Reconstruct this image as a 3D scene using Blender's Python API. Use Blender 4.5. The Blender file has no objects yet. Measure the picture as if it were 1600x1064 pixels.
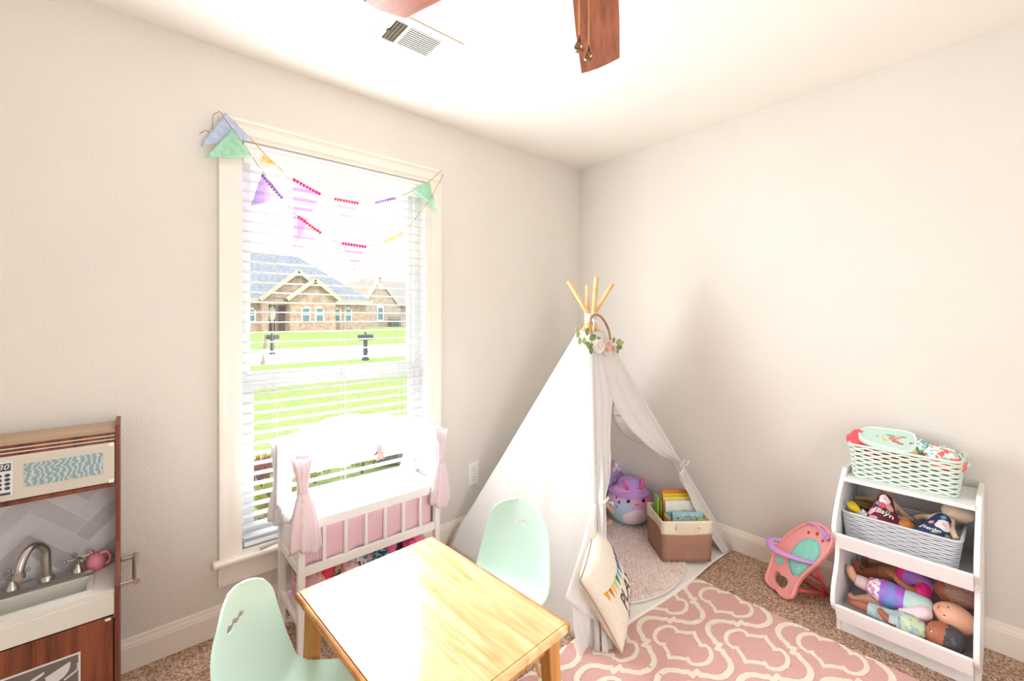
import bpy, bmesh, math, random
from mathutils import Vector, Matrix, noise as mnoise

random.seed(7)
scene = bpy.context.scene
COL = scene.collection
PI = math.pi

# ------------------------------------------------------------------ camera
F_PX, CX, HY, EYE = 681.0, 800.0, 496.0, 1.314          # focal length, principal column, horizon row, eye height
YAW = math.radians(48.88)                                # heading measured from +x (along the window wall)
CAM = Vector((-2.574, -2.168, EYE))
cam_data = bpy.data.cameras.new('camera')
cam_data.sensor_width = 36.0
cam_data.lens = 36.0 * F_PX / 1600.0
cam_data.shift_y = -(532.0 - HY) / 1600.0
cam_data.clip_start = 0.02
cam_data.clip_end = 400
cam = bpy.data.objects.new('camera', cam_data)
COL.objects.link(cam)
cam.location = CAM
cam.rotation_euler = (PI / 2, 0, YAW - PI / 2)
scene.camera = cam

# ------------------------------------------------------------------ world, lights, exposure
world = bpy.data.worlds.new('world')
scene.world = world
world.use_nodes = True
bgn = world.node_tree.nodes['Background']
bgn.inputs[0].default_value = (0.96, 0.98, 1.0, 1)
bgn.inputs[1].default_value = 2.2


def lamp(name, kind, loc, rot, energy, color=(1, 1, 1), **kw):
    d = bpy.data.lights.new(name, kind)
    d.energy = energy
    d.color = color
    for k, v in kw.items():
        setattr(d, k, v)
    o = bpy.data.objects.new(name, d)
    COL.objects.link(o)
    o.location = loc
    o.rotation_euler = rot
    return o


# sun behind this house: lights the lawn and the houses across the street, never enters the window
lamp('sun', 'SUN', (-10, -20, 30), (math.radians(42), 0, math.radians(-25)), 1.6, (1, 0.96, 0.9), angle=0.02)
# added lamps on both sides of the blind boosting the window light, and an added fill lamp in an unseen doorway behind the camera
lamp('window_fill_inside', 'AREA', (-1.77, -0.022, 1.28), (math.radians(-90), 0, 0), 54, (0.945, 0.975, 1.0),
     shape='RECTANGLE', size=0.72, size_y=1.35)  # added lamp on the room side of the blind, brightens the room
lamp('window_fill_outside', 'AREA', (-1.77, 0.6, 1.30), (math.radians(-90), 0, 0), 13, (0.98, 0.99, 1.0),
     shape='RECTANGLE', size=1.5, size_y=2.2)  # added lamp outside the glass, whitens the slats and jamb
lamp('doorway_fill', 'AREA', (-1.9, -3.22, 1.15), (math.radians(90), 0, 0), 29, (0.97, 0.98, 1.0),
     shape='RECTANGLE', size=0.8, size_y=1.9)
vs = scene.view_settings
vs.view_transform = 'Standard'
vs.look = 'None'
vs.exposure = 0.0
vs.gamma = 1.0
vs.use_curve_mapping = False
scene.cycles.use_denoising = True
scene.cycles.max_bounces = 8
scene.cycles.diffuse_bounces = 5
scene.cycles.transparent_max_bounces = 16
scene.cycles.sample_clamp_indirect = 6.0
scene.cycles.caustics_reflective = False
scene.cycles.caustics_refractive = False

# ------------------------------------------------------------------ geometry on known planes
FWD = Vector((math.cos(YAW), math.sin(YAW), 0))
RGT = Vector((math.sin(YAW), -math.cos(YAW), 0))


def sight(px, py):
    return FWD + RGT * ((px - CX) / F_PX) + Vector((0, 0, (HY - py) / F_PX))


def at_x(px, py, x):
    d = sight(px, py)
    return CAM + d * ((x - CAM.x) / d.x)


def at_y(px, py, y):
    d = sight(px, py)
    return CAM + d * ((y - CAM.y) / d.y)


def at_z(px, py, z):
    d = sight(px, py)
    return CAM + d * ((z - CAM.z) / d.z)


def at_d(px, py, t):
    return CAM + sight(px, py) * t


# ------------------------------------------------------------------ object helpers
BASE = {}


def thing(name, label, cat, loc=(0, 0, 0), rotz=0, group=None, kind=None, world_coords=False):
    o = bpy.data.objects.new(name, None)
    o.empty_display_size = 0.05
    COL.objects.link(o)
    o.location = loc
    o.rotation_euler = (0, 0, rotz)
    if label:
        o['label'] = label
    if cat:
        o['category'] = cat
    if group:
        o['group'] = group
    if kind:
        o['kind'] = kind
    BASE[o.name] = Vector(loc) if world_coords else Vector((0, 0, 0))
    return o


def tag(o, label=None, cat=None, group=None, kind=None):
    if label:
        o['label'] = label
    if cat:
        o['category'] = cat
    if group:
        o['group'] = group
    if kind:
        o['kind'] = kind
    return o


def copy_tree(o, parent=None):
    c = o.copy()
    COL.objects.link(c)
    if parent is not None:
        c.parent = parent
    for ch in list(o.children):
        copy_tree(ch, c)
    return c


class MB:
    """collects shapes into one mesh"""

    def __init__(self):
        self.v = []
        self.f = []
        self.mi = []

    def add(self, vs_, fs, mi=0):
        b = len(self.v)
        self.v += [tuple(p) for p in vs_]
        for f in fs:
            self.f.append(tuple(b + i for i in f))
            self.mi.append(mi)
        return self

    def box(self, x0, x1, y0, y1, z0, z1, mi=0):
        x0, x1 = min(x0, x1), max(x0, x1)
        y0, y1 = min(y0, y1), max(y0, y1)
        z0, z1 = min(z0, z1), max(z0, z1)
        v = [(x0, y0, z0), (x1, y0, z0), (x1, y1, z0), (x0, y1, z0), (x0, y0, z1), (x1, y0, z1), (x1, y1, z1), (x0, y1, z1)]
        return self.add(v, [(0, 3, 2, 1), (4, 5, 6, 7), (0, 1, 5, 4), (1, 2, 6, 5), (2, 3, 7, 6), (3, 0, 4, 7)], mi)

    def obox(self, c, a, b, d, mi=0):
        """box from a centre and three half vectors"""
        c, a, b, d = Vector(c), Vector(a), Vector(b), Vector(d)
        v = [c - a - b - d, c + a - b - d, c + a + b - d, c - a + b - d, c - a - b + d, c + a - b + d, c + a + b + d, c - a + b + d]
        fs = [(0, 3, 2, 1), (4, 5, 6, 7), (0, 1, 5, 4), (1, 2, 6, 5), (2, 3, 7, 6), (3, 0, 4, 7)]
        if a.cross(b).dot(d) < 0:
            fs = [tuple(reversed(f)) for f in fs]
        return self.add(v, fs, mi)

    def bar(self, p, q, w, h=None, up=(0, 0, 1), mi=0):
        p, q = Vector(p), Vector(q)
        h = h or w
        d = (q - p)
        n = d.normalized()
        s = n.cross(Vector(up))
        if s.length < 1e-4:
            s = n.cross(Vector((1, 0, 0)))
        s.normalize()
        t = s.cross(n)
        return self.obox((p + q) / 2, d / 2, s * w / 2, t * h / 2, mi)

    def tube(self, pts, r, n=8, closed=False, mi=0, flat=1.0):
        pts = [Vector(p) for p in pts]
        m = len(pts)
        rs = r if isinstance(r, (list, tuple)) else [r] * m
        ring = []
        prev = None
        for i, p in enumerate(pts):
            if closed:
                t = pts[(i + 1) % m] - pts[i - 1]
            else:
                t = pts[min(i + 1, m - 1)] - pts[max(i - 1, 0)]
            if t.length < 1e-9:
                t = Vector((0, 0, 1))
            t.normalize()
            if prev is None:
                a = Vector((0, 0, 1)) if abs(t.z) < 0.9 else Vector((1, 0, 0))
                s = t.cross(a).normalized()
            else:
                s = prev - t * prev.dot(t)
                s = s.normalized() if s.length > 1e-6 else t.orthogonal().normalized()
            prev = s
            u = t.cross(s)
            for k in range(n):
                an = 2 * PI * k / n
                ring.append(p + s * math.cos(an) * rs[i] + u * math.sin(an) * rs[i] * flat)
        fs = []
        for i in range(m if closed else m - 1):
            for k in range(n):
                a, b = i * n + k, i * n + (k + 1) % n
                c, d = ((i + 1) % m) * n + (k + 1) % n, ((i + 1) % m) * n + k
                fs.append((a, b, c, d))
        if not closed:
            fs.append(tuple(reversed(range(n))))
            fs.append(tuple((m - 1) * n + k for k in range(n)))
        return self.add(ring, fs, mi)

    def lathe(self, prof, c=(0, 0, 0), n=20, mi=0, axis=None, sx=1.0, sy=1.0):
        """profile of (radius, height) turned about an axis through c"""
        c = Vector(c)
        q = Vector((0, 0, 1)).rotation_difference(Vector(axis).normalized()) if axis is not None else None
        vs_, fs = [], []
        for (r, z) in prof:
            for k in range(n):
                an = 2 * PI * k / n
                p = Vector((max(r, 1e-5) * math.cos(an) * sx, max(r, 1e-5) * math.sin(an) * sy, z))
                if q is not None:
                    p = q @ p
                vs_.append(c + p)
        for i in range(len(prof) - 1):
            for k in range(n):
                fs.append((i * n + k, i * n + (k + 1) % n, (i + 1) * n + (k + 1) % n, (i + 1) * n + k))
        fs.append(tuple(reversed(range(n))))
        fs.append(tuple((len(prof) - 1) * n + k for k in range(n)))
        return self.add(vs_, fs, mi)

    def ball(self, c, r, ry=None, rz=None, nu=14, nv=9, mi=0, fn=None, rot=None):
        rx = r
        ry = ry or r
        rz = rz or r
        vs_, fs = [], []
        for j in range(nv + 1):
            th = PI * j / nv
            for k in range(nu):
                ph = 2 * PI * k / nu
                d = Vector((math.sin(th) * math.cos(ph), math.sin(th) * math.sin(ph), math.cos(th)))
                p = Vector((d.x * rx, d.y * ry, d.z * rz))
                if fn:
                    p = fn(d, p)
                if rot is not None:
                    p = rot @ p
                vs_.append(Vector(c) + p)
        for j in range(nv):
            for k in range(nu):
                fs.append((j * nu + k, (j + 1) * nu + k, (j + 1) * nu + (k + 1) % nu, j * nu + (k + 1) % nu))
        return self.add(vs_, fs, mi)

    def prism(self, poly, fn, h0, h1, mi=0):
        """polygon (u, v) lifted by fn(u, v, w), closed between w = h0 and w = h1"""
        n = len(poly)
        vs_ = [fn(u, v, h0) for (u, v) in poly] + [fn(u, v, h1) for (u, v) in poly]
        fs = [tuple(reversed(range(n))), tuple(range(n, 2 * n))]
        for i in range(n):
            j = (i + 1) % n
            fs.append((i, j, n + j, n + i))
        return self.add(vs_, fs, mi)

    def grid(self, fn, nu, nv, wrap_u=False, mi=0):
        """fn(a, b) with a, b in 0..1"""
        vs_, fs = [], []
        cu = nu if wrap_u else nu + 1
        for j in range(nv + 1):
            for i in range(cu):
                vs_.append(fn(i / nu, j / nv))
        for j in range(nv):
            for i in range(nu):
                a, b = j * cu + i, j * cu + (i + 1) % cu
                fs.append((a, b, b + cu, a + cu))
        return self.add(vs_, fs, mi)

    def build(self, name, material, parent=None, smooth=False, bevel=0.0, solid=0.0, subsurf=0, offset=0.0, auto=None):
        b = Vector((0, 0, 0))
        if parent is not None:
            r = parent
            while r.parent is not None:
                r = r.parent
            b = BASE.get(r.name, b)
        me = bpy.data.meshes.new(name)
        me.from_pydata([(p[0] - b.x, p[1] - b.y, p[2] - b.z) for p in self.v], [], self.f)
        bm = bmesh.new()
        bm.from_mesh(me)
        bmesh.ops.recalc_face_normals(bm, faces=bm.faces)
        bm.to_mesh(me)
        bm.free()
        for m_ in (material if isinstance(material, (list, tuple)) else [material]):
            me.materials.append(m_)
        if isinstance(material, (list, tuple)):
            for p, i in zip(me.polygons, self.mi):
                p.material_index = i
        if smooth:
            me.polygons.foreach_set('use_smooth', [True] * len(me.polygons))
            if auto:
                me.set_sharp_from_angle(angle=math.radians(auto))
        me.update()
        o = bpy.data.objects.new(name, me)
        COL.objects.link(o)
        if parent is not None:
            o.parent = parent
        if solid:
            md = o.modifiers.new('solid', 'SOLIDIFY')
            md.thickness = solid
            md.offset = offset
        if subsurf:
            md = o.modifiers.new('sub', 'SUBSURF')
            md.levels = md.render_levels = subsurf
        if bevel:
            md = o.modifiers.new('bevel', 'BEVEL')
            md.width = bevel
            md.segments = 2
            md.limit_method = 'ANGLE'
            md.angle_limit = math.radians(40)
        return o

    def solo(self, name, material, label, cat, group=None, **kw):
        """a thing that is one mesh: origin at the middle of its underside"""
        o = self.build(name, material, None, **kw)
        xs = [p[0] for p in self.v]
        ys = [p[1] for p in self.v]
        z0 = min(p[2] for p in self.v)
        c = Vector(((min(xs) + max(xs)) / 2, (min(ys) + max(ys)) / 2, z0))
        o.data.transform(Matrix.Translation(-c))
        o.location = c
        return tag(o, label, cat, group)


def struct(mb, name, material, parent=None, **kw):
    o = mb.build(name, material, parent, **kw)
    if parent is None:
        o['kind'] = 'structure'
    return o


def bake(o):
    """replace an object's modifiers by their result"""
    dg = bpy.context.evaluated_depsgraph_get()
    me = bpy.data.meshes.new_from_object(o.evaluated_get(dg), depsgraph=dg)
    o.modifiers.clear()
    old = o.data
    o.data = me
    bpy.data.meshes.remove(old)
    return o


def text_mesh(body, size, extrude=0.0008, shear=0.0, align='LEFT', space=1.0, offset=0.0):
    """letters as plain vertex and face lists in the xy plane"""
    cu = bpy.data.curves.new('letters', 'FONT')
    cu.body = body
    cu.size = size
    cu.extrude = extrude
    cu.shear = shear
    cu.align_x = align
    cu.space_character = space
    cu.offset = offset
    cu.resolution_u = 3
    ob = bpy.data.objects.new('letters', cu)
    COL.objects.link(ob)
    dg = bpy.context.evaluated_depsgraph_get()
    me = bpy.data.meshes.new_from_object(ob.evaluated_get(dg), depsgraph=dg)
    vs_ = [v.co.copy() for v in me.vertices]
    fs = [tuple(p.vertices) for p in me.polygons]
    bpy.data.objects.remove(ob)
    bpy.data.curves.remove(cu)
    bpy.data.meshes.remove(me)
    return vs_, fs


def smooth_path(pts, n=6, closed=False):
    """Catmull-Rom through points"""
    pts = [Vector(p) for p in pts]
    m = len(pts)
    out = []
    for i in range(m if closed else m - 1):
        if closed:
            p0, p1, p2, p3 = pts[i - 1], pts[i], pts[(i + 1) % m], pts[(i + 2) % m]
        else:
            p0, p1, p2, p3 = pts[max(i - 1, 0)], pts[i], pts[i + 1], pts[min(i + 2, m - 1)]
        for k in range(n):
            t = k / n
            out.append(0.5 * ((2 * p1) + (p2 - p0) * t + (2 * p0 - 5 * p1 + 4 * p2 - p3) * t * t + (3 * p1 - p0 - 3 * p2 + p3) * t ** 3))
    if not closed:
        out.append(pts[-1])
    return out


def smooth2(pts, n=5, closed=True):
    return [(p.x, p.y) for p in smooth_path([(a, b, 0) for a, b in pts], n, closed)]


# ------------------------------------------------------------------ materials
MAT = {}


def node(nt, kind, **kw):
    n = nt.nodes.new(kind)
    for k, v in kw.items():
        if hasattr(n, k):
            setattr(n, k, v)
    return n


def ramp_node(nt, stops, interp='LINEAR'):
    r = nt.nodes.new('ShaderNodeValToRGB')
    r.color_ramp.interpolation = interp
    el = r.color_ramp.elements
    while len(el) < len(stops):
        el.new(0.5)
    for e, (p, c) in zip(el, stops):
        e.position = p
        e.color = (c[0], c[1], c[2], 1)
    return r


def srgb(r, g, b):
    def f(c):
        c /= 255.0
        return c / 12.92 if c <= 0.04045 else ((c + 0.055) / 1.055) ** 2.4
    return (f(r), f(g), f(b))


def mat(name, col, rough=0.6, var=0.0, vscale=6.0, bump=0.0, bscale=80.0, spec=0.4, metal=0.0, coat=0.0, glow=0.0,
        through=0.0, clear=0.0, col2=None, detail=3.0, sss=0.0, bdist=0.004, sheen=0.0):
    """principled surface with noise in colour and relief; through = light let through, clear = see-through share"""
    if name in MAT:
        return MAT[name]
    m = bpy.data.materials.new(name)
    m.use_nodes = True
    nt = m.node_tree
    b = nt.nodes['Principled BSDF']
    b.inputs['Roughness'].default_value = rough
    b.inputs['Metallic'].default_value = metal
    b.inputs['Specular IOR Level'].default_value = spec
    if coat:
        b.inputs['Coat Weight'].default_value = coat
        b.inputs['Coat Roughness'].default_value = 0.12
    if sheen:
        b.inputs['Sheen Weight'].default_value = sheen
    if sss:
        b.inputs['Subsurface Weight'].default_value = sss
        b.inputs['Subsurface Radius'].default_value = (0.02, 0.008, 0.005)
        b.inputs['Subsurface Scale'].default_value = 0.3
    tc = node(nt, 'ShaderNodeTexCoord')
    if var or col2:
        n1 = node(nt, 'ShaderNodeTexNoise')
        n1.inputs['Scale'].default_value = vscale
        n1.inputs['Detail'].default_value = detail
        nt.links.new(tc.outputs['Object'], n1.inputs['Vector'])
        c2 = col2 or tuple(min(1, c * (1 + var)) for c in col)
        c1 = col if col2 else tuple(c * (1 - var) for c in col)
        r = ramp_node(nt, [(0.35, c1), (0.65, c2)])
        nt.links.new(n1.outputs['Fac'], r.inputs['Fac'])
        nt.links.new(r.outputs['Color'], b.inputs['Base Color'])
        colout = r.outputs['Color']
    else:
        b.inputs['Base Color'].default_value = (*col, 1)
        colout = None
    if bump:
        n2 = node(nt, 'ShaderNodeTexNoise')
        n2.inputs['Scale'].default_value = bscale
        n2.inputs['Detail'].default_value = 2
        nt.links.new(tc.outputs['Object'], n2.inputs['Vector'])
        bp = node(nt, 'ShaderNodeBump')
        bp.inputs['Strength'].default_value = bump
        bp.inputs['Distance'].default_value = bdist
        nt.links.new(n2.outputs['Fac'], bp.inputs['Height'])
        nt.links.new(bp.outputs['Normal'], b.inputs['Normal'])
    out = nt.nodes['Material Output']
    shader = b.outputs['BSDF']
    if glow:
        b.inputs['Emission Color'].default_value = (*col, 1)
        b.inputs['Emission Strength'].default_value = glow
    if through:
        tr = node(nt, 'ShaderNodeBsdfTranslucent')
        if colout:
            nt.links.new(colout, tr.inputs['Color'])
        else:
            tr.inputs['Color'].default_value = (*col, 1)
        mx = node(nt, 'ShaderNodeMixShader')
        mx.inputs[0].default_value = through
        nt.links.new(shader, mx.inputs[1])
        nt.links.new(tr.outputs[0], mx.inputs[2])
        shader = mx.outputs[0]
    if clear:
        tp = node(nt, 'ShaderNodeBsdfTransparent')
        mx = node(nt, 'ShaderNodeMixShader')
        mx.inputs[0].default_value = clear
        nt.links.new(shader, mx.inputs[1])
        nt.links.new(tp.outputs[0], mx.inputs[2])
        shader = mx.outputs[0]
    nt.links.new(shader, out.inputs['Surface'])
    MAT[name] = m
    return m


def wood(name, c1, c2, scale=(1, 1, 1), rough=0.4, rings=9.0, coat=0.0, dist=4.0, bump=0.05):
    if name in MAT:
        return MAT[name]
    m = mat(name, c1, rough, coat=coat)
    nt = m.node_tree
    b = nt.nodes['Principled BSDF']
    tc = node(nt, 'ShaderNodeTexCoord')
    mp = node(nt, 'ShaderNodeMapping')
    mp.inputs['Scale'].default_value = scale
    nt.links.new(tc.outputs['Object'], mp.inputs['Vector'])
    n1 = node(nt, 'ShaderNodeTexNoise')
    n1.inputs['Scale'].default_value = rings
    n1.inputs['Detail'].default_value = 6
    n1.inputs['Distortion'].default_value = dist * 0.15
    n2 = node(nt, 'ShaderNodeTexNoise')
    n2.inputs['Scale'].default_value = rings * 5
    n2.inputs['Detail'].default_value = 3
    nt.links.new(mp.outputs[0], n1.inputs['Vector'])
    nt.links.new(mp.outputs[0], n2.inputs['Vector'])
    ma = node(nt, 'ShaderNodeMath', operation='MULTIPLY_ADD')
    ma.inputs[1].default_value = 0.35
    nt.links.new(n2.outputs['Fac'], ma.inputs[0])
    nt.links.new(n1.outputs['Fac'], ma.inputs[2])
    r = ramp_node(nt, [(0.45, c1), (0.85, c2)])
    nt.links.new(ma.outputs[0], r.inputs['Fac'])
    nt.links.new(r.outputs['Color'], b.inputs['Base Color'])
    bp = node(nt, 'ShaderNodeBump')
    bp.inputs['Strength'].default_value = bump
    bp.inputs['Distance'].default_value = 0.002
    nt.links.new(ma.outputs[0], bp.inputs['Height'])
    nt.links.new(bp.outputs['Normal'], b.inputs['Normal'])
    return m


def checks(name, c1, c2, size=0.006, rough=0.8, through=0.0):
    """woven gingham: a light, a middle and a full square"""
    if name in MAT:
        return MAT[name]
    m = mat(name, c1, rough, through=through)
    nt = m.node_tree
    b = nt.nodes['Principled BSDF']
    tc = node(nt, 'ShaderNodeTexCoord')
    sp = node(nt, 'ShaderNodeSeparateXYZ')
    nt.links.new(tc.outputs['Object'], sp.inputs[0])
    xy = node(nt, 'ShaderNodeMath', operation='ADD')
    nt.links.new(sp.outputs['X'], xy.inputs[0])
    nt.links.new(sp.outputs['Y'], xy.inputs[1])
    tot = node(nt, 'ShaderNodeMath', operation='ADD')
    for i, src in enumerate((xy.outputs[0], sp.outputs['Z'])):
        a = node(nt, 'ShaderNodeMath', operation='MULTIPLY')
        a.inputs[1].default_value = 1.0 / (2 * size)
        nt.links.new(src, a.inputs[0])
        fr = node(nt, 'ShaderNodeMath', operation='FRACT')
        nt.links.new(a.outputs[0], fr.inputs[0])
        gt = node(nt, 'ShaderNodeMath', operation='GREATER_THAN')
        gt.inputs[1].default_value = 0.5
        nt.links.new(fr.outputs[0], gt.inputs[0])
        nt.links.new(gt.outputs[0], tot.inputs[i])
    hf = node(nt, 'ShaderNodeMath', operation='MULTIPLY')
    hf.inputs[1].default_value = 0.5
    nt.links.new(tot.outputs[0], hf.inputs[0])
    r = ramp_node(nt, [(0.0, c1), (1.0, c2)])
    nt.links.new(hf.outputs[0], r.inputs['Fac'])
    nt.links.new(r.outputs['Color'], b.inputs['Base Color'])
    return m


def spots(name, cols, scale=60.0, rough=0.8, through=0.0):
    """printed cloth: voronoi cells in several colours"""
    if name in MAT:
        return MAT[name]
    m = mat(name, cols[0], rough, through=through)
    nt = m.node_tree
    b = nt.nodes['Principled BSDF']
    tc = node(nt, 'ShaderNodeTexCoord')
    vo = node(nt, 'ShaderNodeTexVoronoi')
    vo.inputs['Scale'].default_value = scale
    nt.links.new(tc.outputs['Object'], vo.inputs['Vector'])
    sp = node(nt, 'ShaderNodeSeparateColor')
    nt.links.new(vo.outputs['Color'], sp.inputs[0])
    n = len(cols)
    r = ramp_node(nt, [(i / n, c) for i, c in enumerate(cols)], 'CONSTANT')
    nt.links.new(sp.outputs[0], r.inputs['Fac'])
    nt.links.new(r.outputs['Color'], b.inputs['Base Color'])
    return m


WALL = mat('wall_paint', srgb(228, 223, 216), 0.75, var=0.012, vscale=3, bump=0.4, bscale=125, spec=0.25, bdist=0.004)
CEIL = mat('ceiling_paint', srgb(244, 240, 232), 0.8, var=0.01, vscale=3, bump=0.3, bscale=110, spec=0.2)
TRIM = mat('trim_paint', srgb(244, 236, 226), 0.4, spec=0.4, var=0.01, vscale=5)
WHITE = mat('white_paint', srgb(243, 242, 240), 0.4, var=0.008, vscale=9)
VINYL = mat('white_vinyl', srgb(246, 246, 246), 0.35, var=0.005)

# ================================================================== the room
RX0, RY0, CEILZ = -3.73, -3.19, 2.44
OX0, OX1, OZ0, OZ1 = -2.222, -1.32, 0.312, 2.077            # window opening
T = 0.16

CARPET = bpy.data.materials.new('carpet')
CARPET.use_nodes = True
nt = CARPET.node_tree
b = nt.nodes['Principled BSDF']
b.inputs['Roughness'].default_value = 0.95
b.inputs['Specular IOR Level'].default_value = 0.1
tc = node(nt, 'ShaderNodeTexCoord')
vo = node(nt, 'ShaderNodeTexVoronoi')
vo.inputs['Scale'].default_value = 170
no = node(nt, 'ShaderNodeTexNoise')
no.inputs['Scale'].default_value = 120
no.inputs['Detail'].default_value = 4
nt.links.new(tc.outputs['Object'], vo.inputs['Vector'])
nt.links.new(tc.outputs['Object'], no.inputs['Vector'])
sp = node(nt, 'ShaderNodeSeparateColor')
nt.links.new(vo.outputs['Color'], sp.inputs[0])
ad = node(nt, 'ShaderNodeMath', operation='MULTIPLY_ADD')
ad.inputs[1].default_value = 0.5
ad.use_clamp = False
nt.links.new(sp.outputs[0], ad.inputs[0])
hf = node(nt, 'ShaderNodeMath', operation='MULTIPLY')
hf.inputs[1].default_value = 0.5
nt.links.new(no.outputs['Fac'], hf.inputs[0])
nt.links.new(hf.outputs[0], ad.inputs[2])
rp = ramp_node(nt, [(0.2, srgb(126, 96, 78)), (0.5, srgb(182, 150, 128)), (0.78, srgb(226, 200, 178))])
nt.links.new(ad.outputs[0], rp.inputs['Fac'])
nt.links.new(rp.outputs['Color'], b.inputs['Base Color'])
bp_ = node(nt, 'ShaderNodeBump')
bp_.inputs['Strength'].default_value = 0.9
bp_.inputs['Distance'].default_value = 0.006
nt.links.new(ad.outputs[0], bp_.inputs['Height'])
nt.links.new(bp_.outputs['Normal'], b.inputs['Normal'])

struct(MB().box(RX0, 0, RY0, 0, -0.1, 0), 'floor', CARPET)
struct(MB().box(RX0 - 0.15, 0.15, RY0 - 0.15, 0.16, CEILZ, CEILZ + 0.15), 'ceiling', CEIL)
m_ = MB()
m_.box(RX0 - 0.15, OX0, 0, T, -0.1, CEILZ).box(OX1, 0.15, 0, T, -0.1, CEILZ)
m_.box(OX0, OX1, 0, T, -0.1, OZ0 - 0.012).box(OX0, OX1, 0, T, OZ1, CEILZ)
struct(m_, 'wall_window', WALL)
struct(MB().box(0, 0.15, RY0 - 0.15, 0, -0.1, CEILZ), 'wall_right', WALL)
struct(MB().box(RX0 - 0.15, RX0, RY0 - 0.15, 0, -0.1, CEILZ), 'wall_left', WALL)
DX0, DX1, DZ = -2.31, -1.49, 2.03
m_ = MB()
m_.box(RX0, DX0, RY0 - 0.12, RY0, -0.1, CEILZ).box(DX1, 0, RY0 - 0.12, RY0, -0.1, CEILZ).box(DX0, DX1, RY0 - 0.12, RY0, DZ, CEILZ)
struct(m_, 'wall_back', WALL)
d = thing('door_1', None, None, ((DX0 + DX1) / 2, RY0, 0), world_coords=True, kind='structure')  # unseen doorway, added to hold the fill lamp
MB().box(DX0 - 0.08, DX0, RY0, RY0 + 0.02, 0, DZ + 0.08).build('door_casing', TRIM, d, bevel=0.004)
MB().box(DX1, DX1 + 0.08, RY0, RY0 + 0.02, 0, DZ + 0.08).build('door_casing', TRIM, d, bevel=0.004)
MB().box(DX0, DX1, RY0, RY0 + 0.02, DZ, DZ + 0.08).build('door_casing', TRIM, d, bevel=0.004)
# the unseen hall beyond the added doorway
m_ = MB()
m_.box(-2.8, -1.0, RY0 - 1.1, RY0 - 0.12, -0.1, 0).box(-2.9, -0.9, RY0 - 1.2, RY0 - 1.1, -0.1, CEILZ)
m_.box(-2.9, -2.8, RY0 - 1.1, RY0 - 0.12, -0.1, CEILZ).box(-1.0, -0.9, RY0 - 1.1, RY0 - 0.15, -0.1, CEILZ)
m_.box(-2.9, -0.9, RY0 - 1.2, RY0 - 0.15, CEILZ, CEILZ + 0.1)
struct(m_, 'wall_hall', WALL)


def baseboard(name, p, q, inward):
    """moulded skirting swept from p to q; inward points into the room"""
    prof = [(0, 0), (0.014, 0), (0.014, 0.085), (0.012, 0.092), (0.012, 0.096), (0.008, 0.104), (0.006, 0.115), (0, 0.118)]
    p, q, w = Vector(p), Vector(q), Vector(inward)
    mb = MB()
    n = len(prof)
    vs_ = [p + w * a + Vector((0, 0, h)) for a, h in prof] + [q + w * a + Vector((0, 0, h)) for a, h in prof]
    fs = [tuple(range(n)), tuple(reversed(range(n, 2 * n)))] + [(i, (i + 1) % n, n + (i + 1) % n, n + i) for i in range(n)]
    mb.add(vs_, fs)
    struct(mb, name, TRIM)


baseboard('baseboard_window', (RX0, 0, 0), (0, 0, 0), (0, -1, 0))
baseboard('baseboard_right', (0, RY0, 0), (0, -0.014, 0), (-1, 0, 0))
baseboard('baseboard_left', (RX0, RY0, 0), (RX0, -0.014, 0), (1, 0, 0))
baseboard('baseboard_back', (RX0 + 0.014, RY0, 0), (DX0 - 0.08, RY0, 0), (0, 1, 0))
baseboard('baseboard_back_right', (DX1 + 0.08, RY0, 0), (-0.014, RY0, 0), (0, 1, 0))

# ------------------------------------------------------------------ window
GLASS = mat('window_glass', (1, 1, 1), 0.02, clear=0.96)
win = thing('window_1', None, None, ((OX0 + OX1) / 2, 0, OZ0), world_coords=True, kind='structure')
CW = 0.082


def casing(mb, p, q, inn):
    """stepped casing board: flat band with a raised outer bead and an inner step"""
    p, q, inn = Vector(p), Vector(q), Vector(inn)
    d_ = q - p
    ext = Vector((0, 0, 0))
    for a0, a1, th in ((0, 0.014, 0.026), (0.014, 0.022, 0.021), (0.022, 0.062, 0.018), (0.062, 0.07, 0.014), (0.07, CW, 0.011)):
        c0, c1 = p + inn * a0, p + inn * a1
        c = (c0 + c1) / 2 + d_ / 2 + Vector((0, -th / 2, 0))
        mb.obox(c, d_ / 2, (c1 - c0) / 2, Vector((0, th / 2, 0)))
    return mb


casing(MB(), (OX0 - CW + 0.002, 0, OZ0), (OX0 - CW + 0.002, 0, OZ1 - 0.003), (1, 0, 0)).build('casing', TRIM, win)
casing(MB(), (OX1 + CW - 0.002, 0, OZ0), (OX1 + CW - 0.002, 0, OZ1 - 0.003), (-1, 0, 0)).build('casing', TRIM, win)
casing(MB(), (OX0 - CW + 0.002, 0, OZ1 + CW - 0.004), (OX1 + CW - 0.002, 0, OZ1 + CW - 0.004), (0, 0, -1)).build('casing', TRIM, win)
MB().box(OX0 - CW - 0.022, OX1 + CW + 0.022, -0.052, -0.001, OZ0 - 0.024, OZ0 - 0.0005).build('window_sill', TRIM, win, bevel=0.008)
MB().box(OX0 + 0.0005, OX1 - 0.0005, -0.0008, 0.155, OZ0 - 0.0115, OZ0 - 0.0008).build('window_sill', TRIM, win)
m_ = MB()
m_.box(OX0 - CW, OX1 + CW, -0.017, -0.0005, 0.212, OZ0 - 0.045).box(OX0 - CW, OX1 + CW, -0.023, -0.0005, 0.2, 0.212).box(OX0 - CW, OX1 + CW, -0.022, -0.0005, OZ0 - 0.045, OZ0 - 0.0245)
m_.build('apron', TRIM, win)
m_ = MB()
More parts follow.
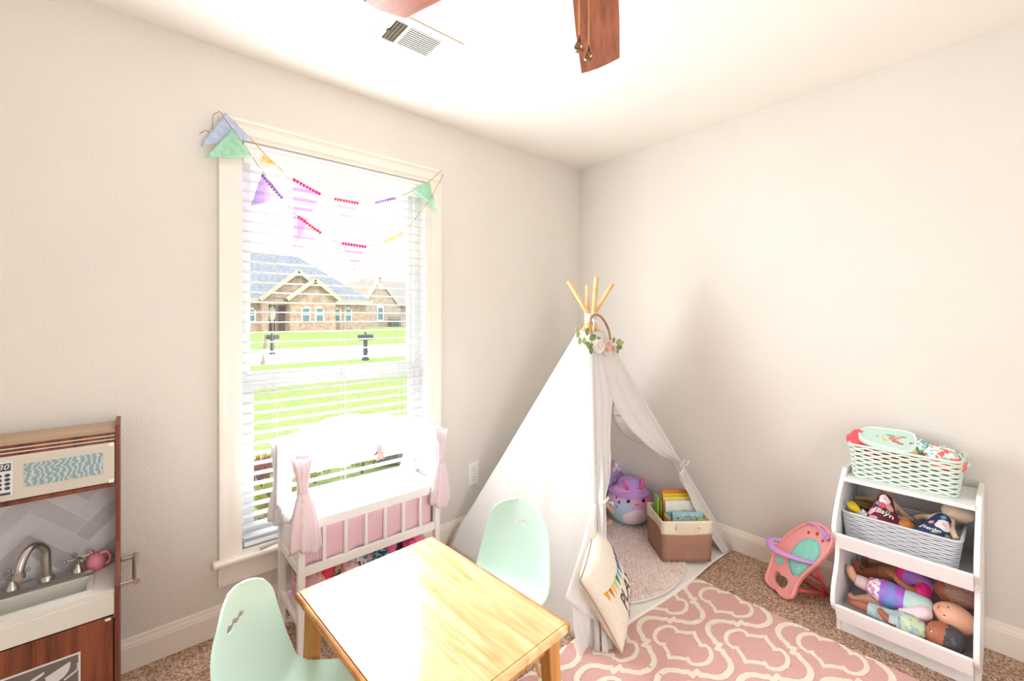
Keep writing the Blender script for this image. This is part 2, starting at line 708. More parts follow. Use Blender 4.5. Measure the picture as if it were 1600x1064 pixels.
m_.box(OX0 + 0.0005, OX0 + 0.006, 0.001, T - 0.001, OZ0, OZ1 - 0.0005).box(OX1 - 0.006, OX1 - 0.0005, 0.001, T - 0.001, OZ0, OZ1 - 0.0005).box(OX0 + 0.0061, OX1 - 0.0061, 0.001, T - 0.001, OZ1 - 0.006, OZ1 - 0.0005)
m_.build('jamb', VINYL, win)
# vinyl frame with two sashes
fx0, fx1 = OX0 + 0.0065, OX1 - 0.0065
m_ = MB()
m_.box(fx0, fx0 + 0.028, 0.075, 0.15, OZ0, OZ1 - 0.007).box(fx1 - 0.028, fx1, 0.075, 0.15, OZ0, OZ1 - 0.007)
m_.box(fx0 + 0.028, fx1 - 0.028, 0.076, 0.149, OZ1 - 0.04, OZ1 - 0.007).box(fx0 + 0.028, fx1 - 0.028, 0.076, 0.149, OZ0, OZ0 + 0.02)
m_.build('window_frame', VINYL, win)
us = MB()
us.box(fx0 + 0.0285, fx0 + 0.05, 0.115, 0.14, 1.03, OZ1 - 0.0405).box(fx1 - 0.05, fx1 - 0.0285, 0.115, 0.14, 1.03, OZ1 - 0.0405)
us.box(fx0 + 0.05, fx1 - 0.05, 0.116, 0.139, 1.03, 1.065).box(fx0 + 0.05, fx1 - 0.05, 0.116, 0.139, OZ1 - 0.065, OZ1 - 0.0405)
us = us.build('sash', VINYL, win)
MB().box(fx0 + 0.05, fx1 - 0.05, 0.125, 0.129, 1.065, OZ1 - 0.065).build('pane', GLASS, us)
ls = MB()
ls.box(fx0 + 0.0285, fx0 + 0.058, 0.083, 0.11, OZ0 + 0.0205, 1.05).box(fx1 - 0.058, fx1 - 0.0285, 0.083, 0.11, OZ0 + 0.0205, 1.05)
ls.box(fx0 + 0.058, fx1 - 0.058, 0.084, 0.109, 0.99, 1.05).box(fx0 + 0.058, fx1 - 0.058, 0.084, 0.109, OZ0 + 0.0205, OZ0 + 0.06)
ls = ls.build('sash', VINYL, win)
MB().box(fx0 + 0.058, fx1 - 0.058, 0.095, 0.099, OZ0 + 0.06, 0.99).build('pane', GLASS, ls)
MB().box(-1.80, -1.74, 0.072, 0.09, 1.05, 1.062).box(-1.785, -1.755, 0.068, 0.08, 1.06, 1.07).build('sash_lock', VINYL, win, bevel=0.002)

# ------------------------------------------------------------------ blind
SLAT = mat('slat_vinyl', srgb(236, 240, 242), 0.35, through=0.12, var=0.004)
CORD = mat('cord', srgb(226, 224, 218), 0.8, var=0.02, vscale=90)
TASSEL = mat('tassel_plastic', srgb(205, 200, 190), 0.4, var=0.02)
bx0, bx1 = OX0 + 0.014, OX1 - 0.014
bl = thing('window_blind', 'white horizontal slat blind lowered over the tall window', 'blind', ((bx0 + bx1) / 2, 0.035, OZ0), world_coords=True)
MB().box(bx0, bx1, 0.012, 0.062, OZ1 - 0.055, OZ1 - 0.008).build('headrail', VINYL, bl, bevel=0.002)
m_ = MB()
m_.box(bx0 - 0.004, bx1 + 0.004, -0.006, 0.004, OZ1 - 0.098, OZ1 - 0.028).box(bx0 - 0.004, bx1 + 0.004, -0.01, 0.004, OZ1 - 0.028, OZ1 - 0.012)
m_.build('valance', VINYL, bl)
PITCH = 0.0445
zs = []
z = OZ1 - 0.118
while z > OZ0 + 0.045:
    zs.append(z)
    z -= PITCH
prof = [(-0.025, -0.0005), (-0.012, 0.0022), (0, 0.003), (0.012, 0.0022), (0.025, -0.0005)]
slat0 = None
for i, z in enumerate(zs):
    if slat0 is None:
        mb = MB()
        vs_ = []
        for (dy, dz) in prof:
            vs_ += [(bx0, 0.035 + dy, z + dz + 0.0012), (bx1, 0.035 + dy, z + dz + 0.0012)]
        for (dy, dz) in reversed(prof):
            vs_ += [(bx0, 0.035 + dy, z + dz - 0.0012), (bx1, 0.035 + dy, z + dz - 0.0012)]
        n = len(prof) * 2
        fs = [(2 * k, 2 * ((k + 1) % n), 2 * ((k + 1) % n) + 1, 2 * k + 1) for k in range(n)]
        fs += [tuple(2 * k for k in range(n)), tuple(2 * k + 1 for k in reversed(range(n)))]
        mb.add(vs_, fs)
        slat0 = mb.build('slat', SLAT, bl)
    else:
        s = slat0.copy()
        COL.objects.link(s)
        s.location.z = z - zs[0]
zb = zs[-1] - 0.03
MB().box(bx0, bx1, 0.012, 0.058, zb - 0.008, zb + 0.01).build('bottom_rail', VINYL, bl, bevel=0.003)
for x in (-2.085, -1.775, -1.455):
    m_ = MB()
    m_.tube([(x, 0.008, zb), (x, 0.008, OZ1 - 0.05)], 0.0009, 4).tube([(x, 0.062, zb), (x, 0.062, OZ1 - 0.05)], 0.0009, 4)
    m_.tube([(x + 0.014, 0.035, zb), (x + 0.014, 0.035, OZ1 - 0.05)], 0.0007, 4)
    m_.build('ladder_cord', CORD, bl)
for x, zt in ((-2.128, 1.205), (-2.137, 1.135)):
    c_ = MB().tube([(x, -0.004, zt + 0.01), (x, -0.001, OZ1 - 0.09)], 0.001, 5).build('lift_cord', CORD, bl)
    MB().lathe([(0.002, 0.045), (0.004, 0.04), (0.004, 0.03), (0.009, 0.014), (0.0095, 0.004), (0.006, 0)], (x, -0.004, zt - 0.03), 12).build('tassel', TASSEL, c_, smooth=True)
MB().tube([at_z(407, 857, 0.319), at_z(437, 843, 0.319)], 0.006, 8).solo('blind_wand', mat('wand_plastic', srgb(190, 178, 168), 0.3, var=0.03),
    'thin grey plastic wand lying on the window sill', 'wand')

# ------------------------------------------------------------------ bunting
def flag_mat(name, c, clear):
    return mat('felt_' + name, srgb(*c), 0.9, var=0.08, vscale=60, bump=0.3, bscale=220, through=0.35, clear=clear)


TWINE = mat('twine', srgb(176, 140, 100), 0.9, var=0.15, vscale=200)


def bunting(label, cordpts, flags, yb):
    """flags: (left px, right px, tip px, colour, see-through share, lace trim) on the plane just in front of the window casing"""
    root = thing('pennant_bunting', label, 'bunting', at_y(*cordpts[0][:2], yb), world_coords=True, group='bunting strung across the window')
    path = smooth_path([at_y(px, py, yb + dy) for (px, py, dy) in cordpts], 6)
    MB().tube(path, 0.0016, 5).build('string', TWINE, root, smooth=True)
    for (l, r, tip, name, colr, clear, lace) in flags:
        a, b_, t_ = at_y(*l, yb), at_y(*r, yb), at_y(*tip, yb)
        off = Vector((0, -0.004, 0))
        mb = MB()

        def fn(u, v):
            w = 1 - v
            p = a.lerp(b_, u)
            q = p.lerp(t_, v)
            return q + off + Vector((0, -0.006 * math.sin(3.1 * u + 2 * v) * v, 0))
        mb.grid(fn, 6, 6)
        fo = mb.build('pennant', flag_mat(name, colr, clear), root, smooth=True, solid=0.0014)
        if lace:
            mb = MB()
            n = 9
            d_ = (b_ - a)
            for k in range(n):
                c_ = a + d_ * ((k + 0.5) / n) + (t_ - (a + b_) / 2).normalized() * 0.006 + Vector((0, -0.006, 0))
                mb.ball(c_, d_.length / n * 0.42, 0.0012, 0.006, 8, 4)
            mb.build('lace_trim', flag_mat(name + '_edge', tuple(int(x * 0.92) for x in colr), 0.0), fo, smooth=True)
            MB().tube([a + Vector((0, -0.006, 0)), b_ + Vector((0, -0.006, 0))], 0.0024, 5).build('hem', flag_mat(name + '_edge', tuple(int(x * 0.92) for x in colr), 0.0), fo)


BLUE, GREEN, YEL, MAG, RED, PUR = (212, 224, 244), (192, 238, 214), (254, 218, 116), (214, 62, 132), (226, 92, 120), (176, 140, 206)
bunting('upper string of felt pennants starting with a grey-blue flag at the window corner',
        [(312, 209, 0), (322, 204, 0), (331, 207, 0), (333, 182, 0), (340, 176, 0), (348, 178, 0), (391, 216, 0), (415, 242, 0), (436, 262, 0), (455, 281, 0.01), (503, 305, 0.01),
         (545, 314, 0.01), (585, 321, 0.01), (617, 310, 0.01), (643, 299, 0), (672, 282, 0), (690, 266, 0)],
        [((352, 176), (391, 216), (314, 228), 'blue', BLUE, 0.0, False),
         ((411, 242), (434, 260), (409, 252), 'yellow', YEL, 0.2, False),
         ((457, 279), (501, 303), (458, 392), 'magenta', MAG, 0.66, True),
         ((521, 310), (560, 317), (541, 352), 'red', RED, 0.66, True),
         ((585, 316), (617, 309), (607, 355), 'purple', PUR, 0.66, True),
         ((642, 297), (670, 283), (679, 323), 'green', GREEN, 0.1, False)], -0.036)
bunting('lower string of lace-edged pennants starting with a large green flag',
        [(345, 177, 0), (364, 203, 0), (395, 246, 0), (405, 261, 0), (443, 311, 0.01), (465, 338, 0.01), (502, 364, 0.01), (533, 381, 0.01), (572, 385, 0.01), (597, 378, 0.01), (628, 363, 0.01),
         (642, 350, 0), (668, 316, 0), (676, 304, 0), (693, 272, 0)],
        [((362, 202), (395, 246), (322, 246), 'green', GREEN, 0.0, False),
         ((409, 272), (442, 310), (391, 322), 'purple_dense', PUR, 0.35, True),
         ((465, 337), (502, 364), (462, 398), 'red', RED, 0.66, True),
         ((533, 379), (572, 385), (553, 424), 'magenta', MAG, 0.66, True),
         ((597, 378), (628, 364), (633, 404), 'yellow_lace', YEL, 0.75, True),
         ((668, 314), (677, 304), (686, 342), 'mint', (190, 240, 222), 0.6, False),
         ((669, 345), (672, 338), (684, 362), 'pale_blue', (196, 214, 246), 0.7, False)], -0.05)

# ================================================================== outdoors
GZ = -0.2
LAWN = mat('lawn', srgb(136, 162, 84), 0.95, var=0.0, col2=srgb(168, 186, 112), vscale=9, bump=0.6, bscale=40, spec=0.1, bdist=0.05)
ROAD = mat('road_concrete', srgb(206, 204, 202), 0.9, var=0.04, vscale=2)
struct(MB().box(-60, 130, 0.16, 13.5, GZ - 0.3, GZ), 'ground_lawn', LAWN)
struct(MB().box(-60, 130, 13.5, 21.5, GZ - 0.3, GZ - 0.02), 'ground_road', ROAD)
struct(MB().box(-60, 130, 21.5, 120, GZ - 0.3, GZ), 'ground_far_lawn', LAWN)
struct(MB().box(-4.5, 1.2, 0.16, 1.55, GZ - 0.1, GZ + 0.02), 'ground_flower_bed', mat('bark_mulch', srgb(104, 80, 60), 0.95, col2=srgb(170, 140, 110), vscale=60, bump=1.0, bscale=50, bdist=0.03))
# foundation below the wall
struct(MB().box(RX0 - 0.15, 0.15, 0.0, 0.158, -0.5, -0.1), 'wall_foundation', mat('concrete', srgb(190, 188, 184), 0.9, var=0.05))

BRICK = mat('far_brick', srgb(176, 146, 128), 0.9, col2=srgb(206, 180, 162), vscale=2.2, detail=8, spec=0.1)
BRICK2 = mat('far_brick_grey', srgb(176, 154, 146), 0.9, col2=srgb(200, 180, 170), vscale=2.0, detail=8, spec=0.1)
SHING = mat('far_shingles', srgb(122, 130, 142), 0.95, col2=srgb(152, 160, 170), vscale=3.0, detail=8, spec=0.1)
FASCIA = mat('far_fascia', srgb(196, 190, 170), 0.7, var=0.01)
PANE = mat('far_pane', srgb(96, 134, 146), 0.2, var=0.1, vscale=1.0)
WOODDOOR = mat('far_door', srgb(92, 74, 66), 0.6, var=0.1)
FRAMEW = mat('far_window_frame', srgb(238, 236, 230), 0.6, var=0.01)
HYF = 50.0                                                    # facade plane of the house across the street
hs = thing('brick_house', 'brick house with grey hipped roof and two front gables across the street', 'house', at_y(480, 517, HYF), world_coords=True)
hs.location.z = GZ
BASE[hs.name] = Vector(hs.location)


def hx(px, py=495):
    return at_y(px, py, HYF).x


def hz(px, py):
    return at_y(px, py, HYF).z


def facade_prism(mb, pts, y0, y1):
    """pts are (px, py) on the facade plane; extruded from y0 to y1"""
    poly = [(hx(px, py), hz(px, py)) for px, py in pts]
    mb.prism(poly, lambda u, v, w: (u, w, v), y0, y1)
    return mb


eave = hz(575, 471)
xl, xr = -12.0, hx(571)
MB().box(xl, xr, HYF, HYF + 16, GZ, eave).build('wall', BRICK, hs)
xe0, xe1 = xl - 0.6, hx(575) + 0.3
zr = hz(464, 404)
mb = MB()
mb.add([(xe0, HYF - 0.7, eave), (xe1, HYF - 0.7, eave), (xe1, HYF + 16.7, eave), (xe0, HYF + 16.7, eave),
        (xe0 + 7, HYF + 8, zr * 1.16), (hx(464, 404) + 2.2, HYF + 8, zr * 1.16)],
       [(0, 1, 5, 4), (1, 2, 5), (2, 3, 4, 5), (3, 0, 4), (0, 3, 2, 1)])
mb.build('roof', SHING, hs)
MB().box(xe0, xe1, HYF - 0.75, HYF - 0.6, eave - 0.35, eave + 0.05).build('fascia', FASCIA, hs)
for (ap, lf, rf, yy) in (((461, 425), (405, 466), (512, 466), HYF - 1.0), ((481, 439), (441, 467), (518, 469), HYF - 2.2)):
    g = MB()
    facade_prism(g, [lf, rf, ap], yy, HYF + 6)
    g = g.build('gable', BRICK, hs)
    A_, L_, R_ = [Vector((hx(*p), yy, hz(*p))) for p in (ap, lf, rf)]
    r_ = MB()
    for P0, P1 in ((A_, L_ + (L_ - A_) * 0.06), (R_ + (R_ - A_) * 0.06, A_)):
        up = Vector((0, 0, 0.12))
        back = Vector((0, 8.5, 0))
        fr = Vector((0, -0.45, 0))
        r_.add([P0 + fr, P1 + fr, P1 + back, P0 + back, P0 + fr + up, P1 + fr + up, P1 + back + up, P0 + back + up],
               [(0, 1, 2, 3), (7, 6, 5, 4), (0, 4, 5, 1), (1, 5, 6, 2), (2, 6, 7, 3), (3, 7, 4, 0)])
    r_.build('gable_roof', SHING, g)
    t_ = MB()
    t_.bar(A_ + Vector((0, -0.5, 0)), L_ + (L_ - A_) * 0.06 + Vector((0, -0.5, 0)), 0.12, 0.42).bar(A_ + Vector((0, -0.5, 0)), R_ + (R_ - A_) * 0.06 + Vector((0, -0.5, 0)), 0.12, 0.42)
    t_.build('barge_board', FASCIA, g)
# forward bays under the gables
MB().box(hx(445), hx(514), HYF - 2.2, HYF, GZ, hz(480, 468)).build('bay_wall', BRICK, hs)
MB().box(hx(405), hx(416.5), HYF - 1.0, HYF, GZ, hz(440, 467)).build('bay_wall', BRICK, hs)
MB().box(hx(416.5), hx(445.5), HYF - 1.0, HYF - 0.6, hz(430, 476), hz(440, 467)).build('bay_wall', BRICK, hs)


def far_window(px0, px1, py0, py1, yy, arch=True):
    x0, x1 = hx(px0), hx(px1)
    z0, z1 = hz(px0, py1), hz(px0, py0)
    w = MB()
    n = 8
    top = [(x1 + (x0 - x1) * k / n, z1 - (0.35 if arch else 0) * (1 - math.sin(PI * k / n))) for k in range(n + 1)]
    w.prism([(x0, z0), (x1, z0)] + top, lambda u, v, q: (u, q, v), yy - 0.1, yy)
    w = w.build('window', FRAMEW, hs)
    mid = z0 + (z1 - z0) * 0.5
    for (a, c_) in ((z0 + 0.12, mid - 0.08), (mid + 0.08, z1 - 0.25)):
        MB().box(x0 + 0.14, x1 - 0.14, yy - 0.14, yy - 0.09, a, c_).build('pane', PANE, w)


for (a, c_) in ((461.5, 475.5), (482.5, 496)):
    far_window(a, c_, 479, 503.5, HYF - 2.2)
for (a, c_) in ((519.5, 532), (538, 549.5)):
    far_window(a, c_, 480, 503, HYF)
far_window(384, 399.5, 480, 503, HYF)
dr = MB().box(hx(419), hx(430), HYF - 0.12, HYF, GZ, hz(425, 478)).build('door', WOODDOOR, hs)
MB().lathe([(0.45, 0), (0.45, 0.06), (0.3, 0.08)], ((hx(419) + hx(430)) / 2, HYF - 0.13, hz(424, 490)), 16, axis=(0, -1, 0), sy=1.9, sx=0.7).build('oval_glass', FRAMEW, dr)
MB().box(hx(432), hx(445), HYF - 0.08, HYF, GZ, hz(438, 479)).build('entry_recess', WOODDOOR, hs)

HY2 = 66.0
h2 = thing('gabled_house', 'pinkish brick house with one steep gable far behind on the right', 'house', (at_y(600, 511, HY2).x, HY2, GZ), world_coords=True)


def p2(px, py, y=HY2):
    return at_y(px, py, y)


a_, l_, r_ = p2(592, 434), p2(572, 467), p2(624, 477)
e_ = p2(700, 476)
mb = MB()
mb.prism([(l_.x, GZ), (r_.x, GZ), (r_.x, r_.z), (a_.x, a_.z), (l_.x, l_.z)], lambda u, v, w: (u, w, v), HY2, HY2 + 14)
mb.build('gable_wall', BRICK2, h2)
MB().box(r_.x, e_.x, HY2 + 1, HY2 + 14, GZ, p2(630, 477).z).build('wing_wall', BRICK2, h2)
mb = MB()
zr2 = a_.z
mb.add([(a_.x, HY2 - 0.4, zr2), (r_.x, HY2 - 0.4, r_.z), (e_.x, HY2 - 0.2, r_.z), (e_.x, HY2 + 7, zr2), (a_.x, HY2 + 7, zr2), (e_.x, HY2 + 14, r_.z), (l_.x, HY2 + 14, r_.z)],
       [(0, 1, 2, 3, 4), (4, 3, 5, 6)])
mb.build('roof', mat('pale_shingles', srgb(158, 152, 150), 0.95, var=0.05, vscale=3), h2, solid=0.25)
mb = MB()
mb.bar((a_.x, HY2 - 0.3, a_.z), (l_.x - 0.4, HY2 - 0.3, l_.z - 0.6), 0.2, 0.5).bar((a_.x, HY2 - 0.3, a_.z), (r_.x, HY2 - 0.3, r_.z), 0.2, 0.5)
mb.build('barge_board', mat('far_bargeboard_grey', srgb(214, 206, 196), 0.7, var=0.02), h2)
for (px, py, w_, h_) in ((594, 490, 0.55, 1.9), (626.5, 495, 0.55, 2.0)):
    q = p2(px, py)
    wd = MB().box(q.x - w_, q.x + w_, HY2 - 0.1 + (1.0 if px > 620 else 0), HY2 + (1.1 if px > 620 else 0), q.z - h_ / 1.4, q.z + h_ / 1.4).build('window', FRAMEW, h2)
    MB().box(q.x - w_ * 0.7, q.x + w_ * 0.7, HY2 - 0.15 + (1.0 if px > 620 else 0), HY2 + (1.05 if px > 620 else 0), q.z - h_ / 2, q.z + h_ / 2).build('pane', PANE, wd)
MB().lathe([(0.7, 0), (0.7, 0.12), (0.5, 0.16)], (p2(596, 446).x, HY2 - 0.02, p2(596, 446).z), 14, axis=(0, -1, 0)).build('gable_vent', FRAMEW, h2)
q0, q1 = p2(602, 511), p2(616, 500)
uc = MB()
uc.box(q0.x, q1.x, HY2 - 2.4, HY2 - 1.0, GZ, q1.z)
for k in range(7):
    uc.box(q0.x - 0.03, q1.x + 0.03, HY2 - 2.45, HY2 - 0.95, GZ + 0.25 + k * 0.22, GZ + 0.33 + k * 0.22)
uc.solo('utility_box', mat('utility_metal', srgb(88, 100, 108), 0.5, var=0.05), 'dark grey slatted utility box beside the far gabled house', 'utility box')

IRON = mat('mailbox_iron', srgb(58, 66, 70), 0.5, var=0.06)


def mailbox(px, base_py, label, s=1.0):
    p = at_z(px, base_py, GZ)
    r = thing('mailbox', label, 'mailbox', p, group='kerbside mailboxes')
    m1 = MB().box(-0.055, 0.055, -0.055, 0.055, 0, 0.88 * s).box(-0.09, 0.09, -0.09, 0.09, 0, 0.1).box(-0.075, 0.075, -0.075, 0.075, 0.3 * s, 0.34 * s)
    m1.build('post', IRON, r)
    m2 = MB().box(-0.26, 0.26, -0.05, 0.05, 0.72 * s, 0.77 * s)
    m2.build('arm', IRON, r)
    pr = [(-0.09, 0), (0.09, 0), (0.09, 0.1), (0.06, 0.16), (0, 0.18), (-0.06, 0.16), (-0.09, 0.1)]
    m3 = MB().prism(pr, lambda u, v, w: (w, u, 0.77 * s + v * 0.8), -0.25, 0.25)
    m3.build('box', IRON, r)
    MB().lathe([(0.03, 0), (0.045, 0.04), (0.0, 0.1)], (0, 0, 0.9 * s + 0.02), 10).build('finial', IRON, r)


mailbox(571, 563, 'dark iron mailbox on the near side of the street')
mailbox(425, 553, 'dark mailbox in front of the brick house entrance', 0.85)

# planting under the window
LEAFC = [mat('leaf_lime', srgb(196, 200, 70), 0.6, var=0.15, vscale=20, through=0.3), mat('leaf_green', srgb(110, 140, 60), 0.6, var=0.15, vscale=20, through=0.3),
         mat('leaf_red', srgb(170, 80, 60), 0.6, var=0.15, vscale=20, through=0.3)]


def shrub(px, py, w, h, mi, label, n=90):
    p = at_z(px, py, GZ + 0.02)
    r = thing('garden_shrub', label, 'shrub', p, group='plants in the flower bed')
    rnd = random.Random(int(px))
    mb = MB()
    for k in range(n):
        a = rnd.uniform(0, 2 * PI)
        e = rnd.uniform(0.15, 1.3)
        rr = rnd.uniform(0.6, 1)
        c_ = Vector((math.cos(a) * math.cos(e) * w * rr, math.sin(a) * math.cos(e) * w * rr, h * (0.25 + 0.75 * math.sin(e) * rr)))
        d_ = (c_ + Vector((0, 0, 0.1))).normalized() * rnd.uniform(0.05, 0.1)
        s_ = d_.cross(Vector((rnd.uniform(-1, 1), rnd.uniform(-1, 1), 1))).normalized() * 0.022
        mb.add([c_ - d_, c_ - s_ + Vector((0, 0, 0.006)), c_ + d_, c_ + s_ + Vector((0, 0, 0.006))], [(0, 1, 2, 3)])
    mb.build('foliage', LEAFC[mi], r, solid=0.002)['kind'] = 'stuff'
    mb = MB()
    for k in range(7):
        a = k * 0.9
        mb.tube([(0, 0, -0.03), (math.cos(a) * w * 0.3, math.sin(a) * w * 0.3, h * 0.5), (math.cos(a) * w * 0.6, math.sin(a) * w * 0.6, h * 0.85)], [0.008, 0.006, 0.003], 5)
    mb.build('stem', mat('bark', srgb(96, 72, 54), 0.9, var=0.1), r)


shrub(408, 758, 0.15, 0.22, 2, 'reddish leafed shrub low outside the left side of the window', 70)
shrub(434, 806, 0.16, 0.26, 0, 'lime green shrub outside below the doll crib')
shrub(492, 752, 0.17, 0.3, 0, 'lime yellow shrub outside behind the crib canopy', 130)
shrub(566, 736, 0.17, 0.3, 0, 'wide lime shrub seen beneath the crib canopy', 130)
p = at_z(622, 716, GZ + 0.02)
MB().ball((p.x, p.y, p.z + 0.1), 0.34, 0.2, 0.16, 14, 8, fn=lambda d_, q: q * (1 + 0.18 * mnoise.noise(d_ * 2.3))).solo('garden_rock', mat('grey_rock', srgb(112, 112, 114), 0.9, var=0.2, vscale=14, bump=0.6, bscale=30),
    'rough grey garden rock in the flower bed', 'rock', smooth=True)

# ================================================================== ceiling: vent and fan
vent = thing('ceiling_vent', 'white louvred air vent on the ceiling near the window', 'vent', (-1.695, -0.583, CEILZ), world_coords=True)
VENTW = mat('vent_enamel', srgb(240, 236, 228), 0.4, var=0.01)
DARKV = mat('vent_duct_dark', srgb(92, 84, 70), 0.8, var=0.1)
vx0, vx1, vy0, vy1 = -1.855, -1.54, -0.685, -0.482
zt = CEILZ - 0.001
m_ = MB()
m_.box(vx0, vx1, vy0, vy0 + 0.036, zt - 0.008, zt).box(vx0, vx1, vy1 - 0.03, vy1, zt - 0.008, zt)
m_.box(vx0, vx0 + 0.032, vy0 + 0.036, vy1 - 0.03, zt - 0.008, zt).box(vx1 - 0.03, vx1, vy0 + 0.036, vy1 - 0.03, zt - 0.008, zt)
m_.box(vx0 + 0.084, vx0 + 0.095, vy0 + 0.036, vy1 - 0.03, zt - 0.008, zt).box(vx1 - 0.084, vx1 - 0.076, vy0 + 0.036, vy1 - 0.03, zt - 0.008, zt)
m_.build('frame', VENTW, vent, bevel=0.002)
MB().box(vx0 + 0.03, vx1 - 0.03, vy0 + 0.03, vy1 - 0.028, zt - 0.0015, zt - 0.0005).build('duct', DARKV, vent)
for k in range(4):
    for xa, sg in ((vx0 + 0.04, 1), (vx1 - 0.07, -1)):
        x = xa + k * 0.0135
        MB().obox((x, (vy0 + vy1) / 2 + 0.003, zt - 0.006), (0.0012 if sg > 0 else 0.0052, 0, 0.004 * sg), (0, (vy1 - vy0) / 2 - 0.035, 0), (0.0006, 0, 0.0012)).build('slat', VENTW, vent)
for k in range(11):
    y = vy0 + 0.044 + k * 0.0121
    MB().obox(((vx0 + 0.095 + vx1 - 0.084) / 2, y, zt - 0.006), ((vx1 - 0.084 - vx0 - 0.095) / 2, 0, 0), (0, 0.0056, 0.0022), (0, 0.0005, 0.001)).build('slat', VENTW, vent)
MB().lathe([(0.004, 0), (0.004, -0.002), (0.001, -0.003)], (vx0 + 0.016, (vy0 + vy1) / 2, zt - 0.008), 10).build('screw', VENTW, vent)
MB().lathe([(0.004, 0), (0.004, -0.002), (0.001, -0.003)], (vx1 - 0.016, (vy0 + vy1) / 2, zt - 0.008), 10).build('screw', VENTW, vent)
MB().box(vx0 + 0.026, vx0 + 0.034, -0.585, -0.57, zt - 0.014, zt - 0.006).build('damper_lever', DARKV, vent)

FANX, FANY = -1.865, -1.596
BLADE = wood('fan_blade_wood', srgb(112, 58, 40), srgb(164, 96, 66), (1.2, 14, 14), 0.4, 3.0)
BRONZE = mat('fan_bronze', srgb(70, 52, 42), 0.35, metal=0.8, var=0.05)
fan = thing('ceiling_fan', 'dark wood ceiling fan with pull chains at the top of the photo', 'ceiling fan', (FANX, FANY, CEILZ))
MB().lathe([(0.0, 0), (0.075, -0.001), (0.075, -0.02), (0.045, -0.05), (0.02, -0.055)], (0, 0, 0), 24).build('canopy', BRONZE, fan, smooth=True, auto=40)
MB().lathe([(0.014, -0.05), (0.014, -0.17)], (0, 0, 0), 14).build('downrod', BRONZE, fan, smooth=True, auto=40)
MB().lathe([(0.03, -0.16), (0.1, -0.175), (0.125, -0.2), (0.125, -0.255), (0.1, -0.285), (0.06, -0.3)], (0, 0, 0), 28).build('motor_housing', BRONZE, fan, smooth=True, auto=40)
MB().lathe([(0.055, -0.298), (0.05, -0.34), (0.04, -0.36), (0.004, -0.366)], (0, 0, 0), 24).build('switch_housing', BRONZE, fan, smooth=True, auto=40)
outl = [(0.15, -0.05), (0.2, -0.058), (0.4, -0.064), (0.585, -0.066), (0.6, -0.03), (0.61, 0.005), (0.613, 0.035), (0.612, 0.062), (0.4, 0.062), (0.2, 0.056), (0.15, 0.05)]
for k in range(5):
    an = math.radians(35.4 + 72 * k)
    ca, sa = math.cos(an), math.sin(an)

    def fn(u, v, w):
        tilt = -0.16 * v
        return (u * ca - v * sa, u * sa + v * ca, -0.27 + w + tilt)
    arm = MB().prism([(0.09, -0.02), (0.2, -0.035), (0.24, 0), (0.2, 0.035), (0.09, 0.02)], fn, 0.004, 0.009).build('blade_iron', BRONZE, fan)
    bl_ = MB().prism(outl, lambda u, v, w: (u, v, w + -0.16 * v), -0.003, 0.003).build('blade', BLADE, fan, bevel=0.001)
    bl_.location = (0, 0, -0.27)
    bl_.rotation_euler = (0, 0, an)
CHAIN = mat('chain_brass', srgb(206, 150, 96), 0.3, metal=0.7, var=0.08, vscale=300)
FOB = mat('fob_metal', srgb(158, 118, 88), 0.18, metal=0.9, var=0.05)
for (px, py, dd) in ((905, 80, 0.885), (920, 95, 0.905)):
    p = at_d(px, py, dd) - Vector((FANX, FANY, CEILZ))
    top = -0.352
    mb = MB()
    z = p.z + 0.03
    while z < top:
        mb.ball((p.x, p.y, z), 0.0016, nu=6, nv=4)
        z += 0.0035
    mb.tube([(p.x, p.y, p.z + 0.03), (p.x, p.y, top)], 0.0007, 4)
    ch = mb.build('pull_chain', CHAIN, fan, smooth=True)
    MB().lathe([(0.0015, 0.032), (0.003, 0.028), (0.0055, 0.019), (0.0105, 0.010), (0.0108, 0.006), (0.0085, 0.001), (0.003, -0.0005)], (p.x, p.y, p.z), 18).build('fob', FOB, ch, smooth=True)

# ------------------------------------------------------------------ wall outlet
ou = thing('wall_outlet', 'white double socket wall plate between the window and the tent', 'outlet', (-0.998, 0, 0.293), world_coords=True)
MB().box(-1.037, -0.96, -0.006, -0.0005, 0.293, 0.425).build('plate', WHITE, ou, bevel=0.003)
SLOT = mat('socket_slot', srgb(120, 112, 104), 0.6, var=0.05)
for zc in (0.334, 0.384):
    r_ = MB().prism(smooth2([(-0.016, -0.01), (-0.012, -0.019), (0.012, -0.019), (0.016, -0.01), (0.016, 0.01), (0.012, 0.019), (-0.012, 0.019), (-0.016, 0.01)], 3),
                    lambda u, v, w: (-0.998 + u, w, zc + v), -0.0085, -0.006).build('receptacle', WHITE, ou)
    MB().box(-1.006, -1.0035, -0.0092, -0.0083, zc + 0.002, zc + 0.011).box(-0.9925, -0.99, -0.0092, -0.0083, zc + 0.003, zc + 0.01).box(-1.0005, -0.9955, -0.0092, -0.0083, zc - 0.012, zc - 0.006).build('slot', SLOT, r_)
MB().lathe([(0.003, 0), (0.003, 0.001)], (-0.998, -0.0062, 0.359), 10, axis=(0, -1, 0)).build('screw', SLOT, ou)

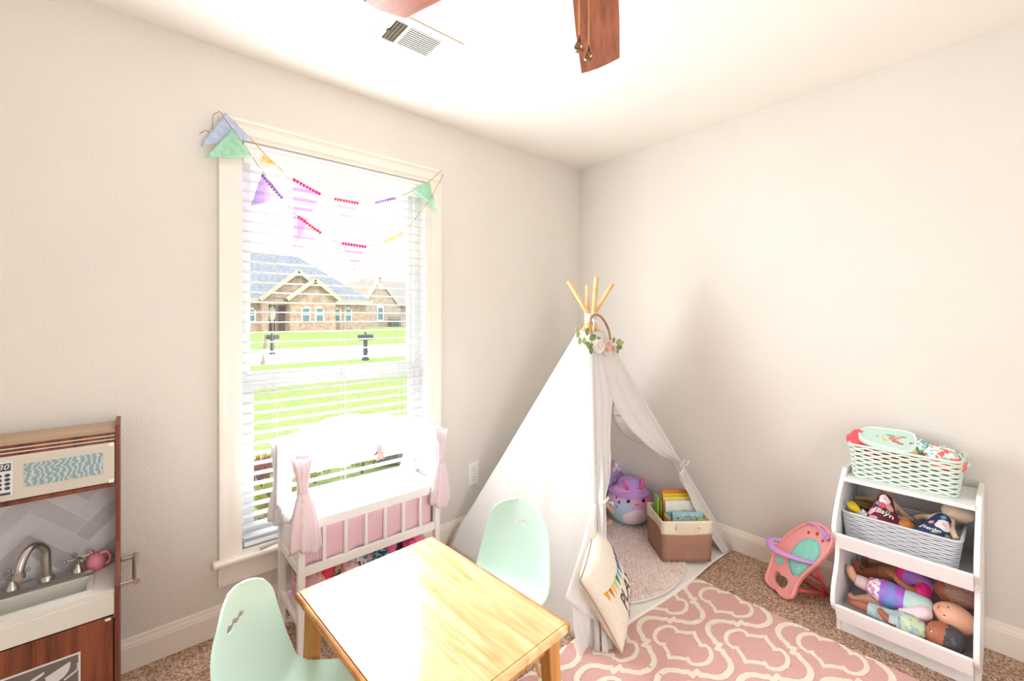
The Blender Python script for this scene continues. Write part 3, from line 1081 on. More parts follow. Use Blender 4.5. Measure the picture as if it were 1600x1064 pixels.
# ================================================================== play kitchen
KW = wood('kitchen_walnut', srgb(84, 42, 30), srgb(146, 82, 54), (18, 18, 1.0), 0.42, 2.0)
KEDGE = mat('kitchen_edge_band', srgb(118, 62, 48), 0.5, var=0.06, vscale=20)
KTAN = mat('kitchen_top_laminate', srgb(178, 152, 126), 0.5, var=0.03)
KWHITE = mat('kitchen_white_laminate', srgb(226, 222, 214), 0.4, var=0.012)
KCREAM = mat('kitchen_cream_panel', srgb(214, 206, 192), 0.4, var=0.012)
KDARK = mat('kitchen_keypad_dark', srgb(70, 80, 90), 0.5, var=0.03)
CHROME = mat('brushed_steel', srgb(190, 184, 178), 0.28, metal=0.9, var=0.03, vscale=40)
kx0, kx1 = -3.42, -2.603
yb, yu, yc = -0.035, -0.18, -0.275                      # back, upper front, counter front
ZT, ZC, ZA = 0.94, 0.4436, 0.365
kt = thing('play_kitchen', 'brown and white wooden play kitchen with sink at the left edge', 'play kitchen', ((kx0 + kx1) / 2, -0.16, 0), world_coords=True)
prof_side = [(yb, 0), (yc - 0.004, 0), (yc - 0.006, 0.45), (yc + 0.012, 0.475), (yu - 0.012, 0.53), (yu - 0.004, 0.56), (yu - 0.006, ZT + 0.012), (yb, ZT + 0.016)]
for x0, x1 in ((kx1 - 0.012, kx1), (kx0, kx0 + 0.012)):
    MB().prism(prof_side, lambda u, v, w: (w, u, v), x0, x1).build('side_panel', KEDGE, kt, bevel=0.0015)
xi0, xi1 = kx0 + 0.0125, kx1 - 0.0125
MB().box(xi0, xi1, yu, yb - 0.004, ZT - 0.012, ZT).build('top_board', KTAN, kt)
mb = MB()
mb.box(xi0, xi1, yu + 0.004, yu + 0.014, 0.893, ZT - 0.0125)
hd = mb.build('hood_front', KW, kt)
for zz in (0.903, 0.915):
    MB().box(xi0, xi1, yu + 0.002, yu + 0.0038, zz, zz + 0.003).build('vent_line', KWHITE, hd)
z0m, z1m = at_y(180, 752, yu).z, at_y(180, 690, yu).z
mw = MB().box(xi0 + 0.005, xi1 - 0.001, yu - 0.006, yu + 0.006, z0m, z1m).build('microwave_door', KCREAM, kt, bevel=0.004)
wl, wr = at_y(38, 740, yu).x, at_y(161, 740, yu).x
wz0, wz1 = at_y(161, 739, yu).z, at_y(161, 706, yu).z
# tinted microwave window with printed swirls
SW = bpy.data.materials.new('swirl_print')
SW.use_nodes = True
nt = SW.node_tree
b = nt.nodes['Principled BSDF']
b.inputs['Roughness'].default_value = 0.25
tc = node(nt, 'ShaderNodeTexCoord')
wv = node(nt, 'ShaderNodeTexWave')
wv.inputs['Scale'].default_value = 22
wv.inputs['Distortion'].default_value = 9
wv.inputs['Detail'].default_value = 2
wv.inputs['Detail Scale'].default_value = 1.2
mpn = node(nt, 'ShaderNodeMapping')
mpn.inputs['Scale'].default_value = (1, 1, 2.4)
nt.links.new(tc.outputs['Object'], mpn.inputs[0])
nt.links.new(mpn.outputs[0], wv.inputs['Vector'])
rp = ramp_node(nt, [(0.0, srgb(140, 166, 170)), (0.7, srgb(162, 184, 187)), (1.0, srgb(206, 214, 214))])
nt.links.new(wv.outputs['Fac'], rp.inputs['Fac'])
nt.links.new(rp.outputs['Color'], b.inputs['Base Color'])
MB().box(wl, wr, yu - 0.0075, yu - 0.0055, wz0, wz1).build('microwave_window', SW, mw)
kp1 = at_y(21, 740, yu).x
kz0, kz1 = at_y(21, 772, yu).z, at_y(21, 719, yu).z
kp = MB().box(kp1 - 0.075, kp1, yu - 0.0085, yu - 0.0062, kz0, kz1).build('keypad', mat('keypad_face', srgb(232, 232, 232), 0.5, var=0.01), mw, bevel=0.0008)
kh = kz1 - kz0
MB().prism(smooth2([(kp1 - 0.07, kz1 - 0.05 * kh), (kp1 - 0.004, kz1 - 0.05 * kh), (kp1 - 0.004, kz1 - 0.27 * kh), (kp1 - 0.07, kz1 - 0.27 * kh)], 1), lambda u, v, w: (u, w, v), yu - 0.0095, yu - 0.0086).build('display', KDARK, kp)
tv, tf = text_mesh(':30', 0.022, 0.0004, shear=0.25)
tw = max(p.x for p in tv)
MB().add([(kp1 - 0.007 - tw + p.x, yu - 0.0098 - p.z, kz1 - 0.225 * kh + p.y) for p in tv], tf).build('display_digits', mat('display_white', srgb(240, 244, 246), 0.5, var=0.01), kp)
mb = MB()
for r_ in range(4):
    for c_ in range(4):
        mb.lathe([(0.006, 0), (0.006, 0.001)], (kp1 - 0.011 - c_ * 0.0165, yu - 0.0086, kz1 - kh * (0.40 + 0.125 * r_)), 12, axis=(0, -1, 0), sy=0.85)
mb.build('keypad_buttons', KDARK, kp)
MB().box(kp1 - 0.07, kp1 - 0.005, yu - 0.0095, yu - 0.0086, kz0 + 0.03 * kh, kz0 + 0.1 * kh).build('start_bar', KDARK, kp)
for zz in (z0m + 0.006, z1m - 0.006):
    MB().box(xi1 - 0.016, xi1 - 0.003, yu - 0.0085, yu - 0.0062, zz - 0.006, zz + 0.006).build('hinge', WHITE, mw, bevel=0.001)
MB().box(xi0, xi1, yu, yb - 0.004, z0m - 0.016, z0m - 0.003).build('hood_base', KW, kt)
bp_obj = MB().box(xi0, xi1, yb - 0.004, yb, ZC - 0.1, ZT - 0.013).build('back_panel', mat('backsplash_grout', srgb(226, 224, 226), 0.5, var=0.01), kt)
# herringbone backsplash: each tile a piece
TILES = [mat('splash_tile_%d' % i, srgb(*c), 0.35, var=0.02, vscale=12) for i, c in enumerate(((196, 192, 196), (206, 203, 206), (188, 184, 188), (214, 212, 214)))]
tl, tw_ = 0.15, 0.05
bz0, bz1 = ZC, z0m - 0.017


def clip_poly(poly, x0, x1, z0, z1):
    for ax, lim, sg in ((0, x0, 1), (0, x1, -1), (1, z0, 1), (1, z1, -1)):
        out = []
        for i in range(len(poly)):
            p, q = poly[i - 1], poly[i]
            pin, qin = (p[ax] - lim) * sg >= 0, (q[ax] - lim) * sg >= 0
            if pin != qin:
                t = (lim - p[ax]) / (q[ax] - p[ax])
                out.append((p[0] + (q[0] - p[0]) * t, p[1] + (q[1] - p[1]) * t))
            if qin:
                out.append(q)
        poly = out
        if len(poly) < 3:
            return None
    return poly


s45 = math.sqrt(0.5)
cnt = 0
N = 3
for i in range(-14, 15):
    for j in range(-14, 15):
        for o_ in (0, 1):
            # herringbone lattice in units of the tile width: horizontal and vertical 1x3 tiles
            ux = i * 1.0 + j * N
            uy = i * 1.0 - j * N
            if o_ == 0:
                r0 = (ux, uy, ux + N, uy + 1)
            else:
                r0 = (ux, uy + 1 - 0, ux + 1, uy + 1 + N)
            g = 0.03
            pl = [(r0[0] + g, r0[1] + g), (r0[2] - g, r0[1] + g), (r0[2] - g, r0[3] - g), (r0[0] + g, r0[3] - g)]
            pl = [((a - b_) * s45 * tw_ - 2.9, (a + b_) * s45 * tw_ + 0.6) for a, b_ in pl]
            pl = clip_poly(pl, xi0, xi1, bz0, bz1)
            if pl:
                MB().prism(pl, lambda u, v, w: (u, w, v), yb - 0.006, yb - 0.004).build('tile', TILES[(i * 3 + j * 5 + o_ * 2) % 4], bp_obj)
                cnt += 1
# counter with recessed sink
sx1 = at_z(138, 912, ZC).x
sxl = -3.02
sy0, sy1 = -0.235, -0.135
ctr = MB()
ctr.box(xi0, sxl, yc, yb - 0.0065, ZC - 0.014, ZC).box(sx1, xi1, yc, yb - 0.0065, ZC - 0.014, ZC)
ctr.box(sxl, sx1, yc, sy0, ZC - 0.014, ZC).box(sxl, sx1, sy1, yb - 0.0065, ZC - 0.014, ZC)
ctr = ctr.build('counter', KWHITE, kt)
sk = MB()
sk.box(sxl - 0.012, sx1 + 0.012, sy0 - 0.008, sy0 - 0.002, ZC, ZC + 0.004).box(sxl - 0.012, sx1 + 0.012, sy1 + 0.002, sy1 + 0.008, ZC, ZC + 0.004).box(sx1 + 0.002, sx1 + 0.012, sy0 - 0.002, sy1 + 0.002, ZC, ZC + 0.004)
sk.box(sxl, sx1, sy0, sy1, ZC - 0.07, ZC - 0.066)
sk.box(sxl, sx1, sy0 - 0.0, sy0 + 0.003, ZC - 0.066, ZC - 0.001).box(sxl, sx1, sy1 - 0.003, sy1, ZC - 0.066, ZC - 0.001)
sk.box(sxl, sxl + 0.003, sy0 + 0.003, sy1 - 0.003, ZC - 0.066, ZC - 0.001).box(sx1 - 0.003, sx1, sy0 + 0.003, sy1 - 0.003, ZC - 0.066, ZC - 0.001)
sk.build('sink', mat('sink_grey_white', srgb(216, 214, 206), 0.4, var=0.01), ctr)
MB().box(xi0, xi1, yc - 0.004, yc + 0.008, ZA, ZC - 0.0145).build('front_apron', KWHITE, kt, bevel=0.002)
dxs = [xi0, (xi0 + xi1) / 2, xi1]
for a, c_ in ((xi0 + 0.002, -3.03), (-3.026, xi1 - 0.003)):
    dd = MB().box(a, c_, yc - 0.002, yc + 0.01, 0.03, ZA - 0.005).build('cabinet_door', KW, kt, bevel=0.0015)
MB().box(xi1 - 0.022, xi1 - 0.008, yc - 0.0045, yc - 0.0022, ZA - 0.016, ZA - 0.008).build('hinge', WHITE, dd, bevel=0.001)
MB().box(xi0, xi1, yc + 0.011, yc + 0.02, 0.0, 0.34).build('cabinet_body', KEDGE, kt)
# printed dishwasher window on the door
px1 = at_y(126, 1040, yc).x
pz1 = at_y(126, 1017, yc).z
pw, ph = 0.27, 0.16
fr = MB()
fr.box(px1 - pw, px1, yc - 0.0035, yc - 0.002, pz1 - ph, pz1)
fr = fr.build('door_window', mat('door_print_white', srgb(226, 222, 220), 0.5, var=0.01), dd)
ins = MB().box(px1 - pw + 0.005, px1 - 0.005, yc - 0.0042, yc - 0.0034, pz1 - ph + 0.005, pz1 - 0.005).build('door_print_panel', mat('door_print_grey', srgb(112, 104, 98), 0.5, var=0.02), dd)
PRT = mat('door_print_dish', srgb(214, 214, 214), 0.5, var=0.02)


def flatshape(pts, name='printed_dish', y=None):
    MB().prism([(px1 + a, pz1 + c2) for a, c2 in pts], lambda u, v, w: (u, w, v), yc - 0.0050, yc - 0.0042).build(name, PRT, dd)


flatshape([(-0.075, -0.04), (-0.022, -0.018), (-0.022, -0.03), (-0.026, -0.045), (-0.036, -0.058), (-0.05, -0.066), (-0.062, -0.07), (-0.072, -0.066), (-0.073, -0.055)])
flatshape([(-0.118, -0.04), (-0.114, -0.036), (-0.078, -0.021), (-0.076, -0.024), (-0.08, -0.03), (-0.114, -0.045)])
flatshape([(-0.008, -0.03), (-0.0055, -0.03), (-0.0055, -0.05), (-0.008, -0.055), (-0.034, -0.07), (-0.036, -0.066), (-0.012, -0.052), (-0.008, -0.048)])
for cx_ in (-0.1, -0.135, -0.17):
    flatshape([(cx_ + 0.026 * math.cos(k * PI / 8), -0.072 + 0.022 * math.sin(k * PI / 8)) for k in range(16)])
# tap
fb = at_z(74, 902, ZC)
fb = Vector((fb.x, -0.105, ZC))
TS = 1.36
tp = MB()
tp.prism(smooth2([(-0.072 * TS, -0.014 * TS), (0.072 * TS, -0.014 * TS), (0.078 * TS, 0), (0.072 * TS, 0.014 * TS), (-0.072 * TS, 0.014 * TS), (-0.078 * TS, 0)], 3), lambda u, v, w: (fb.x + u, fb.y + v, ZC + w), 0.0005, 0.018)
tap = tp.build('tap', CHROME, kt, smooth=True, auto=40)
sp_pts = smooth_path([fb + Vector((0.005, 0, 0.012)), fb + Vector((0.004, 0, 0.08)), fb + Vector((0.002, -0.002, 0.118)), fb + Vector((-0.016, -0.024, 0.148)), fb + Vector((-0.034, -0.05, 0.14)), fb + Vector((-0.045, -0.068, 0.105)), fb + Vector((-0.046, -0.07, 0.08))], 6)
mb = MB().tube(sp_pts, 0.0115, 14).lathe([(0.019, 0.012), (0.018, 0.03), (0.0125, 0.036)], fb + Vector((0.005, 0, 0)), 16)
mb.tube([sp_pts[-1] + Vector((0, 0, 0.008)), sp_pts[-1] + Vector((0, 0, -0.008))], 0.014, 14)
mb.build('spout', CHROME, tap, smooth=True, auto=50)
for sx in (-0.07, 0.078):
    o_ = fb + Vector((sx, 0, 0.014))
    mb = MB().lathe([(0.017, 0), (0.016, 0.011), (0.0095, 0.019), (0.008, 0.038), (0.011, 0.045), (0.005, 0.051)], o_, 14)
    c_ = o_ + Vector((0, 0, 0.044))
    for a in (0.3, 0.3 + PI / 2, 0.3 + PI, 0.3 + 3 * PI / 2):
        e = c_ + Vector((math.cos(a) * 0.034, math.sin(a) * 0.034, 0.005))
        mb.tube([c_, e], 0.0028, 6).ball(e, 0.0058, nu=8, nv=6)
    mb.build('tap_handle', CHROME, tap, smooth=True, auto=50)
# towel bar on the side
hb = MB()
xh = -2.562
hb.tube([(xh, -0.062, 0.447), (xh, -0.278, 0.447)], 0.0105, 14)
hb = hb.build('towel_bar', CHROME, kt, smooth=True, auto=40)
for yy in (-0.075, -0.265):
    MB().box(kx1, xh, yy - 0.007, yy + 0.007, 0.441, 0.453).build('bar_mount', CHROME, hb, bevel=0.002)

# pink toy jug on the counter
PINKP = mat('pink_plastic', srgb(238, 142, 158), 0.4, var=0.03, spec=0.5)
jb = at_z(160, 872, ZC)
jb = Vector((jb.x - 0.014, -0.085, ZC + 0.0006))
jg = thing('toy_jug', 'small pink plastic toy jug on the play kitchen counter', 'toy jug', jb)
jg.scale = (1.1, 1.1, 1.2)
MB().lathe([(0.016, 0), (0.021, 0.004), (0.024, 0.014), (0.023, 0.026), (0.018, 0.036), (0.011, 0.042), (0.004, 0.044)], (0, 0, 0), 20, sx=1.0, sy=0.8).build('body', PINKP, jg, smooth=True)
MB().tube([(-0.006, 0, 0.036), (-0.012, 0, 0.05), (-0.008, 0, 0.058)], [0.008, 0.006, 0.006], 10).build('spout', PINKP, jg, smooth=True)
MB().tube(smooth_path([(0.01, 0, 0.042), (0.025, 0, 0.043), (0.034, 0, 0.03), (0.032, 0, 0.014), (0.022, 0, 0.008)], 5), 0.0045, 8).build('handle', PINKP, jg, smooth=True)
# white soap pump with a blue dot
sbp = at_z(0, 918, ZC)
so = thing('soap_bottle', 'white toy bottle with a turquoise dot beside the tap, cut by the photo edge', 'bottle', (sbp.x - 0.018, -0.1, ZC + 0.0006))
MB().prism(smooth2([(-0.022, 0), (0.022, 0), (0.024, 0.03), (0.02, 0.052), (-0.02, 0.052), (-0.024, 0.03)], 3), lambda u, v, w: (u, w, v), -0.013, 0.013).build('body', WHITE, so, bevel=0.003)
MB().lathe([(0.013, 0), (0.013, 0.001)], (0.004, -0.0131, 0.026), 18, axis=(0, -1, 0)).build('dot', mat('turquoise_print', srgb(30, 150, 180), 0.5, var=0.03), so)
MB().lathe([(0.008, 0.052), (0.008, 0.06), (0.004, 0.062), (0.004, 0.072), (0.009, 0.073), (0.009, 0.078)], (0, 0, 0), 12).build('cap', WHITE, so)

# ================================================================== table and chairs
TOPW = wood('table_maple', srgb(212, 164, 102), srgb(246, 216, 164), (12, 1.2, 8), 0.25, 2.2, coat=0.5, dist=8)
LEGW = wood('table_leg_wood', srgb(176, 112, 52), srgb(212, 152, 84), (16, 16, 1.5), 0.4, 2.0)
EDGEW = wood('table_edge_wood', srgb(150, 88, 36), srgb(206, 142, 70), (3, 3, 9), 0.45, 3.0)
ta = thing('kids_table', 'small square honey-toned wooden table in the foreground', 'table', (-1.951, -1.085, 0), math.radians(3.1))
tx, ty, tz = 0.2305, 0.326, 0.5
# top of glued boards with a worn rounded edge
nb = 5
for k in range(nb):
    x0 = -tx + 2 * tx * k / nb
    x1 = -tx + 2 * tx * (k + 1) / nb
    o_ = MB().box(x0 + 0.0003, x1 - 0.0003, -ty + 0.012, ty - 0.012, tz - 0.022, tz).build('board', TOPW, ta)
for sy in (-1, 1):
    MB().box(-tx, tx, sy * (ty - 0.0118), sy * ty, tz - 0.022, tz - 0.0003).build('end_strip', TOPW, ta, bevel=0.004)
for sx in (-1, 1):
    MB().box(sx * tx, sx * (tx + 0.012), -ty, ty, tz - 0.022, tz - 0.0006).build('edge_strip', EDGEW, ta, bevel=0.006)
ap = MB()
for sx in (-1, 1):
    ap.box(sx * (tx - 0.045), sx * (tx - 0.028), -ty + 0.06, ty - 0.06, tz - 0.075, tz - 0.0225)
for sy in (-1, 1):
    ap.box(-tx + 0.046, tx - 0.046, sy * (ty - 0.058), sy * (ty - 0.041), tz - 0.075, tz - 0.0225)
ap.build('apron', LEGW, ta)
for sx in (-1, 1):
    for sy in (-1, 1):
        tpv = Vector((sx * (tx - 0.03), sy * (ty - 0.045), tz - 0.0225))
        btv = Vector((sx * (tx - 0.012), sy * (ty - 0.02), 0))
        w0, w1 = 0.021, 0.0145
        vs_ = [btv + Vector((a * w1, c_ * w1, 0)) for a, c_ in ((-1, -1), (1, -1), (1, 1), (-1, 1))] + [tpv + Vector((a * w0, c_ * w0, 0)) for a, c_ in ((-1, -1), (1, -1), (1, 1), (-1, 1))]
        MB().add(vs_, [(3, 2, 1, 0), (4, 5, 6, 7), (0, 1, 5, 4), (1, 2, 6, 5), (2, 3, 7, 6), (3, 0, 4, 7)]).build('leg', LEGW, ta, bevel=0.004)

MINT = mat('mint_plastic', srgb(212, 239, 227), 0.38, var=0.01, spec=0.4, through=0.06)
CLEG = wood('chair_leg_beech', srgb(198, 160, 112), srgb(222, 190, 146), (14, 14, 1.5), 0.45, 2.0)


def shell_chair(name, label, loc, rotz, ztop=0.60):
    """one-piece shell chair facing +x, with a wavy grip hole in the back"""
    r = thing(name, label, 'chair', loc, rotz, group='mint shell chairs at the table')
    path = smooth_path([(0.175, 0, 0.268), (0.165, 0, 0.292), (0.12, 0, 0.302), (0.03, 0, 0.292), (-0.07, 0, 0.288), (-0.125, 0, 0.312), (-0.152, 0, 0.38), (-0.17, 0, 0.47), (-0.182, 0, 0.56), (-0.188, 0, ztop)], 5)
    path = path[:-3] + smooth_path([path[-3], path[-2].lerp(path[-1], 0.3), path[-1]], 4)
    wid = [0.125, 0.14, 0.155, 0.163, 0.167, 0.168, 0.164, 0.154, 0.142, 0.134]
    m = len(path)
    mb = MB()
    nu = 16
    for i, p in enumerate(path):
        f = min(9.0, 9.0 * i / (m - 1))
        k = min(int(f), 8)
        w = wid[k] + (wid[min(k + 1, 9)] - wid[k]) * (f - k)
        if p.z > 0.36 and p.x < 0:
            w = 0.165 - 0.15 * (p.z - 0.36)
        elif p.x < -0.1:
            w = 0.166
        q = (p.z - (ztop - 0.105)) / 0.105                # rounded head of the back
        if q > 0:
            w *= max(0.05, (1 - q ** 2.2)) ** 0.5
        tang = (path[min(i + 1, m - 1)] - path[max(i - 1, 0)]).normalized()
        inner = Vector((-tang.z, 0, tang.x))
        if inner.dot(Vector((0.03, 0, 0.62)) - p) < 0:
            inner = -inner
        lift = 0.012 + 0.02 * math.sin(PI * min(1.0, max(0.0, f / 9.0)))
        for j in range(nu + 1):
            s = -1 + 2 * j / nu
            mb.v.append(tuple(p + Vector((0, s * w, 0)) + inner * (lift * abs(s) ** 3 * min(1, w / 0.1))))
    for i in range(m - 1):
        for j in range(nu):
            a = i * (nu + 1) + j
            mb.f.append((a, a + 1, a + nu + 2, a + nu + 1))
            mb.mi.append(0)
    sh = mb.build('shell', MINT, r, smooth=True, solid=0.006, offset=0)
    # the grip hole
    hole = smooth2([(-0.048, -0.004), (-0.04, 0.009), (-0.026, 0.004), (-0.012, 0.012), (0.004, 0.005), (0.018, 0.012), (0.034, 0.006), (0.046, 0.002),
                    (0.042, -0.012), (0.028, -0.008), (0.012, -0.015), (-0.002, -0.008), (-0.016, -0.015), (-0.032, -0.014)], 3)
    cu = MB().prism(hole, lambda u, v, w: (w, u * 0.84, ztop - 0.078 + v * 0.9), -0.3, 0.0).build('cutter', MINT, r)
    md = sh.modifiers.new('hole', 'BOOLEAN')
    md.operation = 'DIFFERENCE'
    md.object = cu
    md.solver = 'EXACT'
    bpy.context.view_layer.update()
    bake(sh)
    bpy.data.objects.remove(cu)
    sh.data.polygons.foreach_set('use_smooth', [True] * len(sh.data.polygons))
    sh.data.set_sharp_from_angle(angle=math.radians(50))
    for sx, sy in ((1, 1), (1, -1), (-1, 1), (-1, -1)):
        MB().tube([(0.055 * sx, 0.07 * sy, 0.284), (0.125 * sx, 0.125 * sy, 0)], [0.013, 0.009], 12).build('leg', CLEG, r, smooth=True, auto=40)
    b_ = MB()
    b_.tube([(0.06, 0.075, 0.265), (-0.06, -0.075, 0.265)], 0.005, 8).tube([(0.06, -0.075, 0.262), (-0.06, 0.075, 0.262)], 0.005, 8)
    b_.build('brace', mat('chair_brace_steel', srgb(120, 120, 122), 0.4, metal=0.8, var=0.03), r)
    return r


shell_chair('shell_chair', 'mint green plastic shell chair in the left foreground beside the table', (-2.235, -0.995, 0), math.radians(-38), 0.63)
shell_chair('shell_chair', 'mint green plastic shell chair between the table and the tent', (-1.60, -0.95, 0), math.radians(193))

# ================================================================== doll crib with canopy
CW_ = mat('crib_white', srgb(244, 244, 243), 0.4, var=0.006)
GING = checks('pink_gingham', srgb(253, 240, 243), srgb(244, 178, 198), 0.0042, through=0.12)
GING2 = checks('backlit_gingham', srgb(255, 252, 253), srgb(250, 214, 224), 0.0042, through=0.4)  # same pink gingham, with the window's bleaching light put into its colour
SHEER = mat('white_voile', srgb(250, 248, 248), 0.9, through=0.45, var=0.01, vscale=30)
PINKC = mat('pink_cotton', srgb(252, 222, 230), 0.9, var=0.05, vscale=40, through=0.2)
cx0, cx1, cyf, cyb = -2.085, -1.487, -0.378, -0.095
cb = thing('doll_crib', 'white wooden doll crib with pink gingham canopy in front of the window', 'doll crib', ((cx0 + cx1) / 2, (cyf + cyb) / 2, 0), world_coords=True)
for x in (cx0, cx1):
    for y in (cyf, cyb):
        MB().box(x - 0.013, x + 0.013, y - 0.013, y + 0.013, 0, 0.79).build('post', CW_, cb, bevel=0.002)
for y in (cyf, cyb):
    MB().box(cx0 + 0.0132, cx1 - 0.0132, y - 0.009, y + 0.009, 0.318, 0.352).build('rail', CW_, cb, bevel=0.002)
    MB().box(cx0 + 0.0132, cx1 - 0.0132, y - 0.009, y + 0.009, 0.49, 0.528).build('rail', CW_, cb, bevel=0.002)
    for k in range(6):
        x = cx0 + (cx1 - cx0) * (k + 1) / 7
        MB().box(x - 0.006, x + 0.006, y - 0.006, y + 0.006, 0.3522, 0.4898).build('slat', CW_, cb)
for x in (cx0, cx1):
    for z0, z1 in ((0.318, 0.352), (0.49, 0.528), (0.115, 0.14)):
        MB().box(x - 0.008, x + 0.008, cyf + 0.0132, cyb - 0.0132, z0, z1).build('rail', CW_, cb, bevel=0.002)
    MB().box(x - 0.004, x + 0.004, cyf + 0.014, cyb - 0.014, 0.3525, 0.4895).build('end_panel', CW_, cb)
MB().box(cx0 + 0.009, cx1 - 0.009, cyf + 0.01, cyb - 0.01, 0.322, 0.33).build('base_board', CW_, cb)
MB().box(cx0 + 0.012, cx1 - 0.012, cyf + 0.012, cyb - 0.012, 0.118, 0.128).build('lower_shelf', CW_, cb)
# liner behind the front slats
MB().grid(lambda a, b_: (cx0 + 0.02 + (cx1 - cx0 - 0.04) * a, cyf + 0.017 + 0.004 * math.sin(a * 38) * (1 - b_ * 0.4), 0.335 + 0.165 * b_ + 0.008 * math.sin(a * 19) * (1 - b_)), 90, 8).build('liner', GING, cb, smooth=True, solid=0.002)


def top_cloth(a, b_):
    x = cx0 - 0.02 + (cx1 - cx0 + 0.04) * a
    y = cyf - 0.02 + (cyb - cyf + 0.035) * b_
    z = 0.785 + 0.055 * math.sin(PI * a) ** 0.8 * (0.35 + 0.65 * b_) + 0.012 * math.sin(a * 9 + b_ * 4) * math.sin(PI * a) + 0.004 * math.sin(a * 41 + b_ * 13)
    return (x, y, z)


MB().grid(top_cloth, 50, 20).build('canopy', SHEER, cb, smooth=True, solid=0.002)


def valance(a, b_):
    x = cx0 - 0.02 + (cx1 - cx0 + 0.04) * a
    sc = 0.035 + 0.055 * abs(math.sin(2 * PI * a)) ** 0.7
    top = Vector(top_cloth(a, 0))
    return (x, cyf - 0.022 - 0.006 * math.sin(a * 70) * b_ - 0.008 * b_, top.z - sc * b_)


MB().grid(valance, 110, 6).build('valance', GING2, cb, smooth=True, solid=0.0015)
MB().ball((-1.785, cyf - 0.036, 0.762), 0.012, 0.008, 0.018, 10, 8).tube([(-1.785, cyf - 0.038, 0.76), (-1.795, cyf - 0.04, 0.715)], [0.003, 0.009], 6).tube([(-1.785, cyf - 0.038, 0.76), (-1.772, cyf - 0.04, 0.718)], [0.003, 0.009], 6).build('bow', PINKC, cb, smooth=True)


def drape(name, x, y, zt_, zp, zb_, w0, wp, wb, m, lean=0.0, ph=0.0):
    """gathered cloth hanging from zt_, pinched at zp and flaring to zb_"""
    def fn(a, b_):
        z = zt_ + (zb_ - zt_) * b_
        if z > zp:
            k = (zt_ - z) / (zt_ - zp)
            w = w0 + (wp - w0) * k ** 0.7
        else:
            k = (zp - z) / (zp - zb_)
            w = wp + (wb - wp) * math.sin(k * PI / 2) ** 0.8
        an = 2 * PI * a
        r = w * (1 + 0.2 * math.sin(an * 7 + ph + b_ * 2))
        return (x + math.cos(an) * r + lean * b_, y + math.sin(an) * r * 0.62, z + 0.012 * math.sin(an * 2 + ph) * b_)
    o = MB().grid(fn, 56, 26, wrap_u=True).build(name, m, cb, smooth=True, solid=0.0015)
    MB().lathe([(wp * 1.15, -0.008), (wp * 1.3, 0), (wp * 1.15, 0.008)], (x + lean * (zt_ - zp) / (zt_ - zb_), y, zp), 16, sy=0.7).build('tie', PINKC, o, smooth=True)
    return o


drape('drape', cx0 - 0.005, cyf - 0.034, 0.785, 0.655, 0.432, 0.034, 0.014, 0.05, GING2, 0.012)
drape('drape', cx1 + 0.012, cyf - 0.030, 0.785, 0.64, 0.44, 0.026, 0.012, 0.044, GING2, -0.012, 1.3)
drape('drape', cx0 - 0.012, cyb - 0.02, 0.785, 0.60, 0.45, 0.034, 0.02, 0.04, SHEER, 0, 2.0)
drape('drape', cx1 - 0.01, cyb - 0.03, 0.785, 0.60, 0.46, 0.04, 0.026, 0.05, SHEER, 0, 0.6)

for xe, sg in ((cx0 - 0.02, -1), (cx1 + 0.022, 1)):
    def endsheet(a, b_):
        y = cyf - 0.005 + (cyb - cyf + 0.01) * a
        gather = 1 - 0.35 * b_
        return (xe + sg * (0.006 + 0.007 * math.sin(a * 34) * (0.4 + b_)), (cyf + cyb) / 2 + 0.04 + (y - (cyf + cyb) / 2 - 0.04) * gather, 0.787 - (0.27 + 0.02 * math.sin(a * 7)) * b_)
    MB().grid(endsheet, 60, 12).build('end_drape', SHEER, cb, smooth=True, solid=0.0015)

BED = mat('white_bedding', srgb(250, 248, 250), 0.9, var=0.01, vscale=20)
ma = MB().grid(lambda a, b_: (cx0 + 0.018 + (cx1 - cx0 - 0.036) * a, cyf + 0.028 + (cyb - cyf - 0.045) * b_,
               0.5 + 0.022 * (math.sin(PI * a) * math.sin(PI * b_)) ** 0.35 + 0.005 * math.sin(a * 17 + b_ * 7)), 40, 20)
ma.box(cx0 + 0.018, cx1 - 0.018, cyf + 0.028, cyb - 0.017, 0.3305, 0.498)
bd = ma.solo('crib_bedding', BED, 'white printed bedding lying in the doll crib', 'bedding', smooth=True, auto=50)
tag(bd)
TEAL = mat('print_teal', srgb(150, 220, 228), 0.9, var=0.05, vscale=40)
ROSEP = mat('print_rose', srgb(240, 150, 176), 0.9, var=0.05, vscale=40)


def bed_print(px, py, rx, ry, m, an=0.0):
    q = at_z(px, py, 0.526)
    o = MB().ball((q.x, q.y, 0.524), rx, ry, 0.003, 12, 6, rot=Matrix.Rotation(an, 3, 'Z')).build('bedding_print', m, None, smooth=True)
    o.parent = bd
    o.matrix_parent_inverse = Matrix.Translation(-bd.location)


for args in ((492, 793, 0.022, 0.012, TEAL, 0.3), (507, 789, 0.006, 0.016, TEAL, 0.5), (534, 780, 0.02, 0.006, TEAL, 0.2), (527, 770, 0.012, 0.008, TEAL, 0), (548, 770, 0.005, 0.012, TEAL, 0.4),
             (580, 772, 0.02, 0.007, ROSEP, 0.3), (590, 775, 0.006, 0.012, ROSEP, 0), (578, 780, 0.008, 0.005, ROSEP, 0), (618, 767, 0.007, 0.004, ROSEP, 0), (624, 764, 0.008, 0.004, ROSEP, 0.6), (552, 757, 0.012, 0.006, ROSEP, 0.2)):
    bed_print(*args)

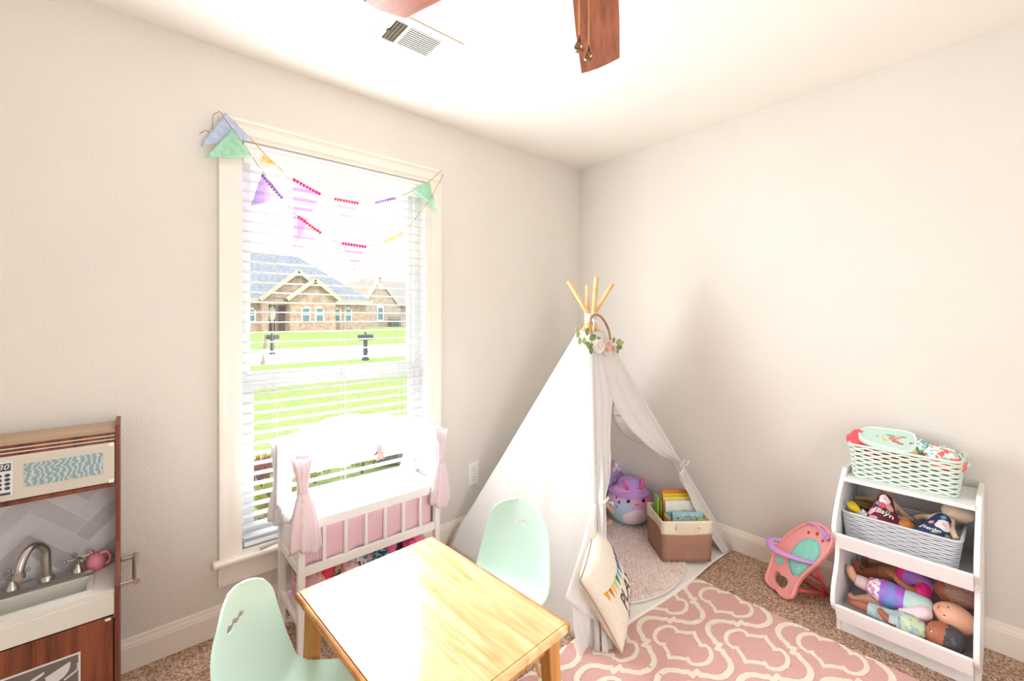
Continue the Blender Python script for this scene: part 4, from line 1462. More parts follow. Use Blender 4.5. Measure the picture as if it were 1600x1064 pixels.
# bin of doll clothes on the shelf under the crib
fbn = thing('clothes_bin', 'pink fabric bin full of doll clothes under the crib', 'bin', (-1.79, -0.235, 0.1285), world_coords=True)
bx_0, bx_1, by_0, by_1, bz_0, bz_1 = -2.055, -1.53, -0.352, -0.125, 0.1287, 0.222
PINKB = mat('pink_bin_felt', srgb(232, 176, 184), 0.9, var=0.06, vscale=60, bump=0.3, bscale=150)
m_ = MB()
m_.box(bx_0, bx_1, by_0, by_0 + 0.006, bz_0, bz_1).box(bx_0, bx_1, by_1 - 0.006, by_1, bz_0, bz_1)
m_.box(bx_0, bx_0 + 0.006, by_0 + 0.006, by_1 - 0.006, bz_0, bz_1).box(bx_1 - 0.006, bx_1, by_0 + 0.006, by_1 - 0.006, bz_0, bz_1)
m_.box(bx_0 + 0.006, bx_1 - 0.006, by_0 + 0.006, by_1 - 0.006, bz_0, bz_0 + 0.006)
m_.build('body', PINKB, fbn)
MB().tube(smooth_path([(bx_0 - 0.004, -0.29, 0.2), (bx_0 - 0.014, -0.26, 0.225), (bx_0 - 0.014, -0.21, 0.225), (bx_0 - 0.004, -0.18, 0.2)], 5), 0.005, 8).build('handle', PINKB, fbn, smooth=True)


def garment(name, c, r, m, label, group, seed=0, amp=0.35, freq=2.2, rot=None, cat='clothes'):
    """a crumpled piece of cloth: folded lump with creases"""
    sd = Vector((seed * 3.7, seed * 1.3, seed * 2.1))

    def fn(d_, p):
        n1 = mnoise.noise(d_ * freq + sd)
        n2 = abs(mnoise.noise(d_ * freq * 2.3 + sd * 1.7))
        return p * (1 + amp * n1 - amp * 0.6 * n2)
    return MB().ball(c, r[0], r[1], r[2], 26, 16, fn=fn, rot=rot).solo(name, m, label, cat, group, smooth=True)


CL = [('pale_pink_romper', srgb(238, 190, 196), 'crumpled pale pink romper at the left end of the pink bin'), ('coral_skirt', srgb(240, 70, 100), 'bright coral skirt in the pink bin under the crib'),
      ('printed_top', None, 'grey and lime printed doll top in the pink bin'), ('blush_shirt', srgb(244, 208, 206), 'blush doll shirt beside the printed tops in the bin'),
      ('patterned_shirt', None, 'white and navy patterned doll shirt in the bin'), ('lilac_shirt', srgb(206, 196, 214), 'lilac grey doll shirt in the middle of the bin'),
      ('teal_print_shirt', None, 'teal and white printed doll shirt in the bin'), ('pink_dress', srgb(236, 120, 164), 'pink doll dress near the right end of the bin'),
      ('black_leggings', srgb(60, 52, 58), 'black doll leggings between pink clothes in the bin'), ('hot_pink_top', srgb(240, 84, 150), 'hot pink doll top at the right end of the bin'),
      ('light_pink_top', srgb(248, 150, 180), 'light pink doll top spilling over the right end of the bin')]
SP1 = spots('print_grey_lime', [srgb(140, 140, 170), srgb(210, 214, 120), srgb(90, 90, 120), srgb(230, 220, 226)], 90)
SP2 = spots('print_white_navy', [srgb(240, 236, 240), srgb(70, 80, 120), srgb(226, 190, 200), srgb(150, 180, 190), srgb(240, 236, 240)], 80)
SP3 = spots('print_teal_white', [srgb(60, 130, 160), srgb(230, 240, 244), srgb(130, 190, 206), srgb(50, 80, 110)], 80)
for k, (nm, c, lab) in enumerate(CL):
    m = mat('cloth_' + nm, c, 0.9, var=0.1, vscale=30, bump=0.3, bscale=90) if c else {2: SP1, 4: SP2, 6: SP3}[k]
    x = bx_0 + 0.04 + (bx_1 - bx_0 - 0.06) * k / (len(CL) - 1)
    garment(nm, (x, -0.285 + 0.03 * ((k * 7) % 3 - 1), 0.24 + 0.008 * ((k * 5) % 3)), (0.038, 0.055, 0.052), m, lab, 'doll clothes in the pink bin', k + 1)

# ================================================================== play tent
CANVAS = mat('tent_canvas', srgb(246, 244, 241), 0.9, var=0.008, vscale=30, bump=0.15, bscale=260, through=0.45)
POLE = wood('tent_pole_pine', srgb(218, 168, 108), srgb(240, 204, 152), (20, 20, 2), 0.5, 2.0)
tL, tF, tR, tB = Vector((-1.2, -0.055, 0)), Vector((-1.2, -1.1, 0)), Vector((-0.055, -1.13, 0)), Vector((-0.06, -0.06, 0))
TIE = Vector((-0.623, -0.609, 1.31))
tent = thing('play_tent', 'white canvas teepee play tent standing in the room corner', 'tent', ((tL + tF + tR + tB) / 4), world_coords=True)
KTOP = 0.945
offs = {'L': FWD * -0.012, 'F': RGT * -0.016 + FWD * 0.002, 'R': FWD * 0.012, 'B': RGT * 0.014 - FWD * 0.002}
for nm, p in (('L', tL), ('F', tF), ('R', tR), ('B', tB)):
    c = TIE + offs[nm]
    e = c + (c - p) * 0.155 * {'L': 0.95, 'F': 0.93, 'R': 1.05, 'B': 1.1}[nm]
    MB().tube([p + (c - p) * 0.012, c, e], 0.0125, 12).build('pole', POLE, tent, smooth=True, auto=50)
for nm, p in (('L', tL), ('F', tF), ('R', tR), ('B', tB)):
    c = TIE + offs[nm]
    MB().tube([p + (c - p) * (0.014 + 0.926 * k / 12) for k in range(13)], [0.0165 + 0.0012 * math.sin(k * 1.9) for k in range(13)], 12).build('pole_sleeve', CANVAS, tent, smooth=True)
rp_ = MB()
for k in range(5):
    zc = TIE.z - 0.02 + k * 0.011
    rp_.tube([TIE + Vector((math.cos(a) * 0.033, math.sin(a) * 0.031, zc - TIE.z + 0.004 * math.sin(a * 2 + k))) for a in [2 * PI * q / 18 for q in range(18)]], 0.0055, 6, closed=True)
rp_.tube(smooth_path([TIE + Vector((-0.02, -0.03, 0.0)), TIE + Vector((-0.03, -0.045, -0.03)), TIE + Vector((-0.028, -0.04, -0.07))], 5), 0.004, 6)
rp_.build('rope', mat('white_rope', srgb(236, 230, 220), 0.9, var=0.05, vscale=120, bump=0.5, bscale=200), tent, smooth=True)


def apex(p):
    """where a pole meets the top hem, pushed slightly out around the pole"""
    q = p + (TIE - p) * KTOP
    d = (p - TIE)
    d.z = 0
    return q + d.normalized() * 0.02


def wallpt(P0, P1, a, b_, bulge, freq=9, amp=0.004):
    base = P0.lerp(P1, a)
    top = apex(P0).lerp(apex(P1), a)
    p = base.lerp(top, b_)
    n = (P1 - P0).cross(Vector((0, 0, 1))).normalized()
    cen = (tL + tR) / 2
    if (base - cen).dot(n) < 0:
        n = -n
    k = math.sin(PI * a) * math.sin(PI * min(1, b_ * 0.92 + 0.08))
    w = amp * math.sin(a * freq * PI + 2.2 * math.sin(3 * b_)) * (1 - b_) + 0.5 * amp * math.sin(a * 31 + b_ * 9)
    return p + n * (bulge * k + w * math.sin(PI * a) + 0.012)


# left side, right side with window, back side
MB().grid(lambda a, b_: wallpt(tL, tF, a, b_, 0.012, 7, 0.008) + Vector((0, 0, 0.004)), 44, 44).build('side_panel', CANVAS, tent, smooth=True, solid=0.002)
sp_ = MB().grid(lambda a, b_: wallpt(tR, tB, a, b_, 0.045, 5, 0.002) - Vector((0.014, 0, -0.004)), 40, 40).build('side_panel', CANVAS, tent, smooth=True, solid=0.002)
MB().grid(lambda a, b_: wallpt(tB, tL, a, b_, -0.004, 5, 0.002) - Vector((0, 0.014, -0.004)), 40, 40).build('side_panel', CANVAS, tent, smooth=True, solid=0.002)
for p in (tF, tR):
    o_ = Vector((p.x - TIE.x, p.y - TIE.y, 0)).normalized() * 0.019
    MB().tube([p + (TIE - p) * (0.012 + 0.93 * k / 10) + o_ for k in range(11)], 0.011, 10).build('corner_seam', CANVAS, tent, smooth=True)
WC, WR = (-0.675, 0.70), 0.135                              # window centre (y, z) and radius on the wall-side panel
base_t = BASE[tent.name]
ring = [(WC[0] + WR * math.cos(2 * PI * k / 40), WC[1] + WR * math.sin(2 * PI * k / 40)) for k in range(40)]
cu = MB().prism(ring, lambda u, v, w: (w, u, v), -0.7, 0.3).build('cutter', CANVAS, tent)
md = sp_.modifiers.new('hole', 'BOOLEAN')
md.operation = 'DIFFERENCE'
md.object = cu
md.solver = 'EXACT'
bpy.context.view_layer.update()
bake(sp_)
bpy.data.objects.remove(cu)
sp_.data.polygons.foreach_set('use_smooth', [True] * len(sp_.data.polygons))
sp_.data.set_sharp_from_angle(angle=math.radians(50))


def on_right(y, z):
    """point of the wall-side panel at a given y and z"""
    best = None
    lo, hi = 0.0, 1.0
    b_ = max(0.0, min(1.0, z / (TIE.z * KTOP)))
    y0, y1 = wallpt(tR, tB, 0, b_, 0.045, 5, 0.002).y, wallpt(tR, tB, 1, b_, 0.045, 5, 0.002).y
    a = (y - y0) / (y1 - y0)
    return wallpt(tR, tB, a, b_, 0.045, 5, 0.002) - Vector((0.014, 0, 0))


wf = MB().tube([on_right(*q) for q in ring], 0.007, 8, closed=True).build('window_trim', CANVAS, sp_, smooth=True)
mu = MB().tube([on_right(WC[0], WC[1] - WR + 0.01 + k * (2 * WR - 0.02) / 8) for k in range(9)], 0.006, 6).build('window_bar', CANVAS, sp_)
mu = MB().tube([on_right(WC[0] - WR + 0.01 + k * (2 * WR - 0.02) / 8, WC[1] + 0.01) for k in range(9)], 0.006, 6).build('window_bar', CANVAS, sp_)


def front_y(z):
    return -1.115 + 0.506 * z / 1.31 - 0.016


def pole_x(which, z):
    p = tF if which == 'F' else tR
    return p.x + (TIE.x - p.x) * z / 1.31


ZO = 0.885                                                  # top of the opening


def interp(tbl, z):
    for (z0, v0), (z1, v1) in zip(tbl, tbl[1:]):
        if z0 >= z >= z1:
            t = (z0 - z) / (z0 - z1)
            return v0 + (v1 - v0) * t
    return tbl[-1][1] if z < tbl[-1][0] else tbl[0][1]


inner_R = [(ZO, -0.676), (0.80, -0.645), (0.731, -0.605), (0.641, -0.519), (0.56, -0.41), (0.505, -0.30), (0.47, -0.297), (0.37, -0.285), (0.25, -0.25), (0.12, -0.19), (0.02, -0.13)]
inner_L = [(ZO, -0.676), (0.78, -0.748), (0.68, -0.808), (0.60, -0.852), (0.56, -0.882), (0.53, -0.925), (0.505, -0.962), (0.485, -0.976), (0.46, -0.98), (0.40, -0.995), (0.3, -1.035), (0.16, -1.09), (0.05, -1.13)]


def flap(which, tbl, ztie):
    def fn(a, b_):
        zt_ = 1.31 * KTOP
        z = zt_ + (0.015 - zt_) * b_
        xp = pole_x(which, z) + (0.012 if which == 'R' else -0.012)
        if z > ZO:                                           # above the opening the two halves meet
            mid = (pole_x('R', z) + pole_x('F', z)) / 2
            xi = -0.676 + (mid + 0.676) * (z - ZO) / (zt_ - ZO) + (-0.005 if which == 'R' else 0.005) * min(1, (z - ZO) / 0.02)
        else:
            xi = interp(tbl, z)
        x = xp + (xi - xp) * a
        g = math.exp(-((z - ztie) / 0.13) ** 2)              # gathers at the tie
        y = front_y(z) - (0.004 if which == 'R' else 0.0055) + (0.006 * min(1.0, (1.31 - z) / 0.5) + 0.012 * g) * math.sin(a * PI * (5 + 2 * g)) * (1 - 0.4 * b_) - 0.02 * g * math.sin(PI * a) - 0.02 * math.sin(PI * a) * (b_ > 0.72) * (b_ - 0.72)
        return (x, y, z)
    return MB().grid(fn, 30, 84)


fr_ = flap('R', inner_R, 0.49).build('front_flap', CANVAS, tent, smooth=True, solid=0.002)
fl_ = flap('F', inner_L, 0.49).build('front_flap', CANVAS, tent, smooth=True, solid=0.002)
# ties with bows
tq = Vector((-0.275, front_y(0.49) - 0.03, 0.492))
bw = MB()
bw.tube([tq + Vector((-0.02 + 0.05 * k / 6, 0.006, 0.0 + 0.004 * k)) for k in range(7)], 0.006, 6)
for sx, tx_, tz_ in ((-1, -0.055, -0.032), (-1, -0.04, -0.055), (1, 0.045, 0.022)):
    bw.tube(smooth_path([tq, tq + Vector((tx_ * 0.5, -0.016, tz_ * 0.35)), tq + Vector((tx_, -0.01, tz_))], 5), [0.005] * 3 + [0.006] * 5 + [0.008] * 3, 6, flat=0.4)
bw.build('tie_bow', CANVAS, fr_, smooth=True)
tq = Vector((-0.975, front_y(0.485) - 0.03, 0.487))
bw = MB().tube([tq + Vector((-0.04 + 0.06 * k / 8, -0.006 * math.sin(PI * k / 8), 0.002 * k)) for k in range(9)], 0.0065, 6)
bw.tube(smooth_path([tq + Vector((0.008, -0.01, 0)), tq + Vector((0.026, -0.02, -0.004)), tq + Vector((0.03, -0.012, -0.02))], 4), 0.006, 6, flat=0.5)
bw.build('tie_bow', CANVAS, fl_, smooth=True)
# loose hem of the left flap spilling out past the pole
pa = smooth_path([at_d(925, 785, 1.965), at_d(908, 855, 1.84), at_d(883, 934, 1.70)], 6)
pb = smooth_path([at_d(934, 785, 1.97), at_d(934, 870, 1.86), at_d(929, 968, 1.74)], 6)


def hem(a, b_):
    k = b_ * (len(pa) - 1)
    i = min(int(k), len(pa) - 2)
    p, q = pa[i].lerp(pa[i + 1], k - i), pb[i].lerp(pb[i + 1], k - i)
    r = p.lerp(q, a)
    return r - FWD * (0.02 * math.sin(PI * a) + 0.007 * math.sin(a * 14) * b_)


MB().grid(hem, 24, 24).build('flap_hem', CANVAS, fl_, smooth=True, solid=0.002)
pa2 = smooth_path([at_d(893, 945, 1.735), at_d(897, 985, 1.72), at_z(905, 1022, 0.008)], 6)
pb2 = smooth_path([at_d(930, 955, 1.775), at_d(935, 985, 1.775), at_z(948, 1003, 0.008)], 6)


def hem2(a, b_):
    k = b_ * (len(pa2) - 1)
    i = min(int(k), len(pa2) - 2)
    p, q = pa2[i].lerp(pa2[i + 1], k - i), pb2[i].lerp(pb2[i + 1], k - i)
    r = p.lerp(q, a) - FWD * (0.010 * math.sin(a * 11 + 1) * (0.3 + b_))
    r.z = max(r.z, 0.0085)
    return r


MB().grid(hem2, 24, 20).build('flap_hem', CANVAS, fl_, smooth=True, solid=0.002)
# quilted floor
flr = MB()
c00, c10, c11, c01 = tF + Vector((0.0, 0.0, 0)), tR + Vector((-0.012, -0.01, 0)), tB, tL


def floor_pt(a, b_):
    p = c00.lerp(c10, a).lerp(c01.lerp(c11, a), b_)
    q = abs(math.sin(a * 9 * PI) * math.sin(b_ * 9 * PI)) ** 0.4
    e = min(1, 14 * min(a, 1 - a, b_, 1 - b_) + 0.1)
    dy = 0.008 * math.sin(a * 9) * (1 - b_) ** 6
    return (p.x, p.y + dy, 0.0112 + (0.003 + 0.004 * q) * e)


flr.grid(floor_pt, 72, 72)
flr.build('floor_mat', mat('quilted_cotton', srgb(240, 236, 230), 0.9, var=0.01, vscale=30, bump=0.2, bscale=200), tent, smooth=True, solid=0.003, offset=-1)

# ------------------------------------------------------------------ flower hoop
hc = at_y(938, 519, -0.672)
hp = thing('flower_hoop', 'wooden hoop with white and blush roses hung at the tent top', 'wreath', hc - Vector((0, 0, 0.105)), world_coords=True)
tlt = Vector((0, 0.3, 0.95)).normalized()
hxv = Vector((1, 0, 0))


def hoop(a, r=0.103):
    return hc + hxv * math.cos(a) * r * 0.78 + tlt * math.sin(a) * r


MB().tube([hoop(2 * PI * k / 40) for k in range(40)], 0.0062, 10, closed=True).build('ring', wood('hoop_wood', srgb(150, 108, 70), srgb(190, 146, 102), (9, 9, 9), 0.5, 3), hp, smooth=True)
LEAF = mat('eucalyptus_leaf', srgb(150, 170, 110), 0.7, var=0.12, vscale=30, through=0.2)
LEAF2 = mat('eucalyptus_leaf_pale', srgb(196, 208, 148), 0.7, var=0.12, vscale=30, through=0.2)


def leaf(root, base, d, s, m, up=Vector((0, -1, 0))):
    d = d.normalized()
    sd = d.cross(up).normalized()
    mb = MB()

    def fn(a, b_):
        w = math.sin(PI * min(1, b_ * 0.97 + 0.03)) ** 0.7 * 0.42
        return base + d * (b_ * s) + sd * ((a - 0.5) * 2 * w * s) + up * (0.16 * s * (abs(a - 0.5) * 2) ** 2 - 0.1 * s * math.sin(PI * b_))
    mb.grid(fn, 4, 6)
    return mb.build('leaf', m, root, smooth=True, solid=0.0008)


rnd = random.Random(3)
for (px, py, dx, dz, s, m) in ((905, 524, -1, 0.3, 0.035, LEAF2), (903, 520, -0.6, 0.8, 0.028, LEAF2), (908, 530, -0.8, -0.4, 0.034, LEAF2), (912, 527, 0.1, -1, 0.032, LEAF2), (916, 524, 0.2, 1, 0.034, LEAF), (920, 530, 0.8, 0.5, 0.032, LEAF),
                               (918, 533, -0.3, -1, 0.034, LEAF), (924, 536, -0.2, -1, 0.04, LEAF), (926, 532, 0.3, 1, 0.028, LEAF), (931, 531, 0.9, 0.3, 0.024, LEAF), (923, 541, 0.1, -1, 0.034, LEAF),
                               (962, 537, 0.9, 0.5, 0.034, LEAF2), (964, 541, 1, -0.2, 0.036, LEAF), (960, 541, 0.5, -0.9, 0.036, LEAF), (958, 536, 0.1, 1, 0.026, LEAF), (966, 538, 1, 0.3, 0.03, LEAF2)):
    q = at_y(px, py, -0.70)
    leaf(hp, q, Vector((dx, rnd.uniform(-0.3, 0.1), dz)), s * 1.25, m)


def rose(root, c, r, m, name='rose'):
    o = None
    mb = MB()
    ax = Vector((-0.25, -0.9, 0.25)).normalized()
    s1 = ax.cross(Vector((0, 0, 1))).normalized()
    s2 = s1.cross(ax)
    for lay, (n, rr, op) in enumerate(((3, 0.34, 0.1), (4, 0.6, 0.35), (5, 0.85, 0.7), (6, 1.0, 1.05))):
        for k in range(n):
            a0 = 2 * PI * (k + 0.37 * lay) / n
            wid = 2 * PI / n * 0.78

            def fn(a, b_):
                an = a0 + (a - 0.5) * 2 * wid * 0.62
                rad = r * rr * (0.35 + 0.65 * math.sin(b_ * PI / 2)) * (1 + 0.12 * op * b_ * b_)
                hgt = r * (0.75 - 0.5 * op * b_ ** 1.5 + 0.45 * (1 - op) * b_ - 0.35 * (1 - b_)) - 0.1 * r * (abs(a - 0.5) * 2) ** 2
                return c + s1 * math.cos(an) * rad + s2 * math.sin(an) * rad + ax * hgt
            mb.grid(fn, 5, 5)
    mb.ball(c, r * 0.5, nu=10, nv=6)
    return mb.build(name, m, root, smooth=True)


rose(hp, at_y(934, 541, -0.705), 0.036, mat('rose_white', srgb(246, 240, 234), 0.8, var=0.02, vscale=60, through=0.15), 'white_rose')
rose(hp, at_y(950, 538, -0.705), 0.024, mat('rose_blush', srgb(244, 216, 202), 0.8, var=0.04, vscale=60, through=0.15), 'blush_rose')
rose(hp, at_y(947, 547, -0.71), 0.026, mat('rose_blush', srgb(244, 216, 202)), 'blush_rose')
rose(hp, at_y(957, 545, -0.70), 0.023, mat('rose_blush', srgb(244, 216, 202)), 'blush_rose')

# ------------------------------------------------------------------ inside the tent
FLUFF = mat('fluffy_pink', srgb(255, 236, 231), 0.95, var=0.04, vscale=60, sheen=0.3)
fc = Vector((-0.625, -0.6, 0.0205))
fr0 = thing('fluffy_rug', 'round shaggy pale pink rug on the tent floor', 'rug', fc)
FR = 0.505
MB().lathe([(FR - 0.004, 0), (FR, 0.004), (FR - 0.003, 0.009), (0.001, 0.009)], (0, 0, 0), 72).build('backing', FLUFF, fr0, smooth=True, auto=40)
MB().tube([(math.cos(2 * PI * k / 90) * FR, math.sin(2 * PI * k / 90) * FR, 0.006) for k in range(90)], 0.005, 6, closed=True).build('edge_binding', mat('rug_binding', srgb(232, 224, 220), 0.9, var=0.02), fr0, smooth=True)
mb = MB()
rnd = random.Random(11)
for k in range(24000):
    a = rnd.uniform(0, 2 * PI)
    r = FR * math.sqrt(rnd.random()) * 0.99
    x, y = math.cos(a) * r, math.sin(a) * r
    h = rnd.uniform(0.004, 0.010)
    t = rnd.uniform(0, 2 * PI)
    dx, dy = math.cos(t) * h * 0.7, math.sin(t) * h * 0.7
    w = 0.0017
    sx, sy = -math.sin(t) * w, math.cos(t) * w
    b0 = len(mb.v)
    mb.v += [(x - sx, y - sy, 0.009), (x + sx, y + sy, 0.009), (x + dx * 0.5 + sx, y + dy * 0.5 + sy, 0.009 + h * 0.8), (x + dx * 0.5 - sx, y + dy * 0.5 - sy, 0.009 + h * 0.8), (x + dx, y + dy, 0.009 + h)]
    mb.f += [(b0, b0 + 1, b0 + 2, b0 + 3), (b0 + 3, b0 + 2, b0 + 4)]
    mb.mi += [0, 0]
mb.build('pile', FLUFF, fr0)['kind'] = 'stuff'


def cushion(name, label, cat, c, ux, uy, w, h, t, m, piping=None, n=28, pinch=0.09, sag=0.0):
    """soft square cushion; ux, uy span its face; returns the thing and a function placing points on its front"""
    ux, uy = Vector(ux).normalized(), Vector(uy)
    uy = (uy - ux * uy.dot(ux)).normalized()
    uz = ux.cross(uy)
    c = Vector(c)

    def sp(u, v, side, lift=0.0):
        e = (1 - abs(u) ** 2.6) * (1 - abs(v) ** 2.6)
        th = t * max(0, e) ** 0.55
        pu = u * (1 - pinch * (1 - abs(v) ** 2) * abs(u) ** 3)
        pv = v * (1 - pinch * (1 - abs(u) ** 2) * abs(v) ** 3)
        cr = 0.05 * t * math.sin(7 * u + 3 * v) * e
        return c + ux * (pu * w / 2) + uy * (pv * h / 2) + uz * (side * (th + lift) + cr)
    r = thing(name, label, cat, (c.x, c.y, 0), world_coords=True)
    mb = MB()
    mb.grid(lambda a, b_: sp(2 * a - 1, 2 * b_ - 1, 1), n, n)
    mb.grid(lambda a, b_: sp(1 - 2 * a, 2 * b_ - 1, -1), n, n)
    o = mb.build('cover', m, r, smooth=True)
    bm = bmesh.new()
    bm.from_mesh(o.data)
    bmesh.ops.remove_doubles(bm, verts=bm.verts, dist=0.0006)
    bmesh.ops.recalc_face_normals(bm, faces=bm.faces)
    bm.to_mesh(o.data)
    bm.free()
    if piping:
        pts = []
        for k in range(80):
            q = k / 20.0
            s_ = -1 + 2 * (q % 1)
            u, v = ((s_, -1), (1, s_), (-s_, 1), (-1, -s_))[int(q)]
            pts.append(sp(u, v, 0))
        MB().tube(pts, 0.003, 6, closed=True).build('piping', piping, r, smooth=True)
    return r, sp


def cushion_print(r, sp, poly, m, name, lift=0.0012, side=1, fine=3):
    """flat print laid on the cushion: polygon in face coordinates -1..1, fanned from its centre"""
    cxp = sum(p[0] for p in poly) / len(poly)
    cyp = sum(p[1] for p in poly) / len(poly)
    mb = MB()
    n = len(poly)
    vs_ = [sp(cxp, cyp, side, lift)]
    for j in range(1, fine + 1):
        for (u, v) in poly:
            vs_.append(sp(cxp + (u - cxp) * j / fine, cyp + (v - cyp) * j / fine, side, lift))
    fs = [(0, 1 + i, 1 + (i + 1) % n) for i in range(n)]
    for j in range(fine - 1):
        for i in range(n):
            a, b_ = 1 + j * n + i, 1 + j * n + (i + 1) % n
            fs.append((a, a + n, b_ + n, b_))
    mb.add(vs_, fs)
    return mb.build(name, m, r, smooth=True)


# play room cushion leaning at the tent entrance
LINEN = mat('natural_linen', srgb(236, 226, 210), 0.9, var=0.03, vscale=90, bump=0.35, bscale=320)
pu, pv = Vector((0.85, 0.47, 0.23)), Vector((-0.37, 0.27, 0.82))
pc = Vector((-1.164, -1.19, 0.03)) + pu.normalized() * 0.165 + pv.normalized() * 0.165
play, psp = cushion('play_cushion', 'linen cushion with bunting print and lettering at the tent entrance', 'cushion', pc, pu, pv, 0.34, 0.34, 0.06, LINEN, mat('linen_piping', srgb(178, 160, 136), 0.9, var=0.03))
PSIDE = 1
BCOL = [(226, 158, 40), (206, 112, 34), (240, 200, 70), (170, 206, 170), (70, 140, 80), (110, 170, 220), (50, 80, 160), (52, 60, 140), (104, 50, 120), (190, 40, 50)]
for k, c in enumerate(BCOL):
    u0 = -0.80 + k * 0.165
    v0 = 0.42 - 0.5 * math.sin(PI * (k + 0.5) / 10) * 0.45
    v0b = 0.42 - 0.5 * math.sin(PI * (k + 1.4) / 10) * 0.45
    cushion_print(play, psp, [(u0, v0), (u0 + 0.07, (v0 + v0b) / 2), (u0 + 0.14, v0b), (u0 + 0.105, (v0 + v0b) / 2 - 0.14), (u0 + 0.07, v0 - 0.28), (u0 + 0.035, v0 - 0.14)], mat('flag_print_%d' % k, srgb(*c), 0.9, var=0.05, vscale=60), 'printed_flag', 0.0015, PSIDE)
INK = mat('ink_brown', srgb(70, 56, 50), 0.9, var=0.05)
INK2 = mat('ink_blue_grey', srgb(120, 132, 160), 0.9, var=0.05)
for body, u0, v0, sz, m in (('PLAY', -0.40, -0.50, 0.54, INK), ('ROOM', -0.36, -0.80, 0.32, INK2)):
    tv, tf = text_mesh(body, sz, 0.0, offset=0.0)
    MB().add([psp(u0 + p.x * 0.82, v0 + p.y, PSIDE, 0.0022) for p in tv], tf).build('lettering', m, play)

# lavender unicorn cushion at the back
LAV = mat('lavender_plush', srgb(186, 160, 208), 0.9, var=0.04, vscale=50, sheen=0.4)
bu = (RGT * 0.93 + FWD * 0.36)
bv = Vector((0.15, 0.12, 0.98))
lav, lsp = cushion('lavender_cushion', 'lavender cushion with rainbow print at the back of the tent', 'cushion', (-0.222, -0.44, 0.232), bu, bv, 0.31, 0.33, 0.045, LAV)
WPR = mat('print_white', srgb(246, 240, 246), 0.9, var=0.02)
GLD = mat('print_gold', srgb(206, 150, 84), 0.9, var=0.1)
lside = 1 if (lsp(0, 0, 1) - CAM).length < (lsp(0, 0, -1) - CAM).length else -1
for (uc, vc) in ((-0.35, 0.1), (0.25, 0.45), (-0.05, -0.4), (0.5, -0.1), (-0.6, 0.6)):
    for rr in (0.2, 0.14):
        arc = [(uc + math.cos(PI * k / 8) * rr, vc + math.sin(PI * k / 8) * rr) for k in range(9)] + [(uc + math.cos(PI * k / 8) * (rr - 0.035), vc + math.sin(PI * k / 8) * (rr - 0.035)) for k in reversed(range(9))]
        mb = MB()
        vs_ = [lsp(u, v, lside, 0.0015) for u, v in arc]
        mb.add(vs_, [(i, i + 1, 16 - i, 17 - i) for i in range(8)])
        mb.build('rainbow_print', WPR, lav)
for (uc, vc, rr, m) in ((0.05, 0.75, 0.07, GLD), (0.3, 0.72, 0.09, WPR), (0.62, 0.62, 0.06, GLD), (-0.2, 0.45, 0.05, GLD), (0.1, 0.15, 0.05, WPR), (0.0, 0.02, 0.04, GLD), (-0.5, -0.2, 0.05, WPR), (0.55, 0.25, 0.05, GLD),
                        (-0.15, 0.8, 0.035, mat('print_dark', srgb(60, 50, 80), 0.9, var=0.05)), (0.45, 0.38, 0.03, mat('print_dark', srgb(60, 50, 80)))):
    cushion_print(lav, lsp, [(uc + math.cos(2 * PI * k / 10) * rr, vc + math.sin(2 * PI * k / 10) * rr) for k in range(10)], m, 'dot_print', 0.0015, lside, 1)

# round plush toy with a hat
pcx = Vector((-0.235, -0.605, 0.0305))
pls = thing('round_plush', 'round pastel plush toy with a purple brimmed hat inside the tent', 'plush toy', pcx, YAW - PI / 2 + math.radians(8))
PLM = bpy.data.materials.new('plush_tie_dye')
PLM.use_nodes = True
nt = PLM.node_tree
b = nt.nodes['Principled BSDF']
b.inputs['Roughness'].default_value = 0.95
b.inputs['Sheen Weight'].default_value = 0.3
tc = node(nt, 'ShaderNodeTexCoord')
nz = node(nt, 'ShaderNodeTexNoise')
nz.inputs['Scale'].default_value = 7
nt.links.new(tc.outputs['Object'], nz.inputs['Vector'])
sp2 = node(nt, 'ShaderNodeSeparateXYZ')
nt.links.new(tc.outputs['Object'], sp2.inputs[0])
a1 = node(nt, 'ShaderNodeMath', operation='MULTIPLY_ADD')
a1.inputs[1].default_value = 1.6
a1.inputs[2].default_value = 0.12
nt.links.new(sp2.outputs['X'], a1.inputs[0])
a2 = node(nt, 'ShaderNodeMath', operation='MULTIPLY_ADD')
a2.inputs[1].default_value = 1.9
nt.links.new(sp2.outputs['Z'], a2.inputs[0])
nt.links.new(a1.outputs[0], a2.inputs[2])
a3 = node(nt, 'ShaderNodeMath', operation='MULTIPLY_ADD')
a3.inputs[1].default_value = 0.55
nt.links.new(nz.outputs['Fac'], a3.inputs[0])
nt.links.new(a2.outputs[0], a3.inputs[2])
rp = ramp_node(nt, [(0.36, srgb(176, 218, 230)), (0.55, srgb(198, 192, 230)), (0.70, srgb(244, 172, 216)), (0.85, srgb(250, 156, 210))])
nt.links.new(a3.outputs[0], rp.inputs['Fac'])
nt.links.new(rp.outputs['Color'], b.inputs['Base Color'])


def plush_pt(d_, p):
    k = 1.0 + 0.05 * math.cos(2 * math.asin(max(-1, min(1, d_.z)))) - 0.04 * max(0, -d_.z)
    return Vector((p.x * k, p.y * k, p.z))


MB().ball((0, 0, 0.128), 0.143, 0.112, 0.128, 36, 22, fn=plush_pt).build('body', PLM, pls, smooth=True)


def on_plush(x, z, lift=0.0):
    q = 1 - (x / 0.146) ** 2 - ((z - 0.128) / 0.128) ** 2
    return Vector((x, -0.115 * math.sqrt(max(q, 0.0)) - lift, z))


